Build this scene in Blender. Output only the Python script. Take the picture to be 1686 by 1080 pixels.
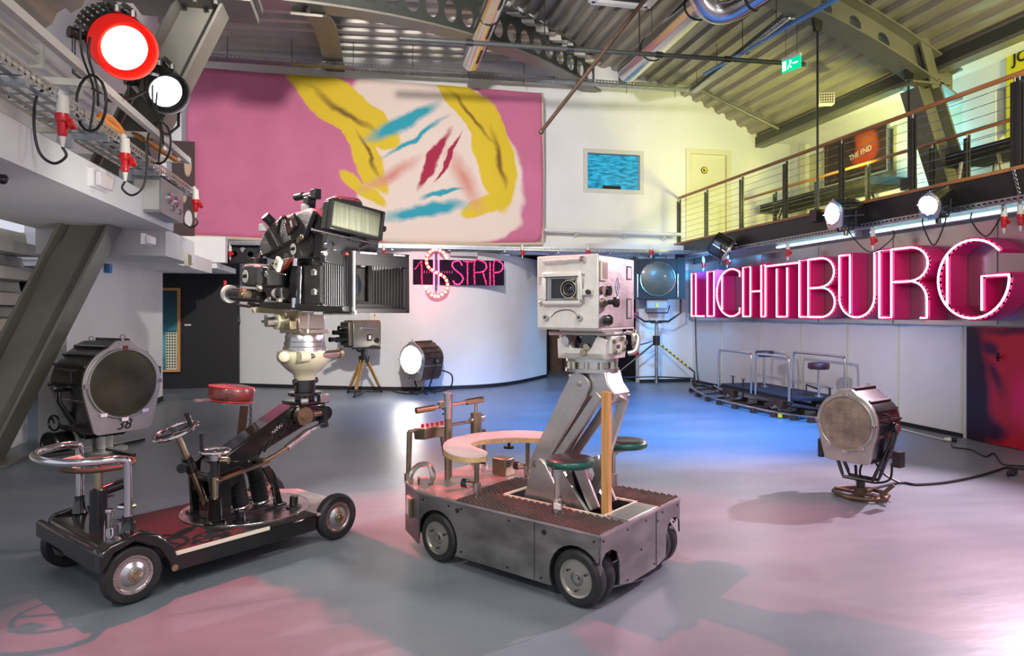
import bpy, math, random
from mathutils import Vector, Matrix, Quaternion
PI = math.pi
scene = bpy.context.scene
for o in list(bpy.data.objects): bpy.data.objects.remove(o)
random.seed(7)

# ------------------------------------------------------------------ camera
CAM_H = 1.5; YAW = math.radians(12.2); FPX = 1124.0; HOR = 516.0
cam_d = bpy.data.cameras.new('camera'); cam_d.lens = 36*FPX/1686; cam_d.sensor_width = 36
cam_d.shift_y = (HOR-540)/1686; cam_d.clip_end = 100; cam_d.clip_start = 0.05
cam = bpy.data.objects.new('camera', cam_d); scene.collection.objects.link(cam)
cam.location = (0, 0, CAM_H); cam.rotation_euler = (PI/2, 0, -YAW)
scene.camera = cam
# ------------------------------------------------------------------ exposure and world
vs = scene.view_settings
vs.view_transform = 'Standard'; vs.look = 'None'; vs.gamma = 1; vs.use_curve_mapping = False
vs.exposure = 0.0
world = bpy.data.worlds.new('hall_ambience'); scene.world = world; world.use_nodes = True
bg = world.node_tree.nodes['Background']; bg.inputs[0].default_value = (0.72, 0.74, 0.85, 1); bg.inputs[1].default_value = 0.95

def light(kind, name, loc, target, power, color=(1, 1, 1), size=0.3, angle=60, blend=0.5, size_y=None):
    d = bpy.data.lights.new(name, kind); d.energy = power; d.color = color
    if kind == 'SPOT':
        d.spot_size = math.radians(angle); d.spot_blend = blend; d.shadow_soft_size = size
    elif kind == 'AREA':
        d.size = size
        if size_y: d.shape = 'RECTANGLE'; d.size_y = size_y
    else: d.shadow_soft_size = size
    o = bpy.data.objects.new(name, d); scene.collection.objects.link(o); o.location = loc
    v = Vector(target)-Vector(loc)
    o.rotation_euler = v.to_track_quat('-Z', 'Y').to_euler()
    return o
# show lamps of the hall, plus unseen lights added as fill
light('AREA', 'hall_wash_front', (1.5, 0.5, 6.2), (1.5, 6.5, 0), 260, (1.0, 0.97, 0.94), 3.5)  # unseen area light added as neutral fill
light('SPOT', 'banner_wash', (0.3, 4.5, 4.7), (0.8, 13.4, 4.3), 2100, (1.0, 0.93, 0.90), 0.12, 86, 0.6)
light('SPOT', 'red_lamp_beam', (-1.2, 7.0, 5.3), (1.0, 3.0, 0), 2000, (1.0, 0.10, 0.15), 0.07, 52, 0.35)
light('SPOT', 'white_lamp_beam', (-1.75, 6.35, 3.6), (1.6, 4.6, 0), 500, (1.0, 0.92, 0.86), 0.10, 60, 0.5)
light('SPOT', 'front_key', (-2.2, 0.3, 4.0), (0.2, 4.6, 0.9), 420, (1.0, 0.93, 0.84), 0.10, 60, 0.8)  # unseen key added to light the fronts of the cameras
light('SPOT', 'balcony_lamp_beam', (6.5, 5.4, 3.1), (2.8, 4.4, 0), 1400, (1.0, 0.74, 0.88), 0.05, 72, 0.7)
light('SPOT', 'balcony_lamp_beam_far', (6.1, 9.6, 3.0), (1.0, 8.0, 0), 260, (0.90, 0.92, 1.0), 0.10, 80, 0.6)
light('SPOT', 'blue_lamp_beam', (5.6, 5.6, 5.6), (3.9, 9.0, 0), 8600, (0.03, 0.28, 0.95), 0.2, 60, 0.9)
light('SPOT', 'blue_corner_beam', (6.75, 11.6, 2.62), (6.0, 13.9, 1.3), 800, (0.04, 0.42, 1.0), 0.2, 75, 0.7)
light('SPOT', 'yellow_wall_wash', (7.6, 9.7, 3.5), (9.0, 13.2, 4.9), 420, (0.98, 0.98, 0.24), 0.2, 125, 0.7)
light('SPOT', 'yellow_wall_wash_near', (8.3, 4.6, 3.3), (9.5, 7.6, 4.6), 700, (0.98, 0.94, 0.30), 0.2, 100, 0.7)
light('POINT', 'cyan_window_lamp', (9.1, 9.8, 4.2), (0, 0, 0), 32, (0.3, 0.95, 1.0), 0.1)
light('SPOT', 'magenta_floor_beam', (6.4, 3.4, 3.2), (3.6, 3.0, 0), 220, (1.0, 0.16, 0.50), 0.2, 90, 0.8)
light('SPOT', 'ceiling_wash_right', (5.6, 4.0, 3.2), (6.0, 10.0, 6.6), 240, (1.0, 0.90, 0.66), 0.2, 120, 0.7)
light('SPOT', 'left_wash', (0.3, 3.6, 1.6), (-3.2, 8.8, 2.2), 240, (1.0, 0.95, 0.88), 0.15, 62, 0.7)  # low unseen spot added to lift the left wall and soffit
light('POINT', 'dollar_sign_glow', (1.22, 13.0, 2.0), (0, 0, 0), 9, (1.0, 0.10, 0.12), 0.12)
light('SPOT', 'right_wall_fill', (0.6, 5.4, 3.2), (7.0, 9.6, 0.9), 520, (1.0, 0.86, 0.86), 0.06, 44, 0.8)  # unseen spot added to brighten the lower sign wall
light('SPOT', 'blue_corner_fill', (5.0, 10.4, 2.85), (6.6, 13.9, 1.6), 190, (0.04, 0.42, 1.0), 0.2, 70, 0.8)  # second blue spot added to strengthen the blue in the corner


# ------------------------------------------------------------------ pixel -> place helpers (with an explicit plane in the hall)
_sa, _ca = math.sin(YAW), math.cos(YAW)
def ray(u, v):
    r = (u-843)/FPX
    return (_sa+_ca*r, _ca-_sa*r, (HOR-v)/FPX)
def G(u, v, z=0.0):
    d = ray(u, v); t = (z-CAM_H)/d[2]; return Vector((d[0]*t, d[1]*t, z))
def pX(u, v, X):
    d = ray(u, v); t = X/d[0]; return Vector((X, d[1]*t, CAM_H+d[2]*t))
def pY(u, v, Y):
    d = ray(u, v); t = Y/d[1]; return Vector((d[0]*t, Y, CAM_H+d[2]*t))
class Fr:
    def __init__(s, x, y, deg, z=0.0):
        s.x, s.y, s.z, s.a = x, y, z, math.radians(deg); s.c, s.s = math.cos(s.a), math.sin(s.a)
    def _i(s, u, v, n, k):
        d = ray(u, v); ld = (d[0]*s.c+d[1]*s.s, -d[0]*s.s+d[1]*s.c, d[2])
        o = (-s.x*s.c-s.y*s.s, s.x*s.s-s.y*s.c, CAM_H-s.z); t = (k-o[n])/ld[n]
        return Vector([o[i]+ld[i]*t for i in range(3)])
    def x_(s, u, v, k): return s._i(u, v, 0, k)
    def y_(s, u, v, k): return s._i(u, v, 1, k)
    def z_(s, u, v, k): return s._i(u, v, 2, k)

# ------------------------------------------------------------------ materials
M = {}
def mat(key, color, rough=0.5, metal=0.0, var=0.0, scale=8.0, bump=0.0, bscale=40.0, emit=None, estr=0.0, trans=0.0, alpha=1.0, coat=0.0, stretch=None, ior=None, spec=None, color2=None, rvar=0.0):
    m = bpy.data.materials.new(key); m.use_nodes = True; nt = m.node_tree; b = nt.nodes['Principled BSDF']
    col = (*color, 1)
    b.inputs['Base Color'].default_value = col; b.inputs['Roughness'].default_value = rough
    b.inputs['Metallic'].default_value = metal
    tc = nt.nodes.new('ShaderNodeTexCoord')
    src = tc.outputs['Object']
    if stretch:
        mp = nt.nodes.new('ShaderNodeMapping'); mp.inputs['Scale'].default_value = stretch
        nt.links.new(src, mp.inputs[0]); src = mp.outputs[0]
    if var > 0 or color2 or rvar > 0:
        n = nt.nodes.new('ShaderNodeTexNoise'); n.inputs['Scale'].default_value = scale; n.inputs['Detail'].default_value = 6
        nt.links.new(src, n.inputs['Vector'])
        if var > 0 or color2:
            r = nt.nodes.new('ShaderNodeValToRGB'); nt.links.new(n.outputs['Fac'], r.inputs[0])
            c2 = color2 or tuple(max(0, c*(1-var)) for c in color); c1 = tuple(min(1, c*(1+var*0.5)) for c in color) if not color2 else color
            r.color_ramp.elements[0].position = 0.35; r.color_ramp.elements[1].position = 0.65
            r.color_ramp.elements[0].color = (*c2, 1); r.color_ramp.elements[1].color = (*c1, 1)
            nt.links.new(r.outputs[0], b.inputs['Base Color'])
        if rvar > 0:
            mr = nt.nodes.new('ShaderNodeMapRange'); nt.links.new(n.outputs['Fac'], mr.inputs[0])
            mr.inputs[3].default_value = max(0.03, rough-rvar); mr.inputs[4].default_value = min(1, rough+rvar)
            nt.links.new(mr.outputs[0], b.inputs['Roughness'])
    if bump > 0:
        n2 = nt.nodes.new('ShaderNodeTexNoise'); n2.inputs['Scale'].default_value = bscale; n2.inputs['Detail'].default_value = 4
        bp = nt.nodes.new('ShaderNodeBump'); bp.inputs['Strength'].default_value = bump; bp.inputs['Distance'].default_value = 0.01
        nt.links.new(src, n2.inputs['Vector']); nt.links.new(n2.outputs['Fac'], bp.inputs['Height']); nt.links.new(bp.outputs[0], b.inputs['Normal'])
    if emit: b.inputs['Emission Color'].default_value = (*emit, 1); b.inputs['Emission Strength'].default_value = estr
    if trans: b.inputs['Transmission Weight'].default_value = trans
    if coat: b.inputs['Coat Weight'].default_value = coat; b.inputs['Coat Roughness'].default_value = 0.08
    if ior: b.inputs['IOR'].default_value = ior
    if spec is not None: b.inputs['Specular IOR Level'].default_value = spec
    M[key] = m; return m
mat('white_wall', (0.80, 0.79, 0.78), 0.85, var=0.05, scale=1.2, bump=0.05, bscale=60)
mat('white_paint', (0.80, 0.79, 0.77), 0.45)
mat('cream_paint', (0.72, 0.69, 0.52), 0.5)
mat('grey_steel_paint', (0.17, 0.163, 0.135), 0.38, var=0.12, scale=3, bump=0.12, bscale=90)
mat('dark_steel_paint', (0.05, 0.055, 0.05), 0.4, var=0.1)
mat('deck_steel', (0.36, 0.33, 0.27), 0.42, metal=0.35, var=0.15, scale=4, stretch=(3, 0.4, 3))
mat('deck_steel_light', (0.56, 0.53, 0.45), 0.5, metal=0.2, var=0.1, scale=4)
mat('black_wall', (0.008, 0.007, 0.009), 0.55)
mat('black_metal', (0.012, 0.012, 0.013), 0.3, var=0.2, coat=0.4)
mat('black_gloss', (0.008, 0.008, 0.008), 0.16, coat=0.7, rvar=0.08, scale=10)
mat('black_crackle', (0.022, 0.021, 0.022), 0.36, bump=0.9, bscale=170, var=0.3, scale=60)
mat('black_dull', (0.014, 0.013, 0.014), 0.7)
mat('black_rubber', (0.018, 0.018, 0.018), 0.55, var=0.3, scale=20)
mat('dark_glass', (0.01, 0.012, 0.02), 0.05, coat=1)
mat('chrome', (0.75, 0.74, 0.74), 0.12, 1.0, rvar=0.06)
mat('steel', (0.55, 0.54, 0.52), 0.28, 1.0, rvar=0.1, var=0.1)
mat('brass', (0.46, 0.40, 0.26), 0.28, 1.0, var=0.15)
mat('nickel', (0.62, 0.58, 0.50), 0.25, 1.0, var=0.1)
mat('galv', (0.45, 0.48, 0.52), 0.3, 0.9, var=0.15, scale=20)
mat('alu', (0.55, 0.53, 0.50), 0.34, 0.85, var=0.1, rvar=0.1, scale=6, bump=0.1)
mat('alu_cream', (0.78, 0.75, 0.68), 0.38, 0.25, var=0.06, scale=30, bump=0.15, bscale=150)
mat('alu_brushed', (0.27, 0.265, 0.255), 0.36, 0.8, var=0.35, rvar=0.12, scale=4, stretch=(1, 1, 2.2), bump=0.1)
mat('deck_alu', (0.50, 0.47, 0.46), 0.42, 0.75, var=0.25, rvar=0.1, scale=7)
mat('olive_metal', (0.30, 0.27, 0.18), 0.32, 0.9, var=0.15)
mat('stainless_panel', (0.50, 0.50, 0.52), 0.22, 0.95, rvar=0.05, scale=3)
mat('duct_metal', (0.62, 0.60, 0.60), 0.22, 1.0, rvar=0.05, bump=0.1, bscale=6)
mat('cream_enamel', (0.42, 0.40, 0.28), 0.22, coat=0.6)
mat('red_leather', (0.15, 0.018, 0.014), 0.33, coat=0.4, var=0.5, scale=18, bump=0.3, bscale=80)
mat('maroon_leather', (0.07, 0.014, 0.016), 0.4, coat=0.3)
mat('green_leather', (0.0, 0.085, 0.06), 0.33, coat=0.5)
mat('black_leather', (0.018, 0.016, 0.016), 0.42, coat=0.3)
mat('pine_wood', (0.66, 0.36, 0.13), 0.5, color2=(0.50, 0.23, 0.07), scale=5, stretch=(12, 12, 0.8))
mat('rail_wood', (0.50, 0.22, 0.08), 0.45, color2=(0.34, 0.12, 0.04), scale=4, stretch=(12, 0.6, 12))
mat('tripod_wood', (0.48, 0.27, 0.07), 0.4, color2=(0.33, 0.17, 0.04), scale=6, stretch=(8, 8, 1))
mat('table_laminate', (0.80, 0.60, 0.56), 0.28, coat=0.3)
mat('ply_edge', (0.62, 0.42, 0.18), 0.5, var=0.2, scale=30)
mat('rust_brown', (0.12, 0.07, 0.045), 0.5, 0.5, var=0.3)
mat('deck_mat', (0.016, 0.010, 0.010), 0.7, bump=0.3, bscale=120)
mat('plug_red', (0.62, 0.01, 0.015), 0.3, coat=0.3)
mat('plug_white', (0.78, 0.75, 0.66), 0.4)
mat('cable_black', (0.01, 0.01, 0.01), 0.45)
mat('cable_white', (0.75, 0.75, 0.75), 0.4)
mat('orange', (0.75, 0.25, 0.03), 0.5)
mat('yellow', (0.80, 0.62, 0.03), 0.5)
mat('blue_plastic', (0.02, 0.22, 0.55), 0.4)
mat('green_cell', (0.25, 0.36, 0.12), 0.4)
mat('paper', (0.75, 0.72, 0.66), 0.7)
mat('pink_card', (0.80, 0.42, 0.36), 0.7)
mat('red_paint', (0.5, 0.012, 0.02), 0.45)
mat('rail_dark', (0.018, 0.017, 0.02), 0.4)
mat('grey_box', (0.30, 0.31, 0.32), 0.4, 0.3)
mat('tv_cam', (0.22, 0.20, 0.17), 0.35, 0.5, var=0.1)
mat('dark_brown_art', (0.05, 0.025, 0.02), 0.6, color2=(0.015, 0.008, 0.01), scale=3)
mat('bellows', (0.035, 0.032, 0.033), 0.35)
mat('screen_green', (0.20, 0.21, 0.15), 0.18, var=0.25, scale=6, stretch=(14, 14, 0.6), emit=(0.42, 0.45, 0.33), estr=0.04)
mat('lens_dark', (0.060, 0.048, 0.026), 0.36, 0.15, coat=0.15, var=0.5, scale=3)
mat('lens_step', (0.62, 0.55, 0.48), 0.3, 0.4)
mat('lens_clear', (0.28, 0.21, 0.16), 0.33, 0.2, coat=0.3, var=0.4, scale=9)
mat('lamp_white', (1, 1, 1), 0.4, emit=(1, 0.97, 0.93), estr=9)
mat('lamp_warm', (1, 1, 1), 0.4, emit=(1, 0.80, 0.55), estr=9)
mat('lamp_red_rim', (0.5, 0.01, 0.005), 0.4, emit=(1, 0.015, 0.01), estr=0.45)
mat('neon_pink', (1, 0.8, 0.9), 0.3, emit=(1.0, 0.60, 0.86), estr=3.6)
mat('neon_casing', (0.62, 0.008, 0.13), 0.35)
mat('neon_face', (0.16, 0.02, 0.20), 0.4)
mat('bulb_pink', (1, 0.3, 0.5), 0.3, emit=(1.0, 0.10, 0.42), estr=3)
mat('bulb_warm', (1, 0.6, 0.4), 0.3, emit=(1.0, 0.55, 0.35), estr=9)
mat('rope_red', (0.7, 0.03, 0.03), 0.3, emit=(1.0, 0.07, 0.05), estr=1.8)
mat('rope_magenta', (0.5, 0.01, 0.12), 0.4, emit=(0.9, 0.01, 0.16), estr=0.35)
mat('exit_green', (0.0, 0.4, 0.2), 0.4, emit=(0.0, 0.75, 0.35), estr=0.9)
mat('exit_white', (1, 1, 1), 0.4, emit=(0.8, 1, 0.9), estr=1.6)
mat('tube_light', (1, 1, 1), 0.4, emit=(0.55, 0.95, 1.0), estr=2.5)
mat('signboard_dark', (0.010, 0.001, 0.014), 0.75, spec=0.2)
mat('yellow_poster', (0.78, 0.70, 0.02), 0.5)
mat('grey_plastic', (0.62, 0.60, 0.55), 0.5)
mat('clear_plastic', (0.70, 0.66, 0.70), 0.2, coat=0.5)
mat('ladder_white', (0.72, 0.69, 0.62), 0.5)

# ------------------------------------------------------------------ mesh builder
def rotm(axis, deg): return Matrix.Rotation(math.radians(deg), 4, axis)
def frame_to(p0, p1):
    d = (Vector(p1)-Vector(p0)); q = d.to_track_quat('Z', 'Y'); return Matrix.Translation(Vector(p0)) @ q.to_matrix().to_4x4(), d.length
class MB:
    def __init__(s): s.v = []; s.f = []; s.m = []; s.mats = []; s.T = None
    def mi(s, k):
        if k not in s.mats: s.mats.append(k)
        return s.mats.index(k)
    def add(s, vs_, fs, k, T=None):
        n = len(s.v); i = s.mi(k)
        for p in vs_:
            p = Vector(p)
            if T is not None: p = T @ p
            if s.T is not None: p = s.T @ p
            s.v.append(p)
        for f in fs: s.f.append([n+a for a in f]); s.m.append(i)
        return s
    def box(s, a, b, k, T=None):
        x0, y0, z0 = a; x1, y1, z1 = b
        return s.add([(x0,y0,z0),(x1,y0,z0),(x1,y1,z0),(x0,y1,z0),(x0,y0,z1),(x1,y0,z1),(x1,y1,z1),(x0,y1,z1)],
                     [(0,3,2,1),(4,5,6,7),(0,1,5,4),(1,2,6,5),(2,3,7,6),(3,0,4,7)], k, T)
    def cbox(s, c, size, k, T=None, rot=None):
        h = [q/2 for q in size]; m = Matrix.Translation(Vector(c))
        if rot is not None: m = m @ rot
        if T is not None: m = T @ m
        return s.box((-h[0],-h[1],-h[2]), (h[0],h[1],h[2]), k, m)
    def bar(s, p0, p1, w, h, k, up=(0, 0, 1)):
        p0, p1 = Vector(p0), Vector(p1); d = (p1-p0); L = d.length; d.normalize(); up = Vector(up)
        sd = d.cross(up)
        if sd.length < 1e-4: sd = d.cross(Vector((1, 0, 0)))
        sd.normalize(); u2 = sd.cross(d)
        m = Matrix((( sd.x, u2.x, d.x, p0.x), (sd.y, u2.y, d.y, p0.y), (sd.z, u2.z, d.z, p0.z), (0,0,0,1)))
        return s.box((-w/2, -h/2, 0), (w/2, h/2, L), k, m)
    def lathe(s, prof, p0, axis, k, n=24, closed=False):
        axis = Vector(axis).normalized(); q = axis.to_track_quat('Z', 'Y').to_matrix().to_4x4(); T = Matrix.Translation(Vector(p0)) @ q
        vs_ = []; fs = []
        for r, h in prof:
            for i in range(n):
                a = 2*PI*i/n; vs_.append((r*math.cos(a), r*math.sin(a), h))
        N = len(prof)
        for j in range(N-1 if not closed else N):
            j2 = (j+1) % N
            for i in range(n):
                i2 = (i+1) % n; fs.append((j*n+i, j*n+i2, j2*n+i2, j2*n+i))
        if not closed:
            if prof[0][0] > 1e-5: fs.append(tuple(range(n))[::-1])
            if prof[-1][0] > 1e-5: fs.append(tuple((N-1)*n+i for i in range(n)))
        return s.add(vs_, fs, k, T)
    def cyl(s, p0, p1, r, k, r1=None, n=16):
        L = (Vector(p1)-Vector(p0)).length; r1 = r if r1 is None else r1
        return s.lathe([(r, 0), (r1, L)], p0, Vector(p1)-Vector(p0), k, n)
    def torus(s, c, axis, R, r, k, n=32, m=8, sx=1.0):
        prof = [(R+r*math.cos(2*PI*i/m), r*math.sin(2*PI*i/m)*sx) for i in range(m)]
        return s.lathe(prof, c, axis, k, n, closed=True)
    def sphere(s, c, r, k, n=12, sc=(1, 1, 1)):
        vs_ = []; fs = []; R = n//2
        for j in range(R+1):
            t = PI*j/R
            for i in range(n):
                a = 2*PI*i/n; vs_.append((c[0]+r*sc[0]*math.sin(t)*math.cos(a), c[1]+r*sc[1]*math.sin(t)*math.sin(a), c[2]+r*sc[2]*math.cos(t)))
        for j in range(R):
            for i in range(n):
                i2 = (i+1) % n; fs.append((j*n+i, (j+1)*n+i, (j+1)*n+i2, j*n+i2))
        return s.add(vs_, fs, k)
    def tube(s, pts, r, k, n=8, smooth=0, close=False, sq=False):
        P = [Vector(p) for p in pts]
        if smooth: P = spline(P, smooth, close)
        N = len(P); vs_ = []; fs = []
        prev = None
        for i, p in enumerate(P):
            if close: t = P[(i+1) % N]-P[i-1]
            else: t = P[min(i+1, N-1)]-P[max(i-1, 0)]
            if t.length < 1e-9: t = Vector((0, 0, 1))
            t.normalize()
            if prev is None:
                ref = Vector((0, 0, 1)) if abs(t.z) < 0.9 else Vector((1, 0, 0)); u = t.cross(ref).normalized()
            else:
                u = prev-t*prev.dot(t)
                if u.length < 1e-6: u = t.orthogonal()
                u.normalize()
            prev = u; w = t.cross(u)
            rr = r[i] if isinstance(r, (list, tuple)) else r
            for j in range(n):
                a = 2*PI*(j+(0.5 if sq else 0))/n; vs_.append(p+u*rr*math.cos(a)+w*rr*math.sin(a))
        for i in range(N if close else N-1):
            i2 = (i+1) % N
            for j in range(n):
                j2 = (j+1) % n; fs.append((i*n+j, i*n+j2, i2*n+j2, i2*n+j))
        if not close: fs.append(tuple(range(n))[::-1]); fs.append(tuple((N-1)*n+j for j in range(n)))
        return s.add(vs_, fs, k)
    def prism(s, poly, h0, h1, k, T=None, plane='xy'):
        n = len(poly)
        def P(a, b, h): return {'xy': (a, b, h), 'xz': (a, h, b), 'yz': (h, a, b)}[plane]
        vs_ = [P(a, b, h0) for a, b in poly]+[P(a, b, h1) for a, b in poly]
        fs = [tuple(range(n))[::-1], tuple(range(n, 2*n))]+[(i, (i+1) % n, n+(i+1) % n, n+i) for i in range(n)]
        return s.add(vs_, fs, k, T)
    def frame(s, x0, x1, z0, z1, y0, y1, t, k, T=None):      # rectangular frame in xz, hole inside
        s.box((x0, y0, z0), (x1, y1, z0+t), k, T); s.box((x0, y0, z1-t), (x1, y1, z1), k, T)
        s.box((x0, y0, z0+t), (x0+t, y1, z1-t), k, T); s.box((x1-t, y0, z0+t), (x1, y1, z1-t), k, T); return s
    def build(s, name, parent=None, bevel=0.0, loc=None, ang=35, fix=True):
        me = bpy.data.meshes.new(name); me.from_pydata([tuple(v) for v in s.v], [], s.f)
        for k in s.mats: me.materials.append(M[k])
        me.polygons.foreach_set('material_index', s.m)
        me.polygons.foreach_set('use_smooth', [True]*len(s.f)); me.update()
        if fix:
            import bmesh
            bm = bmesh.new(); bm.from_mesh(me); bmesh.ops.remove_doubles(bm, verts=bm.verts, dist=1e-6); bmesh.ops.recalc_face_normals(bm, faces=bm.faces); bm.to_mesh(me); bm.free()
        me.set_sharp_from_angle(angle=math.radians(ang))
        o = bpy.data.objects.new(name, me); scene.collection.objects.link(o)
        if parent is not None: o.parent = parent
        if loc is not None: o.location = loc
        if bevel:
            b = o.modifiers.new('bevel', 'BEVEL'); b.width = bevel; b.segments = 2; b.limit_method = 'ANGLE'; b.angle_limit = math.radians(40)
        return o
def spline(P, k, close=False):
    out = []; N = len(P)
    rng = range(N) if close else range(N-1)
    for i in rng:
        p0 = P[i-1] if (i > 0 or close) else P[0]; p1 = P[i]; p2 = P[(i+1) % N]; p3 = P[(i+2) % N] if (i+2 < N or close) else P[-1]
        for j in range(k):
            t = j/k
            out.append(0.5*((2*p1)+(p2-p0)*t+(2*p0-5*p1+4*p2-p3)*t*t+(3*p1-p0-3*p2+p3)*t**3))
    if not close: out.append(P[-1])
    return out
def text_mb(mb, txt, size, T, k, depth=0.002, shear=0.0, bold=0.0, align='CENTER'):
    c = bpy.data.curves.new('tmp', 'FONT'); c.body = txt; c.size = size; c.extrude = depth; c.align_x = align; c.align_y = 'CENTER'; c.shear = shear; c.offset = bold; c.resolution_u = 3
    o = bpy.data.objects.new('tmp', c); scene.collection.objects.link(o)
    dg = bpy.context.evaluated_depsgraph_get(); me = o.evaluated_get(dg).to_mesh()
    vs_ = [v.co.copy() for v in me.vertices]; fs = [tuple(p.vertices) for p in me.polygons]
    mb.add(vs_, fs, k, T)
    o.evaluated_get(dg).to_mesh_clear(); bpy.data.objects.remove(o); bpy.data.curves.remove(c)
    return mb
def XZT(x, y, z, deg=0):     # text plane: local x right, local y up, facing -Y, turned by deg about z
    return Matrix.Translation((x, y, z)) @ rotm('Z', deg) @ rotm('X', 90)
def thing(name, label, cat, loc=(0, 0, 0), deg=0.0, group=None):
    o = bpy.data.objects.new(name, None); scene.collection.objects.link(o); o.empty_display_size = 0.1
    o.location = loc; o.rotation_euler = (0, 0, math.radians(deg)); o['label'] = label; o['category'] = cat
    if group: o['group'] = group
    return o
def tag(o, label, cat, group=None):
    o['label'] = label; o['category'] = cat
    if group: o['group'] = group
    return o
def struct(mb, name, bevel=0.0, fix=True, kind='structure', **kw):
    o = mb.build(name, None, bevel, fix=fix, **kw); o['kind'] = kind; return o
def lab(o, s): o['label'] = s; return o

# ================================================================== THE HALL
XR = 7.0      # sign wall
XL = -3.4     # left wall
YB = 13.9     # back wall (upper storey)
ZF = 3.03     # balcony floor level
# floor
def floor_mat():
    m = bpy.data.materials.new('floor_resin'); m.use_nodes = True; nt = m.node_tree; b = nt.nodes['Principled BSDF']
    tc = nt.nodes.new('ShaderNodeTexCoord')
    n = nt.nodes.new('ShaderNodeTexNoise'); n.inputs['Scale'].default_value = 0.9; n.inputs['Detail'].default_value = 7; n.inputs['Roughness'].default_value = 0.6
    mp = nt.nodes.new('ShaderNodeMapping'); mp.inputs['Scale'].default_value = (0.8, 2.2, 1); mp.inputs['Rotation'].default_value = (0, 0, 0.2)
    nt.links.new(tc.outputs['Object'], mp.inputs[0]); nt.links.new(mp.outputs[0], n.inputs['Vector'])
    r = nt.nodes.new('ShaderNodeValToRGB'); r.color_ramp.elements[0].position = 0.3; r.color_ramp.elements[1].position = 0.75
    r.color_ramp.elements[0].color = (0.150, 0.178, 0.205, 1); r.color_ramp.elements[1].color = (0.225, 0.248, 0.275, 1)
    nt.links.new(n.outputs['Fac'], r.inputs[0]); nt.links.new(r.outputs[0], b.inputs['Base Color'])
    mr = nt.nodes.new('ShaderNodeMapRange'); mr.inputs[3].default_value = 0.27; mr.inputs[4].default_value = 0.44; b.inputs['Specular IOR Level'].default_value = 0.32
    nt.links.new(n.outputs['Fac'], mr.inputs[0]); nt.links.new(mr.outputs[0], b.inputs['Roughness'])
    n2 = nt.nodes.new('ShaderNodeTexNoise'); n2.inputs['Scale'].default_value = 3; n2.inputs['Detail'].default_value = 5
    nt.links.new(mp.outputs[0], n2.inputs['Vector'])
    bp = nt.nodes.new('ShaderNodeBump'); bp.inputs['Strength'].default_value = 0.12; bp.inputs['Distance'].default_value = 0.02
    nt.links.new(n2.outputs['Fac'], bp.inputs['Height']); nt.links.new(bp.outputs[0], b.inputs['Normal'])
    M['floor'] = m
floor_mat()
struct(MB().box((-9, -1.5, -0.2), (12, 18.5, 0), 'floor'), 'floor')
# upper back wall, with window and door holes
wx0, wx1, wz0, wz1 = 4.58, 5.91, 4.10, 5.0
dx0, dx1, dz1 = 6.98, 7.95, 5.08
mb = MB()
def yw(x0, x1, z0, z1, y0=YB, y1=YB+0.3, k='white_wall'): mb.box((x0, y0, z0), (x1, y1, z1), k)
yw(-6, wx0, 2.75, 8.2); yw(wx0, wx1, 2.75, wz0); yw(wx0, wx1, wz1, 8.2); yw(wx1, dx0, 2.75, 8.2)
yw(dx0, dx1, dz1, 8.2); yw(dx0, dx1, 2.75, ZF); yw(dx1, 10.2, 2.75, 8.2)
struct(mb, 'wall_back')
# lower curved wall
cp = spline([G(u, v) for u, v in [(385, 636), (480, 639), (600, 642), (680, 643), (740, 641), (800, 638), (850, 632), (900, 621)]], 6)
def strip_wall(pts, z0, z1, thick, k):
    m_ = MB(); N = len(pts); L = []; R = []
    for i, p in enumerate(pts):
        t = pts[min(i+1, N-1)]-pts[max(i-1, 0)]; nrm = Vector((-t.y, t.x, 0)).normalized()*thick
        L.append(Vector((p.x, p.y, 0))); R.append(Vector((p.x, p.y, 0))+nrm)
    vs_ = []
    for i in range(N): vs_ += [L[i]+Vector((0,0,z0)), L[i]+Vector((0,0,z1)), R[i]+Vector((0,0,z1)), R[i]+Vector((0,0,z0))]
    fs = []
    for i in range(N-1):
        a, b = i*4, i*4+4
        fs += [(a, b, b+1, a+1), (a+1, b+1, b+2, a+2), (a+2, b+2, b+3, a+3), (a+3, b+3, b, a)]
    fs += [(0, 1, 2, 3), (4*N-4, 4*N-1, 4*N-2, 4*N-3)]
    return m_.add(vs_, fs, k)
struct(strip_wall(cp, 0, 2.715, 0.2, 'white_wall'), 'wall_center')
struct(strip_wall([p-Vector((0, 0.02, 0)) for p in cp], 0, 0.07, 0.02, 'black_dull'), 'baseboard_center')
# slab strip between storeys
struct(MB().box((-3.4, 13.55, 2.77), (3.0, YB+0.3, 2.90), 'white_wall').box((3.0, 13.45, 2.80), (XR, YB+0.3, 2.95), 'white_wall'), 'trim_1')
# right lower back wall piece with dark doorway left of it
g0, g1 = G(1036, 626), G(1136, 628)
struct(MB().box((g0.x, 13.85, 0), (XR+0.3, 14.05, 2.80), 'white_wall'), 'wall_back_right')
struct(MB().box((g0.x, 13.82, 0), (XR, 13.85, 0.07), 'black_dull'), 'baseboard_back')
mb = MB(); mb.box((3.6, 17.4, 0), (7.3, 17.6, 2.8), 'black_wall'); mb.box((g0.x, 14.05, 0), (g0.x+0.1, 17.4, 2.8), 'black_wall'); mb.box((3.9, 14.2, 2.2), (g0.x, 14.4, 2.8), 'white_wall'); mb.box((3.4, 14.2, 2.8), (7.3, 17.6, 2.9), 'black_wall')
mb.box((3.55, 15.6, 0), (3.65, 17.6, 2.8), 'black_wall')
struct(mb, 'wall_passage')
struct(MB().box((4.75, 17.30, 0.0), (5.6, 17.4, 2.1), 'rust_brown').box((5.1, 17.25, 0), (5.14, 17.3, 2.1), 'black_dull'), 'door_3')
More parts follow.
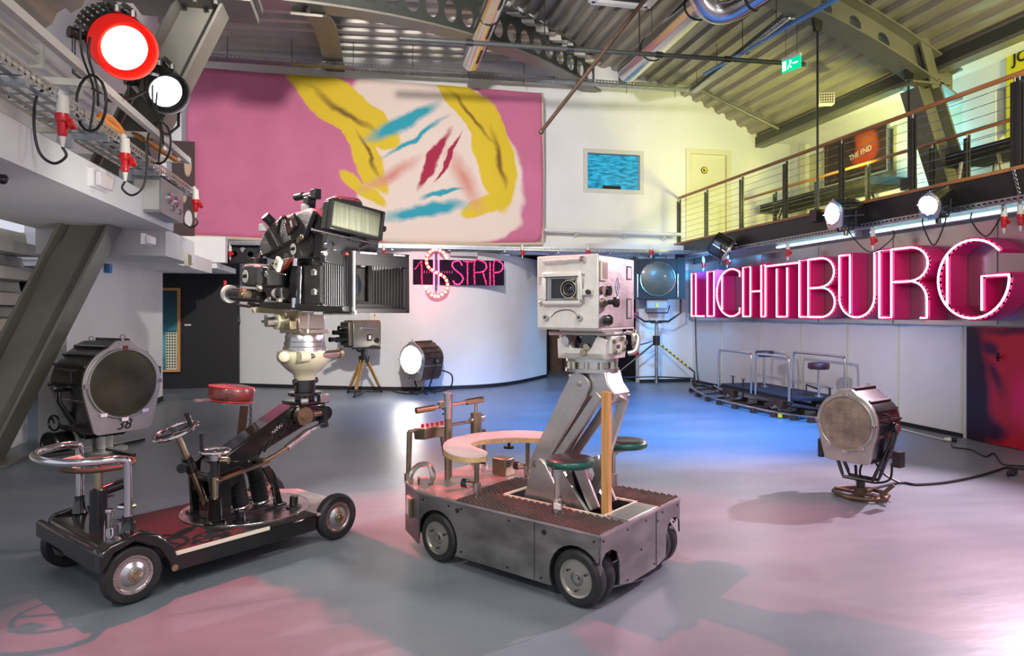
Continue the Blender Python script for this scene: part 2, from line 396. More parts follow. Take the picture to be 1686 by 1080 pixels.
# left: lower wall, recess with black walls
mb = MB(); mb.box((XL-0.3, 8.9, 0), (XL, 12.75, 2.4), 'white_wall'); mb.box((-4.1, 4.5, 0), (-3.85, 9.0, 0.75), 'white_wall')
mb.box((-7, 4.5, 0.0), (-6.8, 12.7, 3.0), 'white_wall')
struct(mb, 'wall_left')
struct(MB().box((XL, 8.9, 0), (XL+0.02, 12.75, 0.08), 'black_dull'), 'baseboard_left')
bx = G(382, 636)
struct(MB().box((-6.5, 14.75, 0), (-2.5, 14.95, 2.75), 'black_wall').box((-6.5, 12.75, 0), (-6.4, 14.9, 2.75), 'black_wall').box((XL-0.3, 12.75, 0), (XL, 12.78, 2.4), 'white_wall'), 'wall_recess')
struct(MB().box((-6.5, 12.9, 2.30), (-2.55, 14.8, 2.4), 'white_wall').box((-6.5, 12.85, 2.4), (-2.4, 13.05, 2.85), 'white_wall'), 'trim_2')
# left upper wall and balcony box
struct(MB().box((XL-0.2, 1.5, 2.5), (XL, 12.75, 8.0), 'white_wall'), 'wall_left_upper')
mb = MB(); mb.prism([(-3.4, 2.40), (-2.05, 2.40), (-2.05, 2.66), (-2.16, 2.73), (-3.4, 2.73)], 1.2, 8.12, 'white_wall', plane='xz')
struct(mb, 'trim_3')
mb = MB(); mb.box((-3.4, 8.12, 2.13), (-2.13, 9.42, 2.42), 'white_wall'); mb.box((-3.4, 9.42, 2.2), (-2.6, 12.75, 2.42), 'white_wall')
struct(mb, 'trim_4')
# sign wall (right, lower)
mb = MB(); mb.box((XR+0.06, -1.5, 0), (XR+0.36, 13.9, 3.0), 'white_wall')
struct(mb, 'wall_right')
mb = MB()
for yy in (12.6, 11.2, 10.0, 8.9, 7.9, 6.9): mb.box((XR+0.045, yy-0.012, 0.05), (XR+0.06, yy+0.012, 1.4), 'cream_paint')
mb.box((XR+0.04, 6.9, 0), (XR+0.06, 13.9, 0.05), 'black_dull')
struct(mb, 'trim_5')
# upper right wall behind the balcony, with window recesses
XU = 9.5
mb = MB(); mb.box((XU, -1.5, 3.0), (XU+0.3, 13.9, 3.9), 'white_wall'); mb.box((XU, -1.5, 4.95), (XU+0.3, 13.9, 5.5), 'white_wall')
for y0, y1 in ((13.5, 13.9), (10.4, 10.7), (8.7, 9.3), (7.3, 7.9), (-1.5, 5.0)): mb.box((XU, y0, 3.9), (XU+0.3, y1, 4.95), 'white_wall')
struct(mb, 'wall_right_upper')
n_ = 5
for y0, y1 in ((10.7, 13.5), (9.3, 10.4), (7.9, 8.7), (5.0, 7.3)):
    struct(MB().box((XU+0.16, y0-0.02, 3.88), (XU+0.2, y1+0.02, 4.97), 'cream_paint').box((XU+0.14, (y0+y1)/2-0.02, 3.88), (XU+0.17, (y0+y1)/2+0.02, 4.97), 'white_paint'), 'window_%d' % n_); n_ += 1
# eave: dark beam with pale soffit to the wall
struct(MB().box((8.62, -1.5, 5.30), (8.80, 13.9, 5.47), 'dark_steel_paint').box((8.62, -1.5, 5.24), (8.84, 13.9, 5.30), 'grey_steel_paint').box((8.80, -1.5, 5.36), (9.5, 13.9, 5.44), 'white_wall'), 'trim_6')
# vaulted corrugated ceiling
def zA(x): return 6.95-0.055*(x-3.6)**2
DA = (-1.33, 7.7); DB = (4.8, 13.9)
def Yd(x): return DA[1]+(x-DA[0])*(DB[1]-DA[1])/(DB[0]-DA[0])
mb = MB(); pitch = 0.27; x = -3.3; prof = []
while x < 8.75:
    for dx, dz in ((0, 0), (0.10, 0), (0.125, -0.085), (0.225, -0.085)): prof.append((x+dx, zA(x+dx)+dz))
    x += pitch
for i in range(len(prof)-1):
    (xa, za), (xb, zb) = prof[i], prof[i+1]
    ya = min(13.95, Yd(xa)) if xa < 4.85 else 13.95; yb = min(13.95, Yd(xb)) if xb < 4.85 else 13.95
    if xa < DA[0]-0.0: ya = yb = 7.7
    mb.add([(xa, -1.5, za), (xb, -1.5, zb), (xb, yb, zb), (xa, ya, za)], [(0, 1, 2, 3)], 'deck_steel')
    mb.add([(xa, -1.5, za+0.12), (xb, -1.5, zb+0.12), (xb, yb, zb+0.12), (xa, ya, za+0.12)], [(3, 2, 1, 0)], 'deck_steel')
struct(mb, 'ceiling', fix=False)
mb = MB(); y = 7.3; prof = []
while y < 13.9:
    for dy, dz in ((0, 0), (0.14, 0), (0.17, -0.085), (0.30, -0.085)): prof.append((y+dy, 6.60+dz))
    y += 0.36
for i in range(len(prof)-1):
    (ya, za), (yb, zb) = prof[i], prof[i+1]
    f_ = lambda yy: DA[0]+(yy-DA[1])*(DB[0]-DA[0])/(DB[1]-DA[1])+0.25
    mb.add([(-3.7, ya, za-0.12), (f_(ya), ya, za+0.05*f_(ya)), (f_(yb), yb, zb+0.05*f_(yb)), (-3.7, yb, zb-0.12)], [(0, 1, 2, 3)], 'deck_steel_light')
struct(mb, 'ceiling_left', fix=False)
# left sloped deck seen under the balcony
mb = MB(); z = 0.75
while z < 2.4:
    xo = -3.62-0.12*(2.4-z)
    for dz, dx in ((0, 0), (0.12, 0), (0.15, -0.1), (0.26, -0.1)): pass
    mb.prism([(xo, z), (xo-0.02, z+0.13), (xo-0.16, z+0.16), (xo-0.18, z+0.27), (xo-0.3, z+0.27), (xo-0.3, z)], 4.5, 8.9, 'deck_steel_light', plane='xz')
    z += 0.28
struct(mb, 'wall_left_deck')

# ------------------------------------------------------------------ steelwork
def ibeam_poly(mb, pts, hgt, wid, normal, k, kw=None, holes=(), t=0.02):
    """curved I-beam: pts = bottom flange centre line, web of height hgt, normal = horizontal direction across the beam"""
    n = Vector(normal).normalized(); P = [Vector(p) for p in pts]; up = Vector((0, 0, 1)); kw = kw or k
    def flange(Q, w, th, kk):
        vs_ = []; fs = []
        for q in Q: vs_ += [q-n*w/2, q+n*w/2, q+n*w/2+up*th, q-n*w/2+up*th]
        for i in range(len(Q)-1):
            a, b = 4*i, 4*i+4; fs += [(a, b, b+1, a+1), (a+1, b+1, b+2, a+2), (a+2, b+2, b+3, a+3), (a+3, b+3, b, a)]
        fs += [(0, 1, 2, 3), (4*len(Q)-1, 4*len(Q)-2, 4*len(Q)-3, 4*len(Q)-4)]
        mb.add(vs_, fs, kk)
    flange(P, wid, 0.03, k); flange([p+up*hgt for p in P], wid, 0.03, k)
    # web: quads, each cell optionally with a round hole
    N = len(P)
    for i in range(N-1):
        a, b = P[i], P[i+1]; cell = [a+up*0.03, b+up*0.03, b+up*hgt, a+up*hgt]
        for sgn in (-1, 1):
            off = n*t/2*sgn
            if i in holes:
                c = sum(cell, Vector())/4; R = hgt*0.25; dirx = (b-a).normalized(); K = 20
                ring = [c+dirx*R*math.cos(2*PI*j/K)+up*R*math.sin(2*PI*j/K) for j in range(K)]
                # outer rectangle sampled by angle
                outr = []
                L = (b-a).length/2; Hh = hgt/2-0.015
                for j in range(K):
                    ca_, sa_ = math.cos(2*PI*j/K), math.sin(2*PI*j/K); s_ = min(L/abs(ca_) if abs(ca_) > 1e-6 else 1e9, Hh/abs(sa_) if abs(sa_) > 1e-6 else 1e9)
                    outr.append(c+dirx*ca_*s_+up*sa_*s_)
                cs = [c+dirx*L*sx+up*Hh*sz for sx, sz in ((1,1),(-1,1),(-1,-1),(1,-1))]
                vs_ = [p+off for p in ring+outr+cs]; fs = []
                for j in range(K):
                    j2 = (j+1) % K
                    A0, A1 = 2*PI*j/K, 2*PI*(j+1)/K; corner = None
                    for ci, (sx, sz) in enumerate(((1,1),(-1,1),(-1,-1),(1,-1))):
                        ac = math.atan2(Hh*sz, L*sx) % (2*PI)
                        if A0 < ac < A1: corner = 2*K+ci
                    fs.append((j, j2, K+j2, corner, K+j) if corner else (j, j2, K+j2, K+j))
                mb.add(vs_, fs, kw)
                if sgn == 1: mb.add([p-n*t/2 for p in ring]+[p+n*t/2 for p in ring], [(j, (j+1) % K, K+(j+1) % K, K+j) for j in range(K)], kw)
            else: mb.add([p+off for p in cell], [(0, 1, 2, 3)], kw)
    return mb
# left leaning column (one piece through the balcony)
cy = 7.75
mb = MB()
p0 = Vector((-3.62, cy, 0.0)); p1 = Vector((-1.42, cy, 4.80))
d = (p1-p0).normalized(); nx = Vector((d.z, 0, -d.x))   # across, in xz plane
def colbeam(mb, p0, p1, depth, width, k):
    d = (p1-p0).normalized(); nx = Vector((d.z, 0, -d.x)) if abs(d.y) < 1e-6 else d.cross(Vector((0, 1, 0))).normalized()
    for c0, dd, ww in ((-depth/2, 0.03, width), (depth/2, 0.03, width), (0, depth-0.05, 0.025)):
        a, b = p0+nx*c0, p1+nx*c0
        mb.bar(a, b, ww, dd, k, up=nx)
    return mb
colbeam(mb, p0-nx*0.20, p1-nx*0.20, 0.40, 0.36, 'grey_steel_paint')
mb.box((-2.35, cy-0.30, 4.72), (-1.15, cy+0.30, 4.80), 'grey_steel_paint'); mb.box((-3.9, cy-0.25, 0), (-3.41, cy+0.25, 0.03), 'grey_steel_paint')
for i in range(4): mb.cyl((-2.1+0.2*i, cy-0.24, 4.68), (-2.1+0.2*i, cy-0.24, 4.72), 0.025, 'grey_steel_paint', n=6)
tag(mb.build('steel_column', None, 0.004), 'leaning grey steel I-beam column passing through the white balcony on the left', 'column')
# diagonal arched beam with round holes
N = 20; pts = []
for i in range(N+1):
    s_ = i/N; x = DA[0]+(DB[0]-DA[0])*s_; y = DA[1]+(DB[1]-DA[1])*s_
    pts.append((x, y, 4.82+2.75*s_-1.35*s_*s_))
mb = ibeam_poly(MB(), pts, 0.66, 0.34, (DB[1]-DA[1], -(DB[0]-DA[0]), 0), 'grey_steel_paint', 'dark_steel_paint', holes=set(range(3, 20)))
tag(mb.build('arched_beam', None, fix=False), 'long arched dark beam with round holes rising over the pink banner', 'beam')
# short curved beam from the arch down to the back wall above the banner
pts = []
for i in range(9):
    t_ = i/8; q0 = pY(505, 26, 8.3); q1 = pY(552, 118, 13.7); pts.append((q0.x+(q1.x-q0.x)*t_, 8.3+5.4*t_, q0.z+(q1.z-q0.z)*t_+0.35*math.sin(PI*t_)))
mb = ibeam_poly(MB(), pts, 0.4, 0.36, (1, 0, 0), 'grey_steel_paint')
tag(mb.build('curved_beam', None), 'short curved grey beam joining the arch to the wall above the banner', 'beam')
# beam cap over left column running left-right near the camera side
mb = MB(); mb.box((-2.9, 7.45, 4.82), (-1.1, 8.0, 4.88), 'grey_steel_paint'); mb.box((-2.9, 7.70, 4.88), (-1.1, 7.74, 5.3), 'dark_steel_paint')
tag(mb.build('cap_beam', None), 'dark grey beam end resting on top of the left leaning column', 'beam')
# right arch and its column
pts = []
for i in range(15):
    x = 9.0-i*0.5; pts.append((x, 9.0, zA(x)-0.56 if x < 8.7 else zA(8.7)-0.56-(x-8.7)*0.55))
mb = ibeam_poly(MB(), pts, 0.44, 0.40, (0, 1, 0), 'grey_steel_paint', holes={2, 3, 4, 5, 6, 8, 9, 10, 11, 12}, t=0.02)
mb.bar((8.55, 8.84, 4.95), (8.30, 8.84, 5.75), 0.04, 0.16, 'grey_steel_paint')
tag(mb.build('arched_beam', None, fix=False), 'arched grey-green steel beam with round holes spanning over the balcony', 'beam')
mb = MB(); colbeam(mb, Vector((8.40, 9.0, 5.02)), Vector((9.15, 9.0, ZF)), 0.38, 0.36, 'grey_steel_paint')
mb.box((8.1, 8.8, 5.0), (8.8, 9.2, 5.03), 'grey_steel_paint')
tag(mb.build('steel_column', None), 'leaning steel column standing behind the balcony rail under the right arch', 'column')
# purlin and skylight frame
struct(MB().box((5.35, 9.2, 6.45), (5.5, 13.9, 6.75), 'dark_steel_paint'), 'trim_7')
mb = MB(); sk = [(3.75, 9.6), (4.75, 9.6), (4.75, 11.0), (3.75, 11.0)]
for i in range(4):
    a, b = sk[i], sk[(i+1) % 4]; mb.bar((a[0], a[1], 6.78), (b[0], b[1], 6.78), 0.12, 0.06, 'white_paint')
mb.box((3.8, 9.65, 6.80), (4.7, 10.95, 6.82), 'black_dull')
struct(mb, 'trim_8')

# ================================================================== WINDOW, DOOR ON THE UPPER WALL
def art_mat(key, base, blobs, rough=0.6, noise=0.25):
    """painted cloth or print: base colour with soft-edged painted ellipses (cx, cz, rx, rz, deg, colour, softness) in object X/Z metres"""
    m = bpy.data.materials.new(key); m.use_nodes = True; nt = m.node_tree; b = nt.nodes['Principled BSDF']; b.inputs['Roughness'].default_value = rough
    tc = nt.nodes.new('ShaderNodeTexCoord'); nz = nt.nodes.new('ShaderNodeTexNoise'); nz.inputs['Scale'].default_value = 1.6; nz.inputs['Detail'].default_value = 5
    nt.links.new(tc.outputs['Object'], nz.inputs[0])
    sb = nt.nodes.new('ShaderNodeVectorMath'); sb.operation = 'SUBTRACT'; nt.links.new(nz.outputs['Color'], sb.inputs[0]); sb.inputs[1].default_value = (0.5, 0.5, 0.5)
    sc_ = nt.nodes.new('ShaderNodeVectorMath'); sc_.operation = 'SCALE'; nt.links.new(sb.outputs[0], sc_.inputs[0]); sc_.inputs['Scale'].default_value = noise*1.2
    ad = nt.nodes.new('ShaderNodeVectorMath'); ad.operation = 'ADD'; nt.links.new(tc.outputs['Object'], ad.inputs[0]); nt.links.new(sc_.outputs[0], ad.inputs[1])
    cur = nt.nodes.new('ShaderNodeValToRGB'); nt.links.new(nz.outputs['Fac'], cur.inputs[0])
    cur.color_ramp.elements[0].position = 0.3; cur.color_ramp.elements[1].position = 0.7
    cur.color_ramp.elements[0].color = (*[c*0.85 for c in base], 1); cur.color_ramp.elements[1].color = (*base, 1)
    out = cur.outputs[0]
    for cx, cz, rx, rz, deg, col, soft in blobs:
        mp = nt.nodes.new('ShaderNodeMapping'); mp.vector_type = 'TEXTURE'
        mp.inputs['Location'].default_value = (cx, 0, cz); mp.inputs['Rotation'].default_value = (0, math.radians(-deg), 0); mp.inputs['Scale'].default_value = (rx, 1000, rz)
        nt.links.new(ad.outputs[0], mp.inputs[0])
        ln = nt.nodes.new('ShaderNodeVectorMath'); ln.operation = 'LENGTH'; nt.links.new(mp.outputs[0], ln.inputs[0])
        mr = nt.nodes.new('ShaderNodeMapRange'); mr.inputs[1].default_value = 1-soft; mr.inputs[2].default_value = 1.0; mr.inputs[3].default_value = 1; mr.inputs[4].default_value = 0
        nt.links.new(ln.outputs['Value'], mr.inputs[0])
        mx = nt.nodes.new('ShaderNodeMix'); mx.data_type = 'RGBA'; nt.links.new(mr.outputs[0], mx.inputs[0]); nt.links.new(out, mx.inputs[6]); mx.inputs[7].default_value = (*col, 1)
        out = mx.outputs[2]
    nt.links.new(out, b.inputs['Base Color']); M[key] = m; return m
def wavy_mat(key, c1, c2, emit=0.0, scale=6.0):
    m = bpy.data.materials.new(key); m.use_nodes = True; nt = m.node_tree; b = nt.nodes['Principled BSDF']
    tc = nt.nodes.new('ShaderNodeTexCoord'); n = nt.nodes.new('ShaderNodeTexNoise'); n.inputs['Scale'].default_value = scale; n.inputs['Detail'].default_value = 4
    mp = nt.nodes.new('ShaderNodeMapping'); mp.inputs['Scale'].default_value = (1, 1, 4); nt.links.new(tc.outputs['Object'], mp.inputs[0]); nt.links.new(mp.outputs[0], n.inputs[0])
    r = nt.nodes.new('ShaderNodeValToRGB'); r.color_ramp.elements[0].position = 0.35; r.color_ramp.elements[1].position = 0.68
    r.color_ramp.elements[0].color = (*c1, 1); r.color_ramp.elements[1].color = (*c2, 1); nt.links.new(n.outputs['Fac'], r.inputs[0]); nt.links.new(r.outputs[0], b.inputs['Base Color'])
    if emit: nt.links.new(r.outputs[0], b.inputs['Emission Color']); b.inputs['Emission Strength'].default_value = emit
    b.inputs['Roughness'].default_value = 0.15; M[key] = m
wavy_mat('window_glass', (0.0, 0.12, 0.22), (0.05, 0.50, 0.72), 0.75, 5)
w = MB().frame(wx0-0.02, wx1+0.02, wz0-0.02, wz1+0.02, YB-0.02, YB+0.12, 0.09, 'grey_plastic').box((wx0+0.05, YB+0.10, wz0+0.05), (wx1-0.05, YB+0.11, wz1-0.05), 'window_glass')
for i in range(26): w.box((wx0+0.08, YB+0.06, wz0+0.09+i*0.029), (wx1-0.08, YB+0.085, wz0+0.092+i*0.029), 'blue_plastic')
w.box((wx0+0.45, YB+0.06, wz0+0.07), (wx0+0.85, YB+0.09, wz0+0.16), 'black_dull')
o = struct(w, 'window_1')
mb = MB().frame(dx0-0.06, dx1+0.06, ZF-0.2, dz1+0.06, YB-0.03, YB+0.1, 0.11, 'cream_paint').box((dx0+0.05, YB+0.05, ZF), (dx1-0.05, YB+0.09, dz1-0.05), 'cream_paint')
struct(mb, 'door_1')
hx = pY(1160, 280, YB+0.03)
mb = MB(); hexa = [(hx.x+0.085*math.cos(PI/3*i), hx.z+0.085*math.sin(PI/3*i)) for i in range(6)]; hexb = [(hx.x+0.065*math.cos(PI/3*i), hx.z+0.065*math.sin(PI/3*i)) for i in range(6)]
mb.prism(hexa, YB+0.035, YB+0.048, 'rust_brown', plane='xz'); mb.prism(hexb, YB+0.03, YB+0.036, 'yellow', plane='xz'); mb.box((hx.x-0.03, YB+0.026, hx.z-0.03), (hx.x+0.0, YB+0.03, hx.z+0.03), 'black_dull').box((hx.x-0.03, YB+0.026, hx.z-0.03), (hx.x+0.03, YB+0.03, hx.z-0.01), 'black_dull')
tag(mb.build('door_sticker'), 'small hexagonal yellow and brown sticker on the upper beige door', 'sticker')

# ------------------------------------------------------------------ banner
PK = (0.62, 0.17, 0.30); CR = (0.80, 0.66, 0.56); YE = (0.72, 0.52, 0.02); DY = (0.20, 0.10, 0.01); TE = (0.02, 0.34, 0.42); RD = (0.38, 0.01, 0.05); SH = (0.66, 0.28, 0.22)
art_mat('banner_paint', PK, [
    (1.30, 0.35, 1.30, 2.2, 38, CR, 0.06), (0.55, -0.9, 0.9, 0.8, 0, CR, 0.10), (1.7, -1.2, 1.3, 0.45, 8, CR, 0.12),
    (-0.55, 0.95, 1.25, 0.42, -32, YE, 0.08), (-0.2, 0.15, 0.95, 0.26, -62, YE, 0.12), (-0.55, 0.9, 0.9, 0.09, -32, DY, 0.8), (-0.1, 0.1, 0.6, 0.06, -62, DY, 0.8), (-0.2, -0.55, 0.6, 0.14, -40, YE, 0.2),
    (1.95, 1.0, 1.1, 0.34, -48, YE, 0.08), (2.35, 0.2, 1.2, 0.40, -78, YE, 0.08), (1.9, 0.95, 0.8, 0.07, -48, DY, 0.8), (2.45, 0.1, 0.8, 0.08, -78, DY, 0.8), (2.2, -0.8, 0.6, 0.22, 20, YE, 0.15),
    (0.55, 0.75, 0.95, 0.17, 30, TE, 0.5), (0.75, 0.45, 0.9, 0.07, 34, TE, 0.6), (0.95, -0.95, 1.0, 0.16, 12, TE, 0.5), (1.3, -0.6, 0.55, 0.06, 16, TE, 0.5),
    (1.75, -0.3, 0.9, 0.25, -60, SH, 0.9), (0.35, -0.25, 0.9, 0.16, 30, SH, 0.9),
    (1.15, 0.05, 0.11, 0.75, -28, RD, 0.3), (1.42, 0.1, 0.05, 0.6, -28, RD, 0.3)], rough=0.75, noise=0.30)
bx0, bx1, bz0, bz1 = -3.17, 3.53, 2.93, 5.99; by = 13.4
bc = ((bx0+bx1)/2, by, (bz0+bz1)/2)
mb = MB(); NX, NZ = 90, 30; vs_ = []; fs = []
for j in range(NZ+1):
    for i in range(NX+1):
        u_, v_ = i/NX, j/NZ; x = bx0+(bx1-bx0)*u_-bc[0]
        zt = bz1-0.02*u_; zb_ = bz0-0.07*math.sin(PI*u_)+(0.12*max(0, (u_-0.97)/0.03)**2); z = zb_+(zt-zb_)*v_-bc[2]
        yy = 0.018*math.sin(u_*41+2*math.sin(v_*3))*(1-v_*0.5)+0.02*math.sin(v_*6+u_*9)
        vs_.append((x, yy, z))
for j in range(NZ):
    for i in range(NX):
        a = j*(NX+1)+i; fs.append((a, a+1, a+NX+2, a+NX+1))
mb.add(vs_, fs, 'banner_paint')
nb = thing('wall_banner', 'huge pink painted cloth banner with abstract cream, yellow and teal shapes', 'banner', bc)
ob = mb.build('cloth', nb, ang=60); sm = ob.modifiers.new('thickness', 'SOLIDIFY'); sm.thickness = 0.012
mat('banner_hem', (0.62, 0.50, 0.36), 0.8)
mb = MB(); n_ = 40
mb.tube([(bx0+(bx1-bx0)*i/n_-bc[0], 0.0, bz0-0.07*math.sin(PI*i/n_)-bc[2]-0.02) for i in range(n_+1)], 0.035, 'banner_hem', n=8)
mb.build('bottom_hem', nb)
mb = MB(); mb.tube([(bx1-bc[0], 0, bz0-bc[2]), (bx1-bc[0]+0.01, 0, 0), (bx1-bc[0], 0, bz1-bc[2]-0.02)], 0.022, 'banner_hem', n=6); mb.build('side_hem', nb)

# ------------------------------------------------------------------ cable trays
def tray(mb, a, b, w, h, k='galv', rungs=0.18, side=None, slots=True):
    a, b = Vector(a), Vector(b); d = b-a; L = d.length; d.normalize(); s_ = d.cross(Vector((0, 0, 1))).normalized()
    for q in (-1, 1):
        o_ = s_*w/2*q; up = Vector((0, 0, 1))
        if slots:
            mb.bar(a+o_+up*0.01, b+o_+up*0.01, 0.004, h*0.3, k); mb.bar(a+o_+up*(h*0.85), b+o_+up*(h*0.85), 0.004, h*0.3, k)
            n = int(L/0.07)
            for i in range(n): mb.bar(a+o_+up*h*0.45+d*(i*L/n), a+o_+up*h*0.45+d*(i*L/n+0.025), 0.004, h*0.6, k)
        else: mb.bar(a+o_+up*h/2, b+o_+up*h/2, 0.004, h, k)
    n = int(L/rungs)
    for i in range(n+1):
        p = a+d*(i*L/n); mb.bar(p-s_*w/2, p+s_*w/2, 0.05 if not slots else 0.035, 0.01, k)
    for q in (-0.3, 0, 0.3): mb.bar(a+s_*w*q, b+s_*w*q, 0.04, 0.006, k)
    return mb
mb = tray(MB(), (-2.03, 1.4, 2.84), (-2.03, 8.35, 2.84), 0.30, 0.07)
for y in (3.2, 4.35, 5.6, 6.9, 7.9): mb.box((-2.2, y-0.02, 2.78), (-1.86, y+0.02, 2.825), 'galv').box((-2.2, y-0.02, 2.72), (-2.1, y+0.02, 2.78), 'galv')
tag(mb.build('cable_tray'), 'galvanised perforated cable tray running along the white balcony on the left', 'cable tray')
mb = tray(MB(), (-3.2, 13.25, 2.75), (6.85, 13.25, 2.75), 0.16, 0.07, rungs=0.3)
for i in range(9): mb.box((-2.8+1.1*i, 13.25, 2.72), (-2.76+1.1*i, 13.9, 2.75), 'galv')
tag(mb.build('cable_tray'), 'long thin cable tray under the pink banner above the curved white wall', 'cable tray')
mb = tray(MB(), (-2.9, 13.0, 6.02), (6.7, 13.35, 6.22), 0.20, 0.07, rungs=0.3)
for i in range(9): mb.cyl((-2.4+1.1*i, 13.05+0.035*i, 6.05), (-2.4+1.1*i, 13.05+0.035*i, 6.85 if i < 8 else 6.4), 0.006, 'black_metal', n=6)
tag(mb.build('cable_tray'), 'long cable tray hung from rods along the top edge of the pink banner', 'cable tray')
# right balcony tray with light strip
mb = tray(MB(), (6.62, 2.0, 2.65), (6.62, 13.2, 2.65), 0.14, 0.06, rungs=0.3)
tag(mb.build('cable_tray'), 'perforated cable tray fixed under the dark edge of the right balcony', 'cable tray')
mb = MB(); 
for y0, y1 in ((2.5, 3.9), (5.6, 8.2), (8.5, 10.4)):
    q = MB().box((6.86, y0, 2.60), (6.97, y1, 2.68), 'white_paint'); t_ = q.build('tube_light'); 
    tag(t_, {2.5: 'fluorescent strip above the sign letter nearest the right picture edge', 5.6: 'fluorescent strip glowing cyan above the last letters of the neon sign', 8.5: 'fluorescent strip glowing cyan above the middle letters of the neon sign'}[y0], 'light')
    c_ = MB().cyl((6.84, y0+0.03, 2.62), (6.84, y1-0.03, 2.62), 0.018, 'tube_light').build('tube', t_); 
# conduits on left upper wall and white rail frame
mb = MB()
for z, x in ((4.22, -3.32), (4.12, -3.32)):
    mb.cyl((x, 2.0, z), (x, 12.5, z), 0.03, 'ladder_white', n=8)
for y in range(3, 12): mb.box((-3.4, y-0.03, 4.05), (-3.27, y+0.03, 4.3), 'ladder_white')
tag(mb.build('conduit_pair'), 'two parallel pale conduits running along the upper left wall', 'conduit')
mb = MB(); mb.bar((-1.92, 2.2, 3.2), (-1.92, 8.22, 3.2), 0.05, 0.06, 'ladder_white'); mb.bar((-2.75, 2.2, 3.2), (-2.75, 7.9, 3.2), 0.04, 0.05, 'ladder_white')
for y in (2.3, 3.9, 5.6, 7.1, 8.2): mb.bar((-3.4, y, 3.2), (-1.92, y, 3.2), 0.045, 0.05, 'ladder_white')
tag(mb.build('lamp_rail'), 'off-white steel rail frame carrying the two show lamps on the left', 'rail')
# ceiling pipes, ducts
a, b = pY(657, 63, 9.5), pY(1325, 106, 9.9)
mb = MB().cyl(a, b, 0.035, 'dark_steel_paint', n=10)
for t_ in (0.15, 0.38, 0.6, 0.78, 0.97):
    p = a+(b-a)*t_; mb.cyl(p-Vector((0.05, 0, 0)), p+Vector((0.05, 0, 0)), 0.05, 'black_metal', n=10)
for t_ in (0.32, 0.55): p = a+(b-a)*t_; mb.cyl(p, p+Vector((0, 0, 1.2)), 0.008, 'black_metal', n=6)
tag(mb.build('lighting_pipe'), 'long dark horizontal pipe hanging under the ceiling from end to end', 'pipe')
a, b = pY(891, 217, 8.6), pY(1085, -30, 7.0)
mb = MB().cyl(a, b, 0.025, 'rust_brown', n=8).sphere(a, 0.035, 'rust_brown')
tag(mb.build('lighting_pipe'), 'slanting brown pipe coming down in front of the banner right edge', 'pipe')
a, b = pY(1160, 122, 11.5), pY(1400, -15, 6.6)
tag(MB().cyl(a, b, 0.03, 'blue_plastic', n=8).build('lighting_pipe'), 'bluish slanting pipe crossing behind the green exit sign', 'pipe')
def duct(a, b, r, label, collars=(0.15, 0.4, 0.65), extra=None, windows=False):
    a, b = Vector(a), Vector(b); t = thing('ventilation_duct', label, 'duct', a); L = (b-a); mb = MB(); n = 60
    prof = []
    for i in range(n+1):
        h = L.length*i/n; prof.append((r+(0.004 if i % 2 else 0), h))
    mb.lathe(prof, (0, 0, 0), L, 'duct_metal', 28)
    if extra: extra(mb)
    mb.build('pipe', t)
    for c in collars:
        q = MB(); q.torus(L*c, L, r+0.006, 0.012, 'black_metal', 28, 6); q.cyl(L*c+Vector((0, 0, r)), L*c+Vector((0, 0, r+0.8)), 0.006, 'black_metal', n=6); q.build('hanger_ring', t)
    if windows:
        for i in range(3):
            p = L*(0.06+0.16*i)+Vector((r*0.62, -0.0, -r*0.62)); q = MB(); q.bar(p, p+L*0.085, 0.17, 0.03, 'black_dull', up=Vector((1, 0, -1))); q.build('vent_grille', t)
    return t
e1 = pY(775, 103, 11.7); duct(e1, (e1.x-0.05, 5.5, e1.z+0.1), 0.15, 'short silver round duct ending over the pink banner middle', (0.3, 0.6), windows=True)
e2 = pY(1033, 118, 12.0); duct(e2, (e2.x, 5.5, e2.z+0.05), 0.20, 'long silver round duct ending left of the upper window', (0.17, 0.42, 0.75))
def elbow(mb):
    pass
q0 = pY(1235, -20, 7.6)
e3 = pY(1190, 22, 8.6)
t = thing('ventilation_duct', 'silver elbow duct curving at the top centre of the ceiling', 'duct', e3)
pts = [Vector((0.55, -1.2, 0.15)), Vector((0.25, -0.5, 0.05)), Vector((0.1, -0.15, 0)), Vector((-0.08, 0.0, 0)), Vector((-0.3, 0.0, 0.12)), Vector((-0.45, -0.1, 0.35)), Vector((-0.5, -0.1, 0.8))]
MB().tube(pts, 0.15, 'duct_metal', n=20, smooth=5).build('pipe', t)
MB().torus((0.2, -0.4, 0.03), (0.35, -0.9, 0.1), 0.155, 0.012, 'black_metal').build('hanger_ring', t)
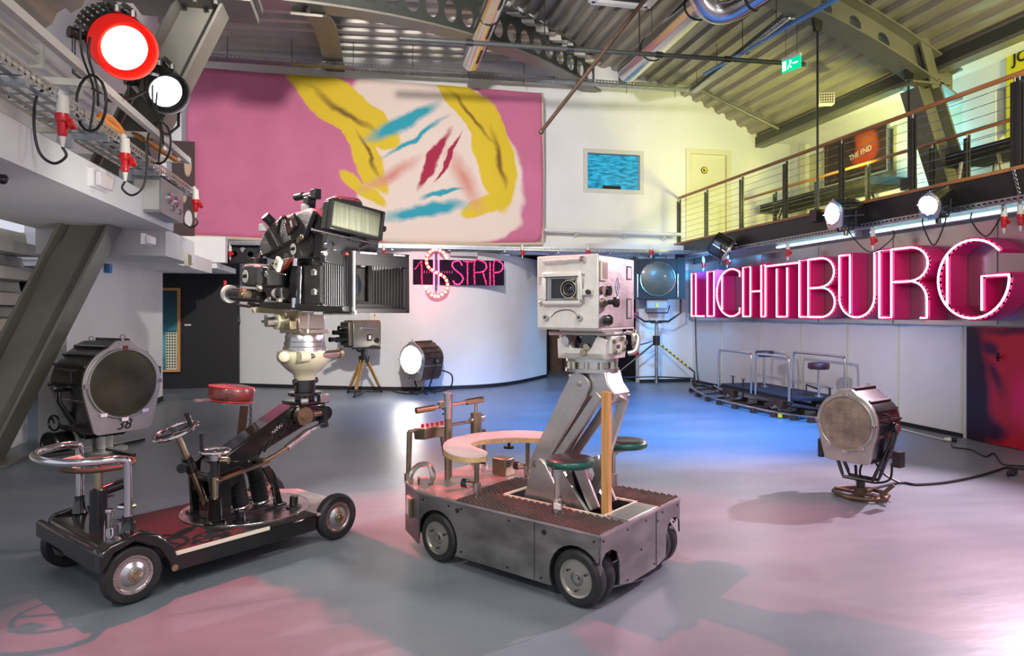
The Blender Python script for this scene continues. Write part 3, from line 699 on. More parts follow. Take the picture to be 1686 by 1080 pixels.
# ceiling batten lights
for (u0, v0, u1, v1, L0, L1, lb) in ((1142, 152, 1300, 30, 12.9, 7.9, 'long caged fluorescent batten running down to the upper back wall corner'), (1160, 6, 1175, -10, 9.0, 8.2, 'short caged fluorescent batten near the elbow duct')):
    a, b = pY(u0, v0, L0), pY(u1, v1, L1)
    t = thing('ceiling_light', lb, 'light', a); d = b-a
    MB().bar((0, 0, 0.05), d+Vector((0, 0, 0.05)), 0.16, 0.04, 'dark_steel_paint').build('housing', t)
    g = MB(); n = int(d.length/0.09)
    for i in range(n): g.bar(d*(i/n)+Vector((-0.08, 0, 0)), d*((i+1)/n)+Vector((0.08, 0, 0)), 0.02, 0.015, 'galv'); g.bar(d*(i/n)+Vector((0.08, 0, 0)), d*((i+1)/n)+Vector((-0.08, 0, 0)), 0.02, 0.015, 'galv')
    g.build('grille', t)
    MB().cyl(Vector((0, 0, 0.0)), d, 0.018, 'cream_paint').build('tube', t)
    for i in range(4): p = d*(i/3.5+0.05); MB().cyl(p+Vector((0, 0, 0.06)), p+Vector((0, 0, 0.55)), 0.006, 'black_metal', n=6).build('hanging_rod', t)
# brace bar on the ceiling at the right
a, b = pY(1150, 147, 13.3), pY(1290, 216, 13.0)
tag(MB().cyl(a, b, 0.035, 'grey_steel_paint', n=8).build('brace_bar'), 'pale diagonal brace bar under the corrugated ceiling beside the back wall', 'bar')
# exit sign
p = pY(1303, 106, 9.3)
t = thing('exit_sign', 'small green emergency exit sign hanging from the ceiling on two thin wires', 'sign', p, -72)
MB().box((-0.16, -0.02, -0.09), (0.16, 0.02, 0.09), 'exit_green').build('panel', t)
q = MB(); q.sphere((0.0, -0.024, 0.05), 0.014, 'exit_white').bar((0.0, -0.024, 0.035), (-0.02, -0.024, -0.01), 0.02, 0.004, 'exit_white', up=(0,1,0)).bar((-0.02, -0.024, -0.01), (-0.05, -0.024, -0.06), 0.014, 0.004, 'exit_white', up=(0,1,0)).bar((-0.02, -0.024, -0.01), (0.02, -0.024, -0.055), 0.014, 0.004, 'exit_white', up=(0,1,0)).bar((0.0, -0.024, 0.03), (0.035, -0.024, 0.01), 0.01, 0.004, 'exit_white', up=(0,1,0))
q.box((-0.14, -0.026, -0.07), (-0.08, -0.021, 0.07), 'exit_white').bar((0.05, -0.024, 0.0), (0.13, -0.024, 0.0), 0.02, 0.004, 'exit_white', up=(0,1,0)); q.build('pictogram', t)
q = MB().cyl((-0.1, 0, 0.09), (-0.1, 0, 0.75), 0.004, 'black_metal', n=6); q.build('hanging_wire', t); MB().cyl((0.1, 0, 0.09), (0.1, 0, 0.75), 0.004, 'black_metal', n=6).build('hanging_wire', t)
MB().box((-0.16, -0.02, 0.09), (0.16, 0.03, 0.13), 'white_paint').build('housing', t)
# vent box on the right ceiling, small grilles
p = pY(1360, 163, 10.4)
t = thing('vent_box', 'small cream ventilation box on the right ceiling above the balcony rail', 'vent', p, -20)
MB().box((-0.13, -0.05, -0.1), (0.13, 0.1, 0.1), 'cream_paint').build('casing', t, 0.01)
g = MB()
for i in range(6):
    g.box((-0.11+0.04*i, -0.055, -0.08), (-0.10+0.04*i, -0.05, 0.08), 'rust_brown')
for i in range(4): g.box((-0.11, -0.055, -0.08+0.045*i), (0.11, -0.05, -0.07+0.045*i), 'rust_brown')
g.build('grille', t)
# white ledge rail under the window
a, b = pY(893, 378, 13.6), pY(1122, 386, 13.6)
mb = MB().cyl(a, b, 0.035, 'white_paint', n=10)
for t_ in (0.25, 0.6, 0.9): q = a+(b-a)*t_; mb.bar(q, (q.x, 13.88, q.z-0.1), 0.05, 0.03, 'white_paint')
tag(mb.build('wall_pipe'), 'white horizontal pipe on brackets below the upper window', 'pipe')

# ------------------------------------------------------------------ red plugs with cables
def make_plug(label, loc, deg=0, sc=1.0, loop=True, group='red plug connectors on the left cable tray', flip=1):
    t = thing('plug_connector', label, 'plug', loc, deg, group); s_ = sc
    MB().cyl((0, 0, 0), (0, 0, -0.12*s_), 0.032*s_, 'plug_white', r1=0.04*s_).cyl((-0.03*s_, 0, 0.0), (0.0, 0, 0.03*s_), 0.02*s_, 'plug_white').build('socket_body', t)
    MB().lathe([(0.042*s_, 0), (0.045*s_, 0.03*s_), (0.043*s_, 0.05*s_), (0.034*s_, 0.06*s_), (0.032*s_, 0.13*s_), (0.022*s_, 0.15*s_)], (0, 0, -0.12*s_), (0, 0, -1), 'plug_red', 20).build('plug_body', t)
    MB().cyl((0.04*s_, 0, -0.19*s_), (0.075*s_, 0, -0.18*s_), 0.035*s_, 'plug_red').build('flap', t)
    MB().cyl((0, 0, -0.27*s_), (0, 0, -0.34*s_), 0.02*s_, 'plug_white', r1=0.01*s_).build('cable_gland', t)
    if loop:
        MB().tube([(0, 0, -0.34*s_), (0.02*flip, 0, -0.40*s_), (-0.05*flip, 0, -0.45*s_), (-0.13*flip, 0, -0.38*s_), (-0.16*flip, 0, -0.2*s_), (-0.14*flip, 0, 0.0), (-0.05*flip, 0, 0.05*s_)], 0.009, 'cable_black', n=8, smooth=6).build('cable', t)
    return t
a = pX(103, 158, -1.86); make_plug('red and white plug connector hanging nearest on the left tray', a, 0, 0.95)
a = pX(206, 228, -1.86); make_plug('red and white plug connector on the left tray beside the junction box', a, 0, 1.0, flip=-1)
a = pX(322, 312, -1.86); make_plug('red and white plug connector at the far end of the left tray', a, 0, 0.95)
bl = ['left of the black camera magazine', 'above the square lens shade of the black camera', 'right of the dollar sign', 'above the cream blimped camera', 'near the corner above the dark lamp']
for (u, v), l in zip([(379, 405), (632, 404), (860, 404), (968, 404), (1072, 404)], bl):
    a = pY(u, v, 13.15); make_plug('tiny red plug '+l, a, 0, 0.75, False, 'small red plugs on the back wall tray')
bl = ['beside the leaning dark lamp', 'just right of the leaning dark lamp', 'left of the bright balcony lamp', 'right below the bright balcony lamp', 'above the last neon letter', 'nearest the right picture edge']
for (u, v), l in zip([(1158, 416), (1197, 414), (1297, 395), (1437, 372), (1653, 338), (1680, 325)], bl):
    a = pX(u, v, 6.62); a.z = min(a.z, 2.62); make_plug('red plug under the right balcony, '+l, a, 0, 0.8, False, 'red plugs under the right balcony')
# coiled cable beside the red lamp
for (u, v, n_, lb) in ((150, 170, 1, 'black cable loop hanging under the red show lamp'), (262, 235, 2, 'black cable loop hanging under the white show lamp on the left')):
    c = pX(u, v, -1.85); mb = MB(); R = 0.17
    mb.tube([c+Vector((R*0.75*math.cos(a_)*0.9, -R*0.75*math.cos(a_)*0.45, R*1.15*math.sin(a_))) for a_ in [2*PI*i/16 for i in range(16)]], 0.01, 'cable_black', n=8, close=True)
    mb.tube([c+Vector((0.0, R*0.75, 0.02)), c+Vector((-0.02, 0.16, 0.18)), c+Vector((-0.05, 0.1, 0.35)), c+Vector((-0.05, 0.12, 0.50))], 0.009, 'cable_black', n=8, smooth=5)
    mb.tube([c+Vector((0, -0.02, -R*1.1)), c+Vector((0, 0.05, 0.1)), c+Vector((-0.02, -0.1, 0.3)), c+Vector((-0.03, -0.1, 0.5))], 0.008, 'cable_black', n=8, smooth=5)
    tag(mb.build('lamp_cable'), lb, 'cable')
# junction box
c = pX(277, 326, -1.93)
t = thing('junction_box', 'grey steel junction box with round meters hanging under the left cable tray', 'junction box', (-2.02, c.y, 2.66))
MB().box((-0.13, -0.38, -0.2), (0.13, 0.42, 0.14), 'grey_box').build('casing', t, 0.006)
for i, (y, z) in enumerate(((-0.1, -0.02), (0.15, -0.02), (0.02, -0.10), (0.28, -0.10))):
    MB().cyl((0.13, y, z), (0.15, y, z), 0.06 if i < 2 else 0.03, 'chrome', n=20).cyl((0.15, y, z), (0.152, y, z), 0.045 if i < 2 else 0.02, 'dark_glass', n=20).build('gauge', t)
MB().box((-0.11, -0.385, -0.17), (0.11, -0.38, 0.11), 'grey_plastic').build('cover_plate', t)
# emergency lights, small boxes, blue switch
def em_light(loc, deg, label, s_=1.0):
    t = thing('emergency_light', label, 'light', loc, deg); MB().box((0, -0.16*s_, -0.07*s_), (0.035, 0.16*s_, 0.07*s_), 'white_paint').build('base', t); MB().box((0.035, -0.13*s_, -0.06*s_), (0.075, 0.15*s_, 0.055*s_), 'clear_plastic').build('cover', t, 0.012)
a = pX(158, 297, -2.05); em_light(a, 0, 'oblong emergency light on the white balcony fascia at the left')
a = pX(238, 395, -2.13); em_light(a, 0, 'small oblong emergency light on the white beam below the balcony', 0.75)
a = pX(306, 428, -2.13); t = thing('wall_speaker', 'small cream grille box at the end of the white beam by the black doorway', 'speaker', a); MB().box((0, -0.1, -0.08), (0.04, 0.1, 0.08), 'cream_paint').build('casing', t, 0.005); MB().box((0.04, -0.05, -0.06), (0.045, 0.09, 0.06), 'olive_metal').build('grille', t)
a = pX(176, 442, XL+0.02); tag(MB().box((0, -0.05, -0.06), (0.05, 0.05, 0.06), 'blue_plastic').box((0.05, -0.05, 0.02), (0.055, -0.02, 0.06), 'orange').build('wall_switch', loc=a), 'tiny blue switch box on the left white wall beside the column', 'switch')
# small camera under balcony at left edge
a = pX(4, 287, -2.3); t = thing('security_camera', 'small black dome camera under the white balcony at the left picture edge', 'camera', a); MB().cyl((0, 0, 0.03), (0, 0, 0.0), 0.03, 'black_metal').build('mount', t); MB().sphere((0.0, 0, -0.03), 0.035, 'black_gloss', 16).build('dome', t)
# clamps (orange) in the tray
a = pX(180, 206, -1.93); tag(MB().tube([a+Vector((0, -0.2, 0)), a+Vector((0, 0, 0.05)), a+Vector((0.02, 0.2, 0.0)), a+Vector((0.02, 0.02, -0.03))], 0.03, 'orange', n=8, smooth=4, close=True).build('ratchet_strap'), 'bundle of orange strap lying in the left cable tray', 'strap')
a = pX(268, 246, -1.95); tag(MB().bar(a+Vector((-0.1, -0.5, 0.02)), a+Vector((0, 0.5, 0)), 0.05, 0.03, 'orange').build('wooden_lath'), 'orange lath lying on the white lamp rail near the banner', 'lath')

# ------------------------------------------------------------------ loudspeaker, poster strip, framed picture, labels
a, b = pY(375, 400, 13.35), pY(425, 433, 13.35)
t = thing('loudspeaker', 'dark loudspeaker box hanging above the black doorway left of the black camera', 'speaker', ((a.x+b.x)/2, 13.45, (a.z+b.z)/2))
w_, h_ = (b.x-a.x)/2, (a.z-b.z)/2
MB().box((-w_, -0.1, -h_), (w_, 0.15, h_), 'black_dull').build('cabinet', t, 0.01)
for dx in (-0.55, 0.5): MB().cyl((w_*dx, -0.1, -0.02), (w_*dx, -0.115, -0.02), 0.13, 'black_metal', n=20).cyl((w_*dx, -0.115, -0.02), (w_*dx, -0.10, -0.02), 0.05, 'grey_box').build('woofer', t)
MB().cyl((0, -0.1, 0.06), (0, -0.115, 0.06), 0.05, 'grey_box', n=16).build('tweeter', t)
a, b = pY(289, 238, 13.3), pY(318, 398, 13.3)
art_mat('oval_print', (0.06, 0.035, 0.03), [(0.05, 0.5, 0.07, 0.2, 0, (0.55, 0.38, 0.25), 0.2), (-0.05, 0.0, 0.08, 0.18, 15, (0.5, 0.33, 0.22), 0.2), (0.06, -0.45, 0.07, 0.17, 0, (0.65, 0.6, 0.6), 0.2)], noise=0.05)
tag(MB().box((-0.22, -0.01, -0.95), (0.16, 0.01, 0.95), 'oval_print').build('poster_panel', loc=((a.x+b.x)/2, 13.35, (a.z+b.z)/2)), 'narrow dark brown poster with pale ovals left of the pink banner', 'poster')
art_mat('city_print', (0.02, 0.16, 0.20), [(0.3, 0.7, 0.9, 0.5, 0, (0.01, 0.05, 0.07), 0.8), (0.0, -0.3, 0.7, 0.5, 0, (0.10, 0.40, 0.46), 0.9), (-0.3, -0.75, 0.4, 0.3, 0, (0.55, 0.68, 0.70), 0.7), (-0.2, -0.3, 0.2, 0.08, 10, (0.02, 0.02, 0.02), 0.2), (-0.15, -0.5, 0.3, 0.06, -20, (0.02, 0.02, 0.02), 0.3)], noise=0.1)
a, b = pY(262, 474, 14.7), pY(297, 612, 14.7)
cx, cz = (a.x+b.x)/2-0.2, (a.z+b.z)/2; w_, h_ = b.x-cx, (a.z-b.z)/2
t = thing('framed_picture', 'tall teal city picture in a gold frame on the black recess wall', 'picture', (cx, 14.68, cz))
MB().frame(-w_, w_, -h_, h_, -0.02, 0.05, 0.05, 'pine_wood').build('frame', t)
MB().box((-w_+0.04, 0.0, -h_+0.04), (w_-0.04, 0.03, h_-0.04), 'city_print').box((w_-0.26, -0.004, -h_+0.05), (w_-0.06, 0.0, -0.05), 'cream_paint').build('print', t)
q = MB()
for i in range(4):
    for j in range(14): q.box((w_-0.25+i*0.048, -0.008, -h_+0.08+j*0.055), (w_-0.225+i*0.048, -0.004, -h_+0.11+j*0.055), 'black_dull')
q.build('tower_windows', t)
a = pY(309, 535, 14.72); tag(MB().box((-0.06, 0, -0.015), (0.06, 0.02, 0.015), 'paper').build('wall_label', loc=a), 'tiny white caption label on the black wall right of the framed picture', 'label')
a = pY(617, 525, 13.42); t = thing('wall_notice', 'small beige notice plate on the curved wall above the television camera', 'notice', (a.x, 13.5, a.z)); MB().box((-0.1, 0, -0.16), (0.1, 0.04, 0.12), 'cream_paint').build('plate', t); MB().box((-0.09, -0.005, 0.04), (0.09, 0, 0.11), 'paper').box((-0.01, -0.007, 0.05), (0.01, -0.004, 0.09), 'red_paint').build('sticker', t)
# fire hose sign, red wedge sign
a = pY(1047, 519, 13.84); q = MB().box((-0.055, 0, -0.065), (0.055, 0.01, 0.065), 'red_paint'); q.torus((0, -0.003, 0.01), (0, 1, 0), 0.025, 0.006, 'white_paint', 16, 6).bar((0.02, -0.003, -0.0), (-0.015, -0.003, -0.05), 0.012, 0.006, 'white_paint', up=(0,1,0)); tag(q.build('fire_hose_sign', loc=a), 'small square red hose reel sign on the back wall beside the dark lamp', 'sign')
a = pY(1046, 578, 13.8); tag(MB().prism([(-0.10, -0.09), (0.10, -0.09), (0.02, 0.11), (-0.02, 0.11)], 0, 0.03, 'red_paint', plane='xz').build('pennant', loc=a), 'red triangular pennant hanging on the back wall left of the lamp stand', 'pennant')
# cable on the corner
mb = MB(); mb.tube([(6.98, 13.6, 2.7), (6.97, 13.55, 1.9), (6.96, 13.5, 0.8), (6.95, 13.4, 0.15), (6.9, 13.1, 0.02), (6.85, 12.9, 0.015), (6.7, 13.0, 0.015), (6.8, 12.6, 0.015)], 0.012, 'cable_black', n=6, smooth=6)
tag(mb.build('wall_cable'), 'black cable running down the corner to the floor beside the dolly track', 'cable')

# chain at the right edge
a = pX(1668, 278, 6.62)
mb = MB(); z = a.z; i = 0
while z > 2.70:
    mb.torus((0, -0.02*i*0.3, z-a.z), (1, 0, 0) if i % 2 else (0, 1, 0), 0.014, 0.004, 'steel', 10, 5); z -= 0.024; i += 1
tag(mb.build('hanging_chain', loc=a), 'short steel chain hanging from the balcony edge at the right picture edge', 'chain')
# lamp leads under the right balcony
for (u0, v0, u1, v1, sg, lb) in ((1400, 385, 1470, 392, 0.22, 'black lead looping below the bright balcony lamp'), (1520, 372, 1556, 366, 0.25, 'black lead looping below the balcony lamp over the R'), (1168, 420, 1200, 418, 0.12, 'black lead looping below the leaning dark balcony lamp'), (1600, 365, 1650, 352, 0.2, 'black lead looping from the tray above the last neon letter')):
    a, b = pX(u0, v0, 6.60), pX(u1, v1, 6.60); m_ = (a+b)/2-Vector((0, 0, sg))
    tag(MB().tube([a+Vector((0, 0, 0.1)), a, m_, b, b+Vector((0, 0, 0.1))], 0.008, 'cable_black', n=6, smooth=6).build('lamp_lead'), lb, 'cable')

# ================================================================== RIGHT BALCONY
XE = 6.75
mb = MB(); mb.box((XE-0.05, -1.5, 2.90), (9.5, 13.9, 3.0), 'black_wall'); mb.box((XE-0.10, -1.5, 2.69), (XE+0.10, 13.9, 3.0), 'rail_dark'); mb.box((8.0, -1.5, 2.7), (8.1, 13.9, 2.9), 'rail_dark')
mb.box((XE+0.1, -1.5, 2.86), (9.5, 13.9, 2.9), 'black_dull')
struct(mb, 'floor_balcony')
mb = MB(); y = 13.88
while y > 0: mb.box((XE-0.12, y-1.28, 2.995), (XE+0.25, y-0.006, 3.035), 'rail_wood'); y -= 1.29
struct(mb, 'trim_9', 0.003)
def railing(x, z0, zt, ys, label, nw=8, low=0.0):
    t = thing('balcony_railing', label, 'railing', (x, 0, z0)); h = zt-z0
    MB().bar((0, min(ys)-0.1, h), (0, 13.85, h), 0.055, 0.045, 'rail_wood').build('handrail', t, 0.008)
    for y in ys:
        q = MB(); q.box((-0.035, y-0.025, -0.25-low), (-0.010, y+0.025, h-0.08), 'rail_dark').box((0.010, y-0.025, -0.25-low), (0.035, y+0.025, h-0.03), 'rail_dark').cyl((0, y, h-0.12), (0, y, h-0.02), 0.012, 'steel'); q.build('post', t)
    for i in range(nw):
        zz = h*(i+0.8)/(nw+0.6); MB().cyl((0, min(ys)-0.1, zz), (0, 13.85, zz), 0.004, 'steel', n=6).build('wire', t)
    return t
ysf = []
for u in (1118, 1163, 1221, 1293, 1386, 1503, 1671): ysf.append(pX(u, 400, XE).y)
ysf.append(5.9)
railing(XE, 3.03, 4.03, ysf, 'front balcony railing with brown wooden handrail and thin steel wires')
yb_ = [pX(u, 400, 8.25).y for u in (1276, 1345, 1429, 1535)]+[8.0, 6.6]
railing(8.25, 3.03, 4.03, [y for y in yb_ if y < 13.8], 'rear balcony railing nearer the posters with brown handrail', 5, -0.2)
# suspension rods
for (u, vt, vb, x, lb) in ((1346, 36, 352, 6.62, 'thin black suspension rod in front of the middle of the balcony'), (1496, 116, 300, 8.2, 'thin black suspension rod ending near the right leaning column')):
    a, b = pX(u, vt, x), pX(u, vb, x); a.y = b.y
    t = thing('suspension_rod', lb, 'rod', b)
    MB().cyl((0, 0, 0), (0, 0, a.z-b.z), 0.016, 'black_metal', n=8).build('rod', t)
    MB().prism([(-0.05, -0.04), (0.05, -0.04), (0.08, 0.16), (-0.08, 0.16)], -0.03, 0.03, 'black_metal', Matrix.Translation((0, 0, a.z-b.z-0.1)), plane='xz').build('top_bracket', t)
    MB().box((-0.08, -0.08, -0.12), (0.08, 0.08, 0.06), 'black_metal').build('foot_bracket', t)
# dark folding tables on the balcony
for (u0, v0, u1, lb) in ((1256, 336, 1462, 'long black folding table standing behind the rear balcony rail'), (1588, 247, 1700, 'black folding table below the yellow poster on the balcony')):
    a, b = pX(u0, v0, 8.9), pX(u1, v0, 8.9); y1, y0 = min(a.y, 13.6), b.y
    t = thing('folding_table', lb, 'table', (8.9, (y0+y1)/2, ZF)); h = (y1-y0)/2
    MB().box((-0.35, -h, 0.70), (0.35, h, 0.86), 'black_dull').build('tabletop', t, 0.01)
    for s_ in (-1, 1):
        for sx in (-0.3, 0.3): MB().bar((sx, s_*h*0.8, 0), (sx, s_*h*0.55, 0.72), 0.04, 0.03, 'steel').build('leg', t)
# brown crates under table
a, b = pX(1310, 352, 8.9), pX(1440, 330, 8.9)
# posters
def tri_scene(): pass
art_mat('end_print', (0.045, 0.02, 0.018), [(0.30, 0.12, 0.42, 0.42, 0, (0.42, 0.045, 0.012), 0.25), (0.35, 0.2, 0.3, 0.22, 0, (0.55, 0.12, 0.03), 0.6), (-0.05, 0.25, 0.12, 0.35, 10, (0.03, 0.01, 0.01), 0.5), (0.25, -0.35, 0.75, 0.13, 0, (0.03, 0.02, 0.02), 0.4), (-0.6, -0.6, 0.5, 0.15, 0, (0.30, 0.22, 0.08), 0.9), (0.1, -0.6, 0.3, 0.1, 0, (0.25, 0.16, 0.08), 0.9), (0.9, 0.1, 0.04, 0.7, 0, (0.16, 0.05, 0.03), 0.8), (-0.8, 0.1, 0.04, 0.7, 0, (0.14, 0.05, 0.03), 0.8)], noise=0.2)
a, b = pX(1352, 240, 9.38), pX(1455, 300, 9.38)
ww = (a.y-b.y)/2; zc_ = (pX(1352, 238, 9.38).z+pX(1352, 308, 9.38).z)/2; hh = (pX(1352, 238, 9.38).z-pX(1352, 308, 9.38).z)/2
t = thing('film_poster', 'dark framed poster with orange screen reading THE END leaning behind the balcony', 'poster', (9.455, (a.y+b.y)/2, zc_), -90)
s1 = ww/1.05
T_ = Matrix.Diagonal((s1, 1, hh/0.72, 1))
MB().box((-ww, 0.0, -hh), (ww, 0.03, hh), 'end_print').build('print', t)
text_mb(MB(), 'THE END', 0.15, XZT(0.22*ww, -0.012, 0.02) @ rotm('Z', 8), 'paper').build('lettering', t)
MB().frame(-ww-0.02, ww+0.02, -hh-0.02, hh+0.02, -0.01, 0.04, 0.03, 'galv').build('frame', t)
# yellow poster
a = pX(1650, 75, 9.38); zt = pX(1650, 78, 9.38).z; zb = pX(1665, 225, 9.38).z; y0 = a.y; wj = 1.5
t = thing('film_poster', 'large yellow poster reading JOHN with a brown horse at the right edge', 'poster', (9.455, y0-wj/2, (zt+zb)/2), -90)
hh = (zt-zb)/2
MB().box((-wj/2, 0, -hh), (wj/2, 0.03, hh), 'yellow_poster').build('print', t)
text_mb(MB(), 'JOHN', 0.24, XZT(-wj/2+0.42, -0.008, hh-0.22), 'black_dull', bold=0.004).build('lettering', t)
hs = [(-0.35,0.18),(-0.28,0.26),(-0.22,0.34),(-0.16,0.30),(-0.10,0.22),(0.05,0.16),(0.25,0.14),(0.34,0.02),(0.36,-0.2),(0.32,-0.42),(0.28,-0.42),(0.26,-0.1),(0.05,-0.06),(-0.02,-0.3),(-0.1,-0.45),(-0.14,-0.43),(-0.08,-0.2),(-0.14,0.0),(-0.2,0.12),(-0.27,0.14),(-0.33,0.12)]
tri = MB(); cxx = 0.02
tri.prism([(p[0]-0.05, p[1]+0.1) for p in hs], -0.006, 0.0, 'rust_brown', plane='xz'); tri.build('horse_silhouette', t)
# small clamp lamp at the beginning of the rail
a = pX(1277, 288, 9.3); tag(MB().box((-0.05, -0.05, -0.05), (0.05, 0.05, 0.05), 'steel').cyl((0, 0, -0.05), (0, 0, -0.14), 0.03, 'black_metal').build('wall_socket', loc=a), 'small metal box on the upper wall behind the far balcony rail', 'box')
# grey screen frame at far wall (cream door frame on right upper wall)
a = pX(1247, 300, 9.4); struct(MB().box((9.40, 13.2, 3.03), (9.5, 13.4, 5.2), 'cream_paint'), 'trim_10')

# ================================================================== NEON SIGN
panel = MB().box((XR-0.037, 0.5, 1.36), (XR+0.05, 13.85, 2.56), 'stainless_panel')
for i in range(8): panel.box((XR-0.043, 1.7+i*1.55, 1.37), (XR-0.04, 1.71+i*1.55, 2.55), 'grey_box')
tag(panel.build('sign_panel'), 'long brushed stainless panel on the right wall carrying the neon letters', 'panel')
XF = 6.72
def uy(u): return pX(u, 460, XF).y
LZ0, LZ1 = 1.445, 2.33
def letter(ch, u0, u1, strokes, lb):
    """strokes: list of polylines in the unit square, x to the right as read"""
    ya, yb = uy(u0), uy(u1); W = ya-yb; H = LZ1-LZ0
    t = thing('neon_letter', lb, 'letter', (XR-0.04, (ya+yb)/2, LZ0), 0, 'glowing neon letters of the sign')
    def P(x, z, d): return Vector((-(XR-0.04-XF)*d, W/2-x*W, z*H))
    cas = MB(); tub = MB(); fac = MB()
    for st in strokes:
        curve = len(st) > 5
        pts = [P(x, z, 1.0) for x, z in st]
        for i in range(len(pts)-1):
            a_, b_ = pts[i], pts[i+1]; d_ = (b_-a_).normalized(); nrm = Vector((1, 0, 0)).cross(d_)*0.027
            a2, b2 = a_-d_*0.012, b_+d_*0.012; D = Vector((XR-0.04-XF+0.0, 0, 0))
            vs_ = [a2-nrm, a2+nrm, b2+nrm, b2-nrm]; vs_ = vs_+[v+D for v in vs_]
            cas.add(vs_, [(0, 1, 2, 3), (4, 7, 6, 5), (0, 4, 5, 1), (1, 5, 6, 2), (2, 6, 7, 3), (3, 7, 4, 0)], 'neon_casing')
        tub.tube([p+Vector((-0.022, 0, 0)) for p in pts], 0.0115, 'neon_pink', n=8)
    cas.build('casing', t, fix=False); tub.build('neon_tube', t)
    return t
def arc(cx, cz, rx, rz, a0, a1, n=18): return [(cx+rx*math.cos(math.radians(a0+(a1-a0)*i/n)), cz+rz*math.sin(math.radians(a0+(a1-a0)*i/n))) for i in range(n+1)]
def stem(x0, x1): return [[(x0, 0), (x0, 1), (x1, 1), (x1, 0.0), (x0, 0)]]
letter('L', 1140, 1161, stem(0.0, 0.34)+[[(0.34, 0), (0.98, 0)]], 'neon letter L, first letter of the glowing pink sign')
letter('I', 1166, 1177, stem(0.0, 1.0), 'neon letter I between the L and the C of the glowing sign')
letter('C', 1181, 1221, [arc(0.62, 0.5, 0.60, 0.5, 55, 305, 26), [(0.25, 0.12), (0.25, 0.88)], [(0.96, 0.9), (0.96, 0.82)], [(0.96, 0.1), (0.96, 0.18)]], 'neon letter C, third letter of the glowing pink sign')
letter('H', 1225, 1262, stem(0.0, 0.34)+[[(0.34, 0.5), (0.82, 0.5)], [(0.82, 0), (0.82, 1), (1.0, 1), (1.0, 0), (0.82, 0)]], 'neon letter H, fourth letter of the glowing pink sign')
letter('T', 1265, 1316, [[(0, 0.97), (1, 0.97)], [(0.32, 0), (0.32, 0.9)], [(0.32, 0), (0.66, 0), (0.66, 0.9)]], 'neon letter T, fifth letter of the glowing pink sign')
letter('B', 1318, 1378, stem(0.0, 0.26)+[[(0.26, 0.5), (0.6, 0.5)]]+[[(0.26, 1.0)]+arc(0.6, 0.755, 0.36, 0.245, 90, -90, 14)]+[arc(0.6, 0.25, 0.38, 0.25, 90, -90, 14)+[(0.26, 0)]], 'neon letter B in the middle of the glowing pink sign')
letter('U', 1384, 1446, [[(0.0, 1), (0.0, 0.32)]+arc(0.47, 0.32, 0.47, 0.32, 180, 360, 16)+[(0.94, 1), (1.0, 1)], [(0.0, 1), (0.30, 1), (0.30, 0.06)]], 'neon letter U, seventh letter of the glowing pink sign')
letter('R', 1450, 1532, stem(0.0, 0.26)+[[(0.26, 1.0)]+arc(0.62, 0.76, 0.36, 0.24, 90, -90, 14)+[(0.26, 0.52)], arc(0.62, 0.26, 0.34, 0.26, 90, 0, 8)+[(0.96, 0), (0.84, 0)]], 'neon letter R before the large G of the glowing sign')
letter('G', 1545, 1662, [arc(0.52, 0.5, 0.50, 0.5, 42, 360, 34)+[(1.0, 0.53)], [(1.02, 0.53), (0.66, 0.53), (0.66, 0.10)], [(0.16, 0.16), (0.16, 0.84)]], 'neon letter G, last and largest letter of the glowing sign')

# red abstract mural
art_mat('mural_red', (0.62, 0.01, 0.03), [(-1.55, 0, 0.30, 1.2, 4, (0.02, 0.003, 0.015), 0.35), (-1.28, 0.45, 0.16, 0.12, -20, (0.05, 0.0, 0.04), 0.6), (-1.22, 0.1, 0.10, 0.28, 25, (0.10, 0.0, 0.03), 0.7), (-1.25, -0.5, 0.22, 0.16, -25, (0.03, 0.0, 0.02), 0.6), (-1.0, 0.64, 0.6, 0.07, 0, (0.12, 0.0, 0.03), 0.8), (-0.9, -0.1, 0.2, 0.4, 0, (0.80, 0.01, 0.12), 0.9), (0.2, 0.2, 0.5, 0.7, 0, (0.42, 0.005, 0.005), 0.9)], rough=0.35, noise=0.22)
a = pX(1589, 600, XR); y1 = a.y
t = tag(MB().box((-1.6, 0, -0.665), (1.6, 0.03, 0.665), 'mural_red').build('mural_panel', loc=(XR+0.02, y1-1.6, 0.675)), 'red and black abstract painted panel on the right wall below the sign', 'mural'); t.rotation_euler = (0, 0, -PI/2)
a = pX(1645, 588, XR); hd = MB().cyl((0, 0, 0), (0, -0.05, 0), 0.012, 'black_metal').box((-0.012, -0.05, -0.05), (0.012, -0.03, 0.05), 'black_metal').build('pull_handle', t, loc=(-1.6+(y1-a.y), 0, a.z-0.675))

# ================================================================== 1 $ STRIP SIGN
sx0, sx1 = 0.93, 2.62; ys_ = 13.37
a, b = pY(680, 427, ys_), pY(830, 470, ys_)
w_ = b.x-a.x; h_ = a.z-b.z
t = thing('strip_sign', 'black sign board reading 1 STRIP in magenta rope lights on the curved wall', 'sign', ((a.x+b.x)/2, ys_, (a.z+b.z)/2))
MB().box((-w_/2, 0, -h_/2), (w_/2, 0.05, h_/2), 'signboard_dark').build('board', t)
def unit(x, z): return Vector((-w_/2+x*w_, -0.02, -h_/2+z*h_))
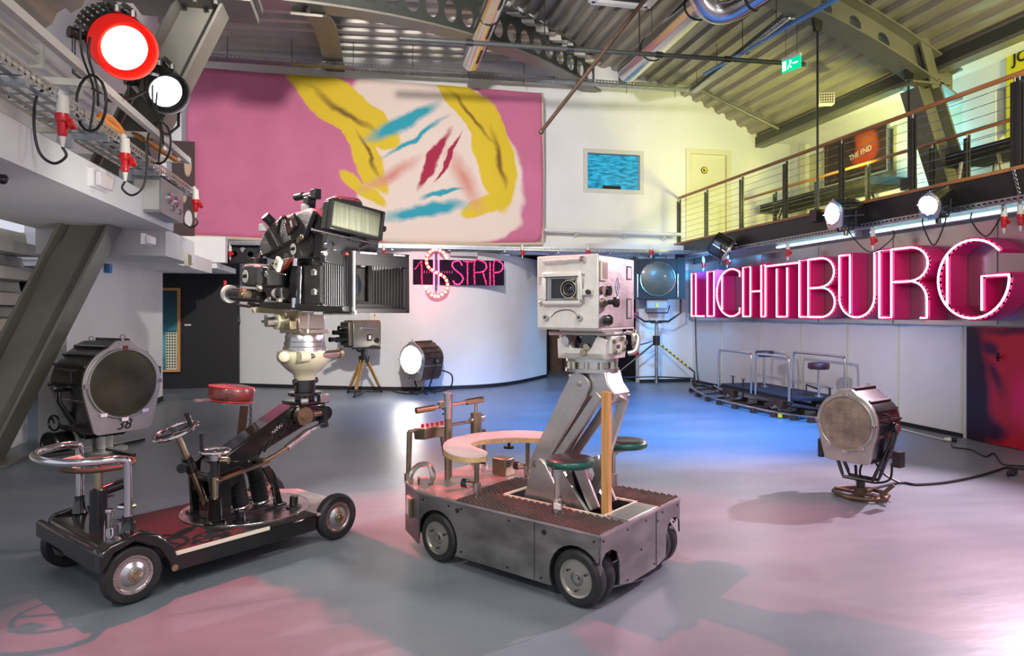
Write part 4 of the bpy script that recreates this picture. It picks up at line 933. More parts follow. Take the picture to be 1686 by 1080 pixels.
# coordinates measured on the board: x in 0..1, z in 0..1
LET = {'1': [[(0.02, 0.62), (0.09, 0.95), (0.095, 0.02)]],
 'S': [[(0.53, 0.80), (0.50, 0.95), (0.44, 0.93), (0.42, 0.76), (0.46, 0.58), (0.52, 0.42), (0.54, 0.22), (0.50, 0.04), (0.45, 0.05), (0.43, 0.18)]],
 'T': [[(0.55, 0.95), (0.66, 0.95)], [(0.59, 0.95), (0.59, 0.02)]],
 'R': [[(0.67, 0.02), (0.67, 0.95), (0.77, 0.93), (0.80, 0.75), (0.76, 0.55), (0.67, 0.5)], [(0.76, 0.53), (0.80, 0.02)]],
 'I': [[(0.84, 0.02), (0.84, 0.95)]],
 'P': [[(0.885, 0.02), (0.885, 0.95), (0.96, 0.93), (0.985, 0.75), (0.95, 0.55), (0.885, 0.5)]]}
blb = MB()
for ch, sts in LET.items():
    q = MB()
    for st in sts:
        P_ = [unit(x, z) for x, z in st]; Q = spline(P_, 5) if len(P_) > 4 else P_
        q.tube(Q, 0.017, 'rope_magenta', n=8)
        # little bulbs
        L = 0; acc = 0
        for i in range(len(Q)-1):
            seg = (Q[i+1]-Q[i]).length; k_ = max(1, int(seg/0.04)) if len(P_) <= 4 else 1
            for j in range(k_): p_ = Q[i]+(Q[i+1]-Q[i])*(j/k_); blb.sphere(p_+Vector((random.uniform(-.012, .012), -0.018, random.uniform(-.012, .012))), 0.007, 'bulb_pink', 6)
    lab(q.build('letter_'+ch.lower() if ch != '1' else 'figure_one', t), 'magenta rope light character '+ch)
for i in range(12):
    for r_ in (0.48, 0.54):
        if i not in (4, 5): blb.sphere(unit(0.12+0.3*i/11, r_), 0.006, 'bulb_pink', 6)
o = blb.build('small_bulbs', t); o['kind'] = 'stuff'
MB().box((0.2*w_-0.3*w_, -0.02, h_/2+0.08), (0.2*w_, 0.05, h_/2+0.2), 'grey_box').build('transformer_box', t)
c = pY(718, 449, 13.22)
t = thing('dollar_sign', 'glowing red and white dollar sign with bulbs in front of the strip sign', 'sign', c)
S_ = [(0.20, 0.28), (0.14, 0.38), (0.0, 0.43), (-0.13, 0.38), (-0.20, 0.25), (-0.16, 0.10), (0.0, 0.0), (0.16, -0.08), (0.23, -0.22), (0.18, -0.36), (0.04, -0.44), (-0.10, -0.42), (-0.20, -0.30)]
Q = spline([Vector((x*0.95, -0.03, z*1.03)) for x, z in S_], 6)
MB().tube(Q, 0.032, 'rope_red', n=10).build('tube_curve', t)
q = MB()
for x in (-0.045, 0.045): q.tube([(x, -0.04, -0.40), (x, -0.04, 0.36)], 0.016, 'bulb_pink', n=8)
q.build('tube_bar', t)
for i in range(0, len(Q), 3): MB().sphere(Q[i]+Vector((0, -0.03, 0)), 0.026, 'bulb_warm', 10).build('bulb', t)
MB().box((-0.02, 0.0, -0.35), (0.02, 0.06, 0.40), 'black_metal').box((-0.02, 0.05, 0.36), (0.02, 0.14, 0.40), 'black_metal').build('bracket', t)

# ================================================================== SHOW LAMPS
def plate_poly(R, n=14):
    P = [(-0.72*R, -1.44*R), (0.72*R, -1.44*R), (0.84*R, -1.36*R)]
    P += [(1.14*R*math.cos(math.radians(a)), 1.14*R*math.sin(math.radians(a))) for a in [-12+ (68+12)*i/8 for i in range(9)]]
    P += [(0.2*R, 1.26*R), (-0.2*R, 1.26*R)]
    P += [(1.14*R*math.cos(math.radians(a)), 1.14*R*math.sin(math.radians(a))) for a in [112+(192-112)*i/8 for i in range(9)]]
    P += [(-0.84*R, -1.36*R)]
    return P
def fresnel(name, label, loc, deg, R, hc, L, lens='lens_dark', number=None, base='ring', tilt=0, plate='alu', shell='black_metal', roll=0, cat='lamp', cross=False):
    t = thing(name, label, cat, loc, deg)
    Tm = Matrix.Translation((0, 0, hc)) @ rotm('X', tilt) @ rotm('Y', roll)
    def mb(): q = MB(); q.T = Tm; return q
    poly = plate_poly(R); y0 = -0.5*L
    # housing
    q = mb(); inner = [(x*0.97, z*0.97) for x, z in poly]; back = [(x*0.86, z*0.90) for x, z in poly]
    n = len(poly); vs_ = [(x, y0+0.02, z) for x, z in inner]+[(x, 0.32*L, z) for x, z in inner]+[(x, 0.5*L, z) for x, z in back]
    fs = [tuple(range(n)), tuple(range(2*n, 3*n))[::-1]]+[(i, (i+1) % n, n+(i+1) % n, n+i) for i in range(n)]+[(n+i, n+(i+1) % n, 2*n+(i+1) % n, 2*n+i) for i in range(n)]
    q.add(vs_, fs, shell)
    h = q.build('housing', t, ang=25)
    # cooling ribs: overlapping strips along the body
    for i in (2, 5, 7, 9, 12, 14, 16, 18, 21, 23):
        if i >= n: continue
        x, z = inner[i]; q = mb(); q.bar((x*1.0, y0+0.03, z*1.0), (x*1.0, 0.34*L, z*1.0), 0.02*R/0.3+0.004, 0.05*R/0.3, shell, up=(x, 0, z)); q.build('rib', h)
    for s_ in (-1, 1):
        q = mb()
        q.bar((s_*1.02*R, y0+0.03, -0.42*R), (s_*1.02*R, 0.36*L, -0.42*R), 0.012, 0.12*R, 'steel', up=(0, 0, 1)); q.build('trim_strip', h)
    # front plate
    q = mb(); q.prism(poly, y0-0.012, y0+0.025, plate, plane='xz'); fp = q.build('front_plate', t, 0.004)
    q = mb(); q.torus((0, y0-0.018, 0), (0, 1, 0), R*1.0, 0.045*R, plate, 40, 10, sx=1.3); q.build('lens_ring', t)
    q = mb()
    prof = []
    for i in range(15):
        r = R*0.97*i/14; hgt = 0.07*R*(1-(i/14)**2); prof.append((r, -hgt)); 
        if lens != 'lamp_white' and lens != 'lamp_warm' and 0 < i < 14: pass
    q.lathe(prof, (0, y0-0.02, 0), (0, 1, 0), lens, 40)
    ln = q.build('lens', t, ang=80)
    if lens in ('lens_dark', 'lens_clear'):
        for i in range(1, 10):
            q = mb(); rr_ = R*0.095*i; q.torus((0, y0-0.02-0.07*R*(1-(rr_/R)**2), 0), (0, 1, 0), rr_, 0.0035*R if lens == 'lens_clear' else 0.002*R, 'lens_step' if lens == 'lens_clear' else 'lens_dark', 40, 6); q.build('lens_step', ln)
    if cross:
        q = mb()
        for k in range(-3, 4):
            w_ = math.sqrt(max(0, 0.93**2-(k*0.27)**2))*R
            q.bar((k*0.27*R, y0-0.03-0.07*R, -w_), (k*0.27*R, y0-0.03-0.07*R, w_), 0.0018, 0.0018, 'steel'); q.bar((-w_, y0-0.03-0.07*R, k*0.27*R), (w_, y0-0.03-0.07*R, k*0.27*R), 0.0018, 0.0018, 'steel')
        q.build('wire_guard', ln)
    for a_ in (0, 180, 235, 305, 90)+(() if number == '212' else (270,)):
        q = mb(); a = math.radians(a_); c = (1.05*R*math.cos(a), y0-0.03, 1.05*R*math.sin(a)); q.cbox(c, (0.14*R if a_ in (0, 180) else 0.2*R, 0.03, 0.12*R), 'chrome' if plate == 'alu' else plate); q.build('lens_clip', t, 0.003)
    q = mb(); q.torus((0, y0+0.01, 1.36*R), (0, 1, 0), 0.07*R, 0.018*R, 'steel', 16, 6); q.cyl((0, y0+0.01, 1.2*R), (0, y0+0.01, 1.30*R), 0.03*R, 'steel'); q.build('hanging_ring', t)
    q = mb(); q.torus((0, 0.3*L, 1.28*R), (0, 1, 0), 0.07*R, 0.018*R, 'steel', 16, 6); q.build('hanging_ring', t)
    for s_ in (-1, 1):
        q = mb(); q.tube([(s_*1.08*R, y0+0.1, 0.15*R), (s_*1.30*R, y0+0.1, 0.12*R), (s_*1.30*R, y0+0.1, 0.38*R), (s_*1.08*R, y0+0.1, 0.42*R)], 0.008+0.01*R, 'black_metal', n=6); q.build('side_handle', t)
    if number:
        q = mb(); text_mb(q, number, 0.42*R, XZT(0, y0-0.016, -1.22*R), 'black_dull', shear=0.25); q.build('number', t)
    # yoke
    if base in ('ring', 'plate', 'floor'):
        zb = {'ring': 0.15*R/0.21, 'plate': 0.16*R/0.33, 'floor': 0.10}[base]
        q = MB(); hw = 1.22*R
        for dy in ((-0.05, 0.05) if base != 'floor' else (0,)):
            q.tube([(-hw, 0.0, hc-0.1*R), (-hw, dy*0.3, hc-0.5*R), (-0.62*R, dy, zb+0.04), (-0.55*R, dy, zb), (0.55*R, dy, zb), (0.62*R, dy, zb+0.04), (hw, dy*0.3, hc-0.5*R), (hw, 0.0, hc-0.1*R)], 0.012+0.012*R, 'black_metal', n=8)
        yk = q.build('yoke', t)
        for s_ in (-1, 1):
            q = MB(); q.cyl((s_*1.0*R, 0, hc-0.1*R), (s_*1.34*R, 0, hc-0.1*R), 0.035+0.02*R, 'black_metal').cyl((s_*1.34*R, 0, hc-0.1*R), (s_*1.40*R, 0, hc-0.1*R), 0.03, 'steel'); q.build('pivot_knob', yk)
    if base == 'ring':
        rr = 0.20
        q = MB(); P = [Vector((rr*math.cos(2*PI*i/12), rr*math.sin(2*PI*i/12), 0.03)) for i in range(12)]
        q.tube(P, 0.018, 'rust_brown', n=8, close=True); q.bar((-rr, 0, 0.03), (rr, 0, 0.03), 0.045, 0.02, 'rust_brown'); q.bar((0, -rr, 0.03), (0, rr, 0.03), 0.035, 0.02, 'rust_brown'); q.build('base_ring', t)
        q = MB().cyl((0, 0, 0.03), (0, 0, zb), 0.034, 'black_metal').cyl((0, 0, 0.02), (0, 0, 0.08), 0.05, 'rust_brown'); q.build('stem', t)
        MB().bar((rr-0.03, -0.02, 0.05), (rr+0.06, 0.0, 0.15), 0.03, 0.03, 'rust_brown').build('clamp_lever', t)
    if base == 'plate':
        MB().cyl((0, 0, 0.0), (0, 0, 0.03), 0.24, 'alu', n=32).cyl((0, 0, 0.03), (0, 0, zb), 0.10, 'alu').build('base_plate', t, 0.004)
        for a in (20, 160, 270):
            MB().bar((0.05*math.cos(math.radians(a)), 0.05*math.sin(math.radians(a)), 0.03), (0.60*math.cos(math.radians(a)), 0.60*math.sin(math.radians(a)), 0.02), 0.05, 0.03, 'black_metal').build('foot', t)
    if base == 'floor':
        for a in (35, 145, 215, 325):
            MB().bar((0, 0, 0.06), (0.26*math.cos(math.radians(a)), 0.22*math.sin(math.radians(a)), 0.015), 0.03, 0.025, 'black_metal').build('foot', t)
        MB().cyl((0, 0, 0.03), (0, 0, 0.13), 0.04, 'black_metal').build('stem', t)
    if base == 'hang':
        q = MB(); hw = 1.25*R
        q.tube([(-hw, 0, hc), (-hw, 0, 0.06), (-hw*0.8, 0, 0), (hw*0.8, 0, 0), (hw, 0, 0.06), (hw, 0, hc)], 0.012, 'black_metal', n=8); q.cyl((0, 0, 0), (0, 0, -0.07), 0.03, 'black_metal'); q.build('yoke', t)
    return t
# big lamp 38 at the left
p = G(190, 742)
t38 = fresnel('fresnel_lamp', 'large black and silver lamp numbered 38 with dark lens at the left', (p.x-0.13, p.y+0.02, 0), 46, 0.36, 0.76, 0.80, 'lens_dark', '38', 'plate')
q = MB(); q.cyl((-0.42, 0.25, 0.12), (-0.2, 0.3, 0.12), 0.11, 'black_metal', n=24).torus((-0.42, 0.25, 0.12), (1, 0.2, 0), 0.11, 0.02, 'black_metal').torus((-0.2, 0.3, 0.12), (1, 0.2, 0), 0.12, 0.015, 'cream_paint'); q.build('cable_drum', t38)
q = MB(); q.torus((-0.36, 0.28, 0.33), (1, 0.2, 0), 0.08, 0.012, 'black_metal').bar((-0.36, 0.28, 0.33), (-0.36, 0.34, 0.38), 0.02, 0.02, 'steel'); q.build('crank_wheel', t38)
# lamp 212
p = G(696, 648)
t212 = fresnel('fresnel_lamp', 'black and silver lamp numbered 212 shining bright white by the curved wall', (p.x, p.y, 0), -46, 0.262, 0.65, 0.60, 'lamp_white', '212', 'floor', shell='rust_brown')
MB().tube([(0.3, 0.15, 0.45), (0.45, 0.3, 0.35), (0.42, 0.3, 0.12), (0.2, 0.2, 0.03), (0.0, 0.15, 0.06)], 0.014, 'cable_black', smooth=6).build('cable', t212)
light('SPOT', 'lamp_212_beam', (p.x-0.3, p.y-0.4, 0.66), (p.x-1.6, p.y-2.6, 0), 45, (1, 0.95, 0.9), 0.25, 110, 0.6)
# right fresnel
p = G(1417, 818)
tr = fresnel('fresnel_lamp', 'unlit silver and black lamp with ribbed clear lens standing alone on the right floor', (p.x, p.y, 0), -66, 0.215, 0.625, 0.44, 'lens_clear', None, 'ring', cross=True)
MB().tube([(-0.27, 0, 0.52), (-0.31, -0.02, 0.50), (-0.32, -0.03, 0.42)], 0.016, 'black_metal', smooth=4).cyl((-0.32, -0.03, 0.43), (-0.32, -0.03, 0.28), 0.028, 'black_metal').build('tilt_handle', tr)
MB().box((0.27, -0.05, 0.30), (0.33, 0.03, 0.42), 'black_metal').build('plug_socket', tr)
MB().tube([(0.0, 0.05, 0.30), (-0.02, 0.03, 0.18), (0.05, 0.06, 0.12), (0.18, 0.1, 0.16), (0.2, 0.1, 0.3)], 0.009, 'cable_black', smooth=6).tube([(0.05, 0.1, 0.32), (0.12, 0.12, 0.2), (0.24, 0.15, 0.14)], 0.009, 'cable_black', smooth=6).build('cable', tr)
# balcony lamps
def blamp(u, v, X, R, deg, tilt, lens, label, roll=0, L=0.5):
    c = pX(u, v, X); hc = R*1.75
    return fresnel('show_lamp', label, (c.x, c.y, c.z-hc), deg, R, hc, L, lens, None, 'hang', tilt, roll=roll)
blamp(1393, 350, 6.42, 0.140, -86, 6, 'lamp_white', 'bright lit lamp on the balcony edge above the letters B and U', L=0.42)
blamp(1545, 330, 6.42, 0.110, -76, 20, 'lamp_warm', 'lit lamp on the balcony edge above the neon R, tilted down', 12, 0.36)
blamp(1187, 404, 6.42, 0.16, 60, 35, 'dark_glass', 'unlit silver-edged lamp tilted down at the far end of the balcony', 0, 0.34)
# left spotlights (round bodied)
def round_lamp(label, u, v, X, R, deg, tilt, colour):
    c = pX(u, v, X); hc = c.z-3.23
    t = thing('spotlight', label, 'lamp', (X, c.y, 3.23), deg, None)
    Tm = Matrix.Translation((0, 0, hc)) @ rotm('X', tilt)
    def mb(): q = MB(); q.T = Tm; return q
    rim = 'lamp_red_rim' if colour == 'red' else 'black_metal'
    q = mb(); q.lathe([(R*0.55, 0.34), (R*0.85, 0.30), (R*1.02, 0.20), (R*1.04, 0.05), (R*1.0, -0.05)], (0, 0, 0), (0, 1, 0), 'black_gloss', 32); h = q.build('housing', t)
    q = mb(); prof = [(R*0.98, -0.05), (R*1.0, -0.22), (R*0.95, -0.24), (R*0.92, -0.05)]; q.lathe(prof, (0, 0, 0), (0, 1, 0), rim if colour == 'red' else 'black_metal', 32); q.build('lens_hood', t)
    q = mb(); q.lathe([(0.0, -0.13), (R*0.45, -0.125), (R*0.72, -0.115)], (0, -0.05, 0), (0, 1, 0), 'lamp_warm' if colour == 'red' else 'lamp_white', 32); q.build('lens', t)
    q = mb(); q.lathe([(R*0.71, -0.10), (R*0.97, -0.08)], (0, -0.05, 0), (0, 1, 0), rim, 32); q.build('lens_ring', t)
    for k in (-1, 1):
        q = mb(); q.tube([(k*0.06-0.03, -0.1, R*1.01), (k*0.06-0.03, -0.08, R*1.16), (k*0.06-0.03, 0.10, R*1.16), (k*0.06-0.03, 0.12, R*1.01)], 0.022, 'steel', n=6, sq=True); q.build('top_louvre', t)
    q = mb(); q.tube([(0.0, 0.2, R*1.0), (0.0, 0.22, R*1.28), (0.0, 0.34, R*1.22), (0.0, 0.36, R*0.92)], 0.012, 'black_metal', n=8); q.build('carry_handle', t)
    q = mb()
    for i in range(6):
        for j in range(3):
            a = math.radians(125+i*11); q.cbox((R*1.02*math.cos(a), 0.02+j*0.08, R*1.02*math.sin(a)), (0.012, 0.03, 0.012), 'grey_plastic')
    o = q.build('vent_holes', t); o['kind'] = 'stuff'
    q = MB(); q.tube([(-R*1.15, 0.1, hc), (-R*1.15, 0.1, hc*0.3), (-R*0.6, 0.06, 0.03), (0, 0.05, 0.0), (R*0.6, 0.06, 0.03), (R*1.15, 0.1, hc*0.3), (R*1.15, 0.1, hc)], 0.014, 'black_metal', n=8); yk = q.build('yoke', t)
    for s_ in (-1, 1): MB().cyl((s_*R*0.98, 0.1, hc), (s_*R*1.3, 0.1, hc), 0.045, 'black_metal').build('pivot_knob', yk)
    MB().box((-0.05, 0.0, -0.03), (0.05, 0.1, 0.03), 'black_metal').build('clamp', t)
    MB().bar((R*1.1, -0.1, hc-R*0.9), (R*1.2, 0.05, hc-R*0.7), 0.05, 0.02, 'steel').build('barn_clip', t)
    return t
round_lamp('large red show lamp glowing red at the top left corner', 192, 68, -1.93, 0.235, 42, 32, 'red')
round_lamp('white show lamp beside the red one, left of the banner', 262, 140, -1.93, 0.205, 40, 34, 'white')
# dark lamp on tall stand at the back right
p = G(1080, 634)
t = thing('stand_lamp', 'large dark lamp on a tall wheeled stand by the back wall', 'lamp', (p.x, p.y-0.05, 0), -18)
zc = pY(1083, 460, p.y).z; R = 0.40
MB().box((-0.40, -0.12, zc-0.42), (0.40, 0.0, zc+0.42), 'black_dull').build('filter_frame', t, 0.01)
MB().torus((0, -0.13, zc), (0, 1, 0), 0.355, 0.014, 'steel', 40).build('lens_ring', t)
MB().lathe([(0, -0.03), (0.12, -0.028), (0.25, -0.018), (0.345, 0.0)], (0, -0.125, zc), (0, 1, 0), 'lens_dark', 40).build('lens', t)
MB().cyl((0, 0, zc), (0, 0.5, zc), 0.40, 'black_metal', r1=0.34, n=28).build('housing', t)
MB().box((-0.22, -0.02, zc-0.62), (0.22, 0.4, zc-0.40), 'grey_box').build('ballast_box', t, 0.02)
MB().bar((0, -0.03, zc-0.58), (0, -0.03, zc-0.50), 0.04, 0.01, 'yellow', up=(0, 1, 0)).build('yellow_label', t)
MB().box((-0.06, 0.05, zc+0.40), (0.2, 0.3, zc+0.50), 'black_metal').build('top_vent', t, 0.02)
for s_ in (-1, 1):
    q = MB().box((min(s_*0.40, s_*0.56), -0.14, zc-0.42), (max(s_*0.40, s_*0.56), -0.125, zc+0.44), 'black_dull'); q.build('barn_door', t)
    MB().box((s_*0.41-0.01, -0.15, zc-0.38), (s_*0.41+0.01, -0.14, zc+0.1), 'steel').build('hinge', t)
MB().tube([(-0.26, 0.02, zc-0.55), (-0.22, 0.0, zc-0.70), (0.22, 0.0, zc-0.70), (0.26, 0.02, zc-0.55)], 0.014, 'black_metal').build('guard_rail', t)
MB().tube([(-0.50, 0.1, zc-0.1), (-0.50, 0.1, zc-0.70), (-0.25, 0.1, zc-0.88), (0.25, 0.1, zc-0.88), (0.50, 0.1, zc-0.70), (0.50, 0.1, zc-0.1)], 0.024, 'black_metal').build('yoke', t)
MB().cyl((0, 0.1, 0.03), (0, 0.1, zc-0.86), 0.036, 'steel').cyl((0, 0.1, zc-0.92), (0, 0.1, zc-0.88), 0.13, 'black_metal').build('pole', t)
MB().cyl((0, 0.1, zc-1.38), (0, 0.1, zc-1.18), 0.075, 'black_metal').build('collar', t)
MB().tube([(-0.05, 0.08, zc-1.28), (-0.2, 0.0, zc-1.33), (-0.4, -0.02, zc-1.38)], 0.014, 'black_metal').build('crank', t)
for a, lb in ((205, None), (330, 'y'), (85, None)):
    ex, ey = 0.85*math.cos(math.radians(a)), 0.1+0.7*math.sin(math.radians(a))*0.8
    q = MB().tube([(0, 0.1, zc-1.3), (ex, ey, 0.3), (ex, ey, 0.14)], 0.02, 'black_metal').tube([(0, 0.1, 0.17), (ex, ey, 0.17)], 0.014, 'black_metal'); lg = q.build('leg', t)
    if lb:
        for i in range(8):
            f0, f1 = 0.1+i*0.1, 0.15+i*0.1; A_, B_ = Vector((0, 0.1, zc-1.3)), Vector((ex, ey, 0.3)); MB().cyl(A_+(B_-A_)*f0, A_+(B_-A_)*f1, 0.026, 'yellow').build('tape_mark', lg)
    MB().torus((ex, ey, 0.07), (1, 0.3, 0), 0.045, 0.025, 'rust_brown', 20).cyl((ex, ey, 0.07), (ex, ey, 0.15), 0.015, 'steel').build('caster', lg)

# television camera on wooden tripod
p = G(604, 650)
t = thing('tripod', 'wooden tripod with black spreader under the small television camera', 'tripod', (p.x-0.05, p.y+0.1, 0), 0)
zt = pY(597, 572, p.y).z
legs = [(G(572, 647), 0), (G(583, 655), 1), (G(629, 646), 2), ]
for g_, i in legs:
    e = Vector((g_.x-(p.x-0.05), g_.y-(p.y+0.1), 0)); s_ = Vector((-e.y, e.x, 0)).normalized()*0.03; top = Vector((e.x*0.12, e.y*0.12, zt-0.22))
    kn_ = top+(e-top)*0.80; lg = MB().bar(top+s_, kn_+s_*0.4, 0.024, 0.03, 'tripod_wood').bar(top-s_, kn_-s_*0.4, 0.024, 0.03, 'tripod_wood').build('leg', t)
    MB().cyl(kn_, e, 0.024, 'black_metal', r1=0.014).build('foot', lg)
    MB().bar((0, 0, 0.05), e+Vector((0, 0, 0.02)), 0.05, 0.02, 'black_metal').build('spreader_arm', t)
MB().cyl((0, 0, zt-0.28), (0, 0, zt-0.16), 0.09, 'black_metal', r1=0.11).build('crown', t)
MB().cyl((0, 0, zt-0.16), (0, 0, zt-0.03), 0.06, 'black_metal').cyl((-0.14, 0, zt-0.05), (-0.06, 0, zt-0.08), 0.02, 'black_metal').build('pan_head', t)
MB().box((-0.22, -0.14, zt-0.03), (0.3, 0.14, zt), 'black_metal').build('mounting_plate', t)
tt = thing('television_camera', 'small vintage television camera with lens turret on the wooden tripod', 'camera', (p.x-0.05, p.y+0.1, zt+0.002), 34)
prof = [(-0.15, 0.0), (0.15, 0.0), (0.17, 0.06), (0.17, 0.44), (0.13, 0.50), (-0.13, 0.50), (-0.17, 0.44), (-0.17, 0.06)]
q = MB().prism(prof, -0.34, 0.26, 'tv_cam', plane='yz'); body = q.build('body', tt, 0.01)
MB().box((-0.42, -0.14, 0.04), (-0.34, 0.14, 0.47), 'olive_metal').build('front_housing', tt, 0.01)
for y, z, l_ in ((-0.06, 0.16, 0.34), (0.05, 0.28, 0.20), (-0.03, 0.36, 0.14), (0.08, 0.14, 0.12)):
    ln = MB().cyl((-0.42, y, z), (-0.42-l_*0.6, y, z), 0.045, 'black_gloss').cyl((-0.42-l_*0.6, y, z), (-0.42-l_, y, z), 0.036, 'black_gloss', r1=0.045).build('lens', tt)
MB().cyl((-0.44, 0, 0.22), (-0.42, 0, 0.22), 0.14, 'black_metal').build('lens_turret', tt)
q = MB(); q.bar((-0.18, -0.19, 0.36), (0.14, -0.19, 0.34), 0.02, 0.03, 'chrome').cyl((-0.16, -0.17, 0.36), (-0.16, -0.19, 0.36), 0.02, 'chrome').cyl((0.12, -0.17, 0.34), (0.12, -0.19, 0.34), 0.02, 'chrome'); q.build('side_handle', tt)
MB().box((-0.05, -0.18, 0.12), (0.05, -0.172, 0.24), 'black_dull').box((-0.02, -0.183, 0.15), (0.03, -0.18, 0.22), 'paper').build('name_plate', tt)
MB().cyl((0.16, -0.17, 0.12), (0.16, -0.19, 0.12), 0.05, 'black_gloss').build('knob', tt)

# ================================================================== helpers for the dollies
def wheel(parent, c, r, w, side=-1, style='spoked', face=1):
    """axis along local y; side -1: visible face towards -y"""
    c = Vector(c); a = (0, side, 0)
    prof = [(r*0.68, -w/2), (r*0.90, -w/2), (r*0.97, -w*0.38), (r, -w*0.2), (r, w*0.2), (r*0.97, w*0.38), (r*0.90, w/2), (r*0.68, w/2)]
    if style == 'double': prof = [(r*0.66, -w/2), (r*0.86, -w/2), (r*0.96, -w*0.36), (r, -w*0.12), (r*0.985, 0), (r, w*0.12), (r*0.96, w*0.36), (r*0.86, w/2), (r*0.66, w/2)]
    t_ = MB().lathe(prof, c, a, 'black_rubber', 40, closed=True).build('wheel', parent)
    q = MB()
    if style == 'spoked':
        q.lathe([(r*0.70, w*0.30), (r*0.66, w*0.42), (r*0.58, w*0.40), (r*0.50, w*0.18), (r*0.30, w*0.52), (r*0.24, w*0.56), (0, w*0.56)], c, a, 'steel', 40)
        rim = q.build('rim', t_)
        for i in range(8):
            an = 2*PI*i/8; p = c+Vector((r*0.60*math.cos(an), side*w*0.42, r*0.60*math.sin(an))); MB().cyl(p, p+Vector((0, side*0.006, 0)), r*0.035, 'brass', n=8).build('bolt', t_)
        h = MB().lathe([(r*0.22, w*0.5), (r*0.22, w*0.66), (r*0.12, w*0.72), (r*0.10, w*0.80), (0, w*0.80)], c, a, 'brass', 16)
        for i in range(8):
            an = 2*PI*i/8+0.3; p = c+Vector((r*0.17*math.cos(an), side*w*0.62, r*0.17*math.sin(an))); h.cyl(p, p+Vector((0, side*0.008, 0)), r*0.03, 'brass', n=6)
        h.build('hub', t_)
    else:
        q.lathe([(r*0.70, w*0.36), (r*0.67, w*0.48), (r*0.58, w*0.44), (r*0.54, w*0.05)], c, a, 'nickel', 40).lathe([(r*0.55, w*0.05), (r*0.30, w*0.12), (r*0.27, w*0.36), (r*0.17, w*0.42), (r*0.16, w*0.30), (0, w*0.30)], c, a, 'alu_brushed', 40)
        q.build('rim', t_)
        h = MB().lathe([(r*0.10, w*0.44), (r*0.10, w*0.52), (0, w*0.52)], c, a, 'steel', 12)
        h.build('hub', t_)
        for i in range(3):
            an = 2*PI*i/3+0.5; p = c+Vector((r*0.42*math.cos(an), side*w*0.24, r*0.42*math.sin(an))); MB().cyl(p, p+Vector((0, side*0.02, 0)), r*0.05, 'black_metal', n=8).build('bolt', t_)
    return t_
def px_poly(fr, ypl, pix): return [(p.x, p.z) for p in [fr.y_(u, v, ypl) for u, v in pix]]

# ================================================================== LEFT DOLLY
FL = Fr(-1.448, 4.205, 39.2)
LD = thing('camera_dolly', 'low black camera dolly with red leather stool carrying the large black camera', 'camera dolly', (-1.448, 4.205, 0), 39.2)
for x, y, s_ in ((0, -0.42, -1), (1.285, -0.42, -1), (0, 0.42, 1), (1.285, 0.42, 1)):
    wheel(LD, (x, y, 0.15), 0.15, 0.07, s_, 'spoked')
# axles
MB().cyl((0, -0.36, 0.15), (0, 0.36, 0.15), 0.03, 'black_metal').build('axle', LD)
MB().cyl((1.285, -0.36, 0.15), (1.285, 0.36, 0.15), 0.03, 'black_metal').build('axle', LD)
# frame and deck
fr_ = MB().box((0.20, -0.44, 0.10), (1.12, -0.40, 0.196), 'black_gloss').box((0.20, 0.40, 0.10), (1.12, 0.44, 0.196), 'black_gloss').box((0.20, -0.40, 0.12), (1.12, 0.40, 0.19), 'black_dull')
fr_.box((1.12, -0.32, 0.10), (1.42, 0.32, 0.17), 'black_metal').build('frame', LD, 0.006)
dk = MB().box((0.19, -0.445, 0.197), (1.12, 0.445, 0.207), 'deck_mat').build('deck', LD)
MB().box((0.19, -0.450, 0.19), (0.78, -0.443, 0.211), 'cream_paint').box((0.185, -0.45, 0.19), (0.192, 0.45, 0.211), 'table_laminate').build('deck_edging', dk)
rear = [(1.12, -0.445), (1.12, 0.445), (1.22, 0.445), (1.42, 0.20), (1.42, -0.20), (1.22, -0.36), (1.16, -0.445)]
MB().prism([(x, y) for x, y in rear], 0.19, 0.207, 'deck_alu').build('rear_plate', LD, 0.003)
tt_ = MB().cyl((0.90, 0.02, 0.207), (0.90, 0.02, 0.216), 0.405, 'steel', n=64).build('turntable', LD)
MB().torus((0.90, 0.02, 0.214), (0, 0, 1), 0.395, 0.004, 'chrome', 64, 6).build('edge_ring', tt_)
# number marks stamped on the plate
for i in range(4): MB().cyl((0.94+0.035*i, -0.24+0.02*(i % 2), 0.2162), (0.94+0.035*i, -0.24+0.02*(i % 2), 0.2172), 0.008, 'black_dull', n=8).build('plate_mark', tt_)
# front hood: box with rounded fenders
def ring_poly(x0, x1, zt, r=0.17, arch=True):
    P = [(x0, 0.19), (x0, zt-0.05), (x0+0.04, zt), (x1-0.1, zt), (x1-0.02, zt-0.05), (x1+0.04, 0.14), (x1+0.06, 0.10), (x1-0.0, 0.10)]
    if arch: P += [(r*math.cos(math.radians(a)), 0.15+r*math.sin(math.radians(a))) for a in range(0, 181, 15) if r*math.cos(math.radians(a)) > x0+0.001]
    return P
fp = ring_poly(-0.165, 0.20, 0.355, 0.175)
MB().prism([(-0.165, 0.20), (-0.165, 0.30), (-0.12, 0.335), (0.02, 0.365), (0.12, 0.335), (0.20, 0.25), (0.24, 0.12), (0.19, 0.11), (0.17, 0.18), (0.12, 0.26), (0.0, 0.325), (-0.10, 0.29), (-0.14, 0.22)], -0.47, -0.36, 'black_gloss', plane='xz').build('fender', LD, 0.012)
MB().prism([(-0.12, 0.23), (-0.12, 0.31), (-0.10, 0.335), (0.02, 0.355), (0.12, 0.335), (0.20, 0.25), (0.24, 0.12), (0.19, 0.11), (0.17, 0.18), (0.12, 0.26), (0.0, 0.325), (-0.08, 0.30), (-0.11, 0.25)], 0.36, 0.40, 'black_gloss', plane='xz').build('fender', LD, 0.012)
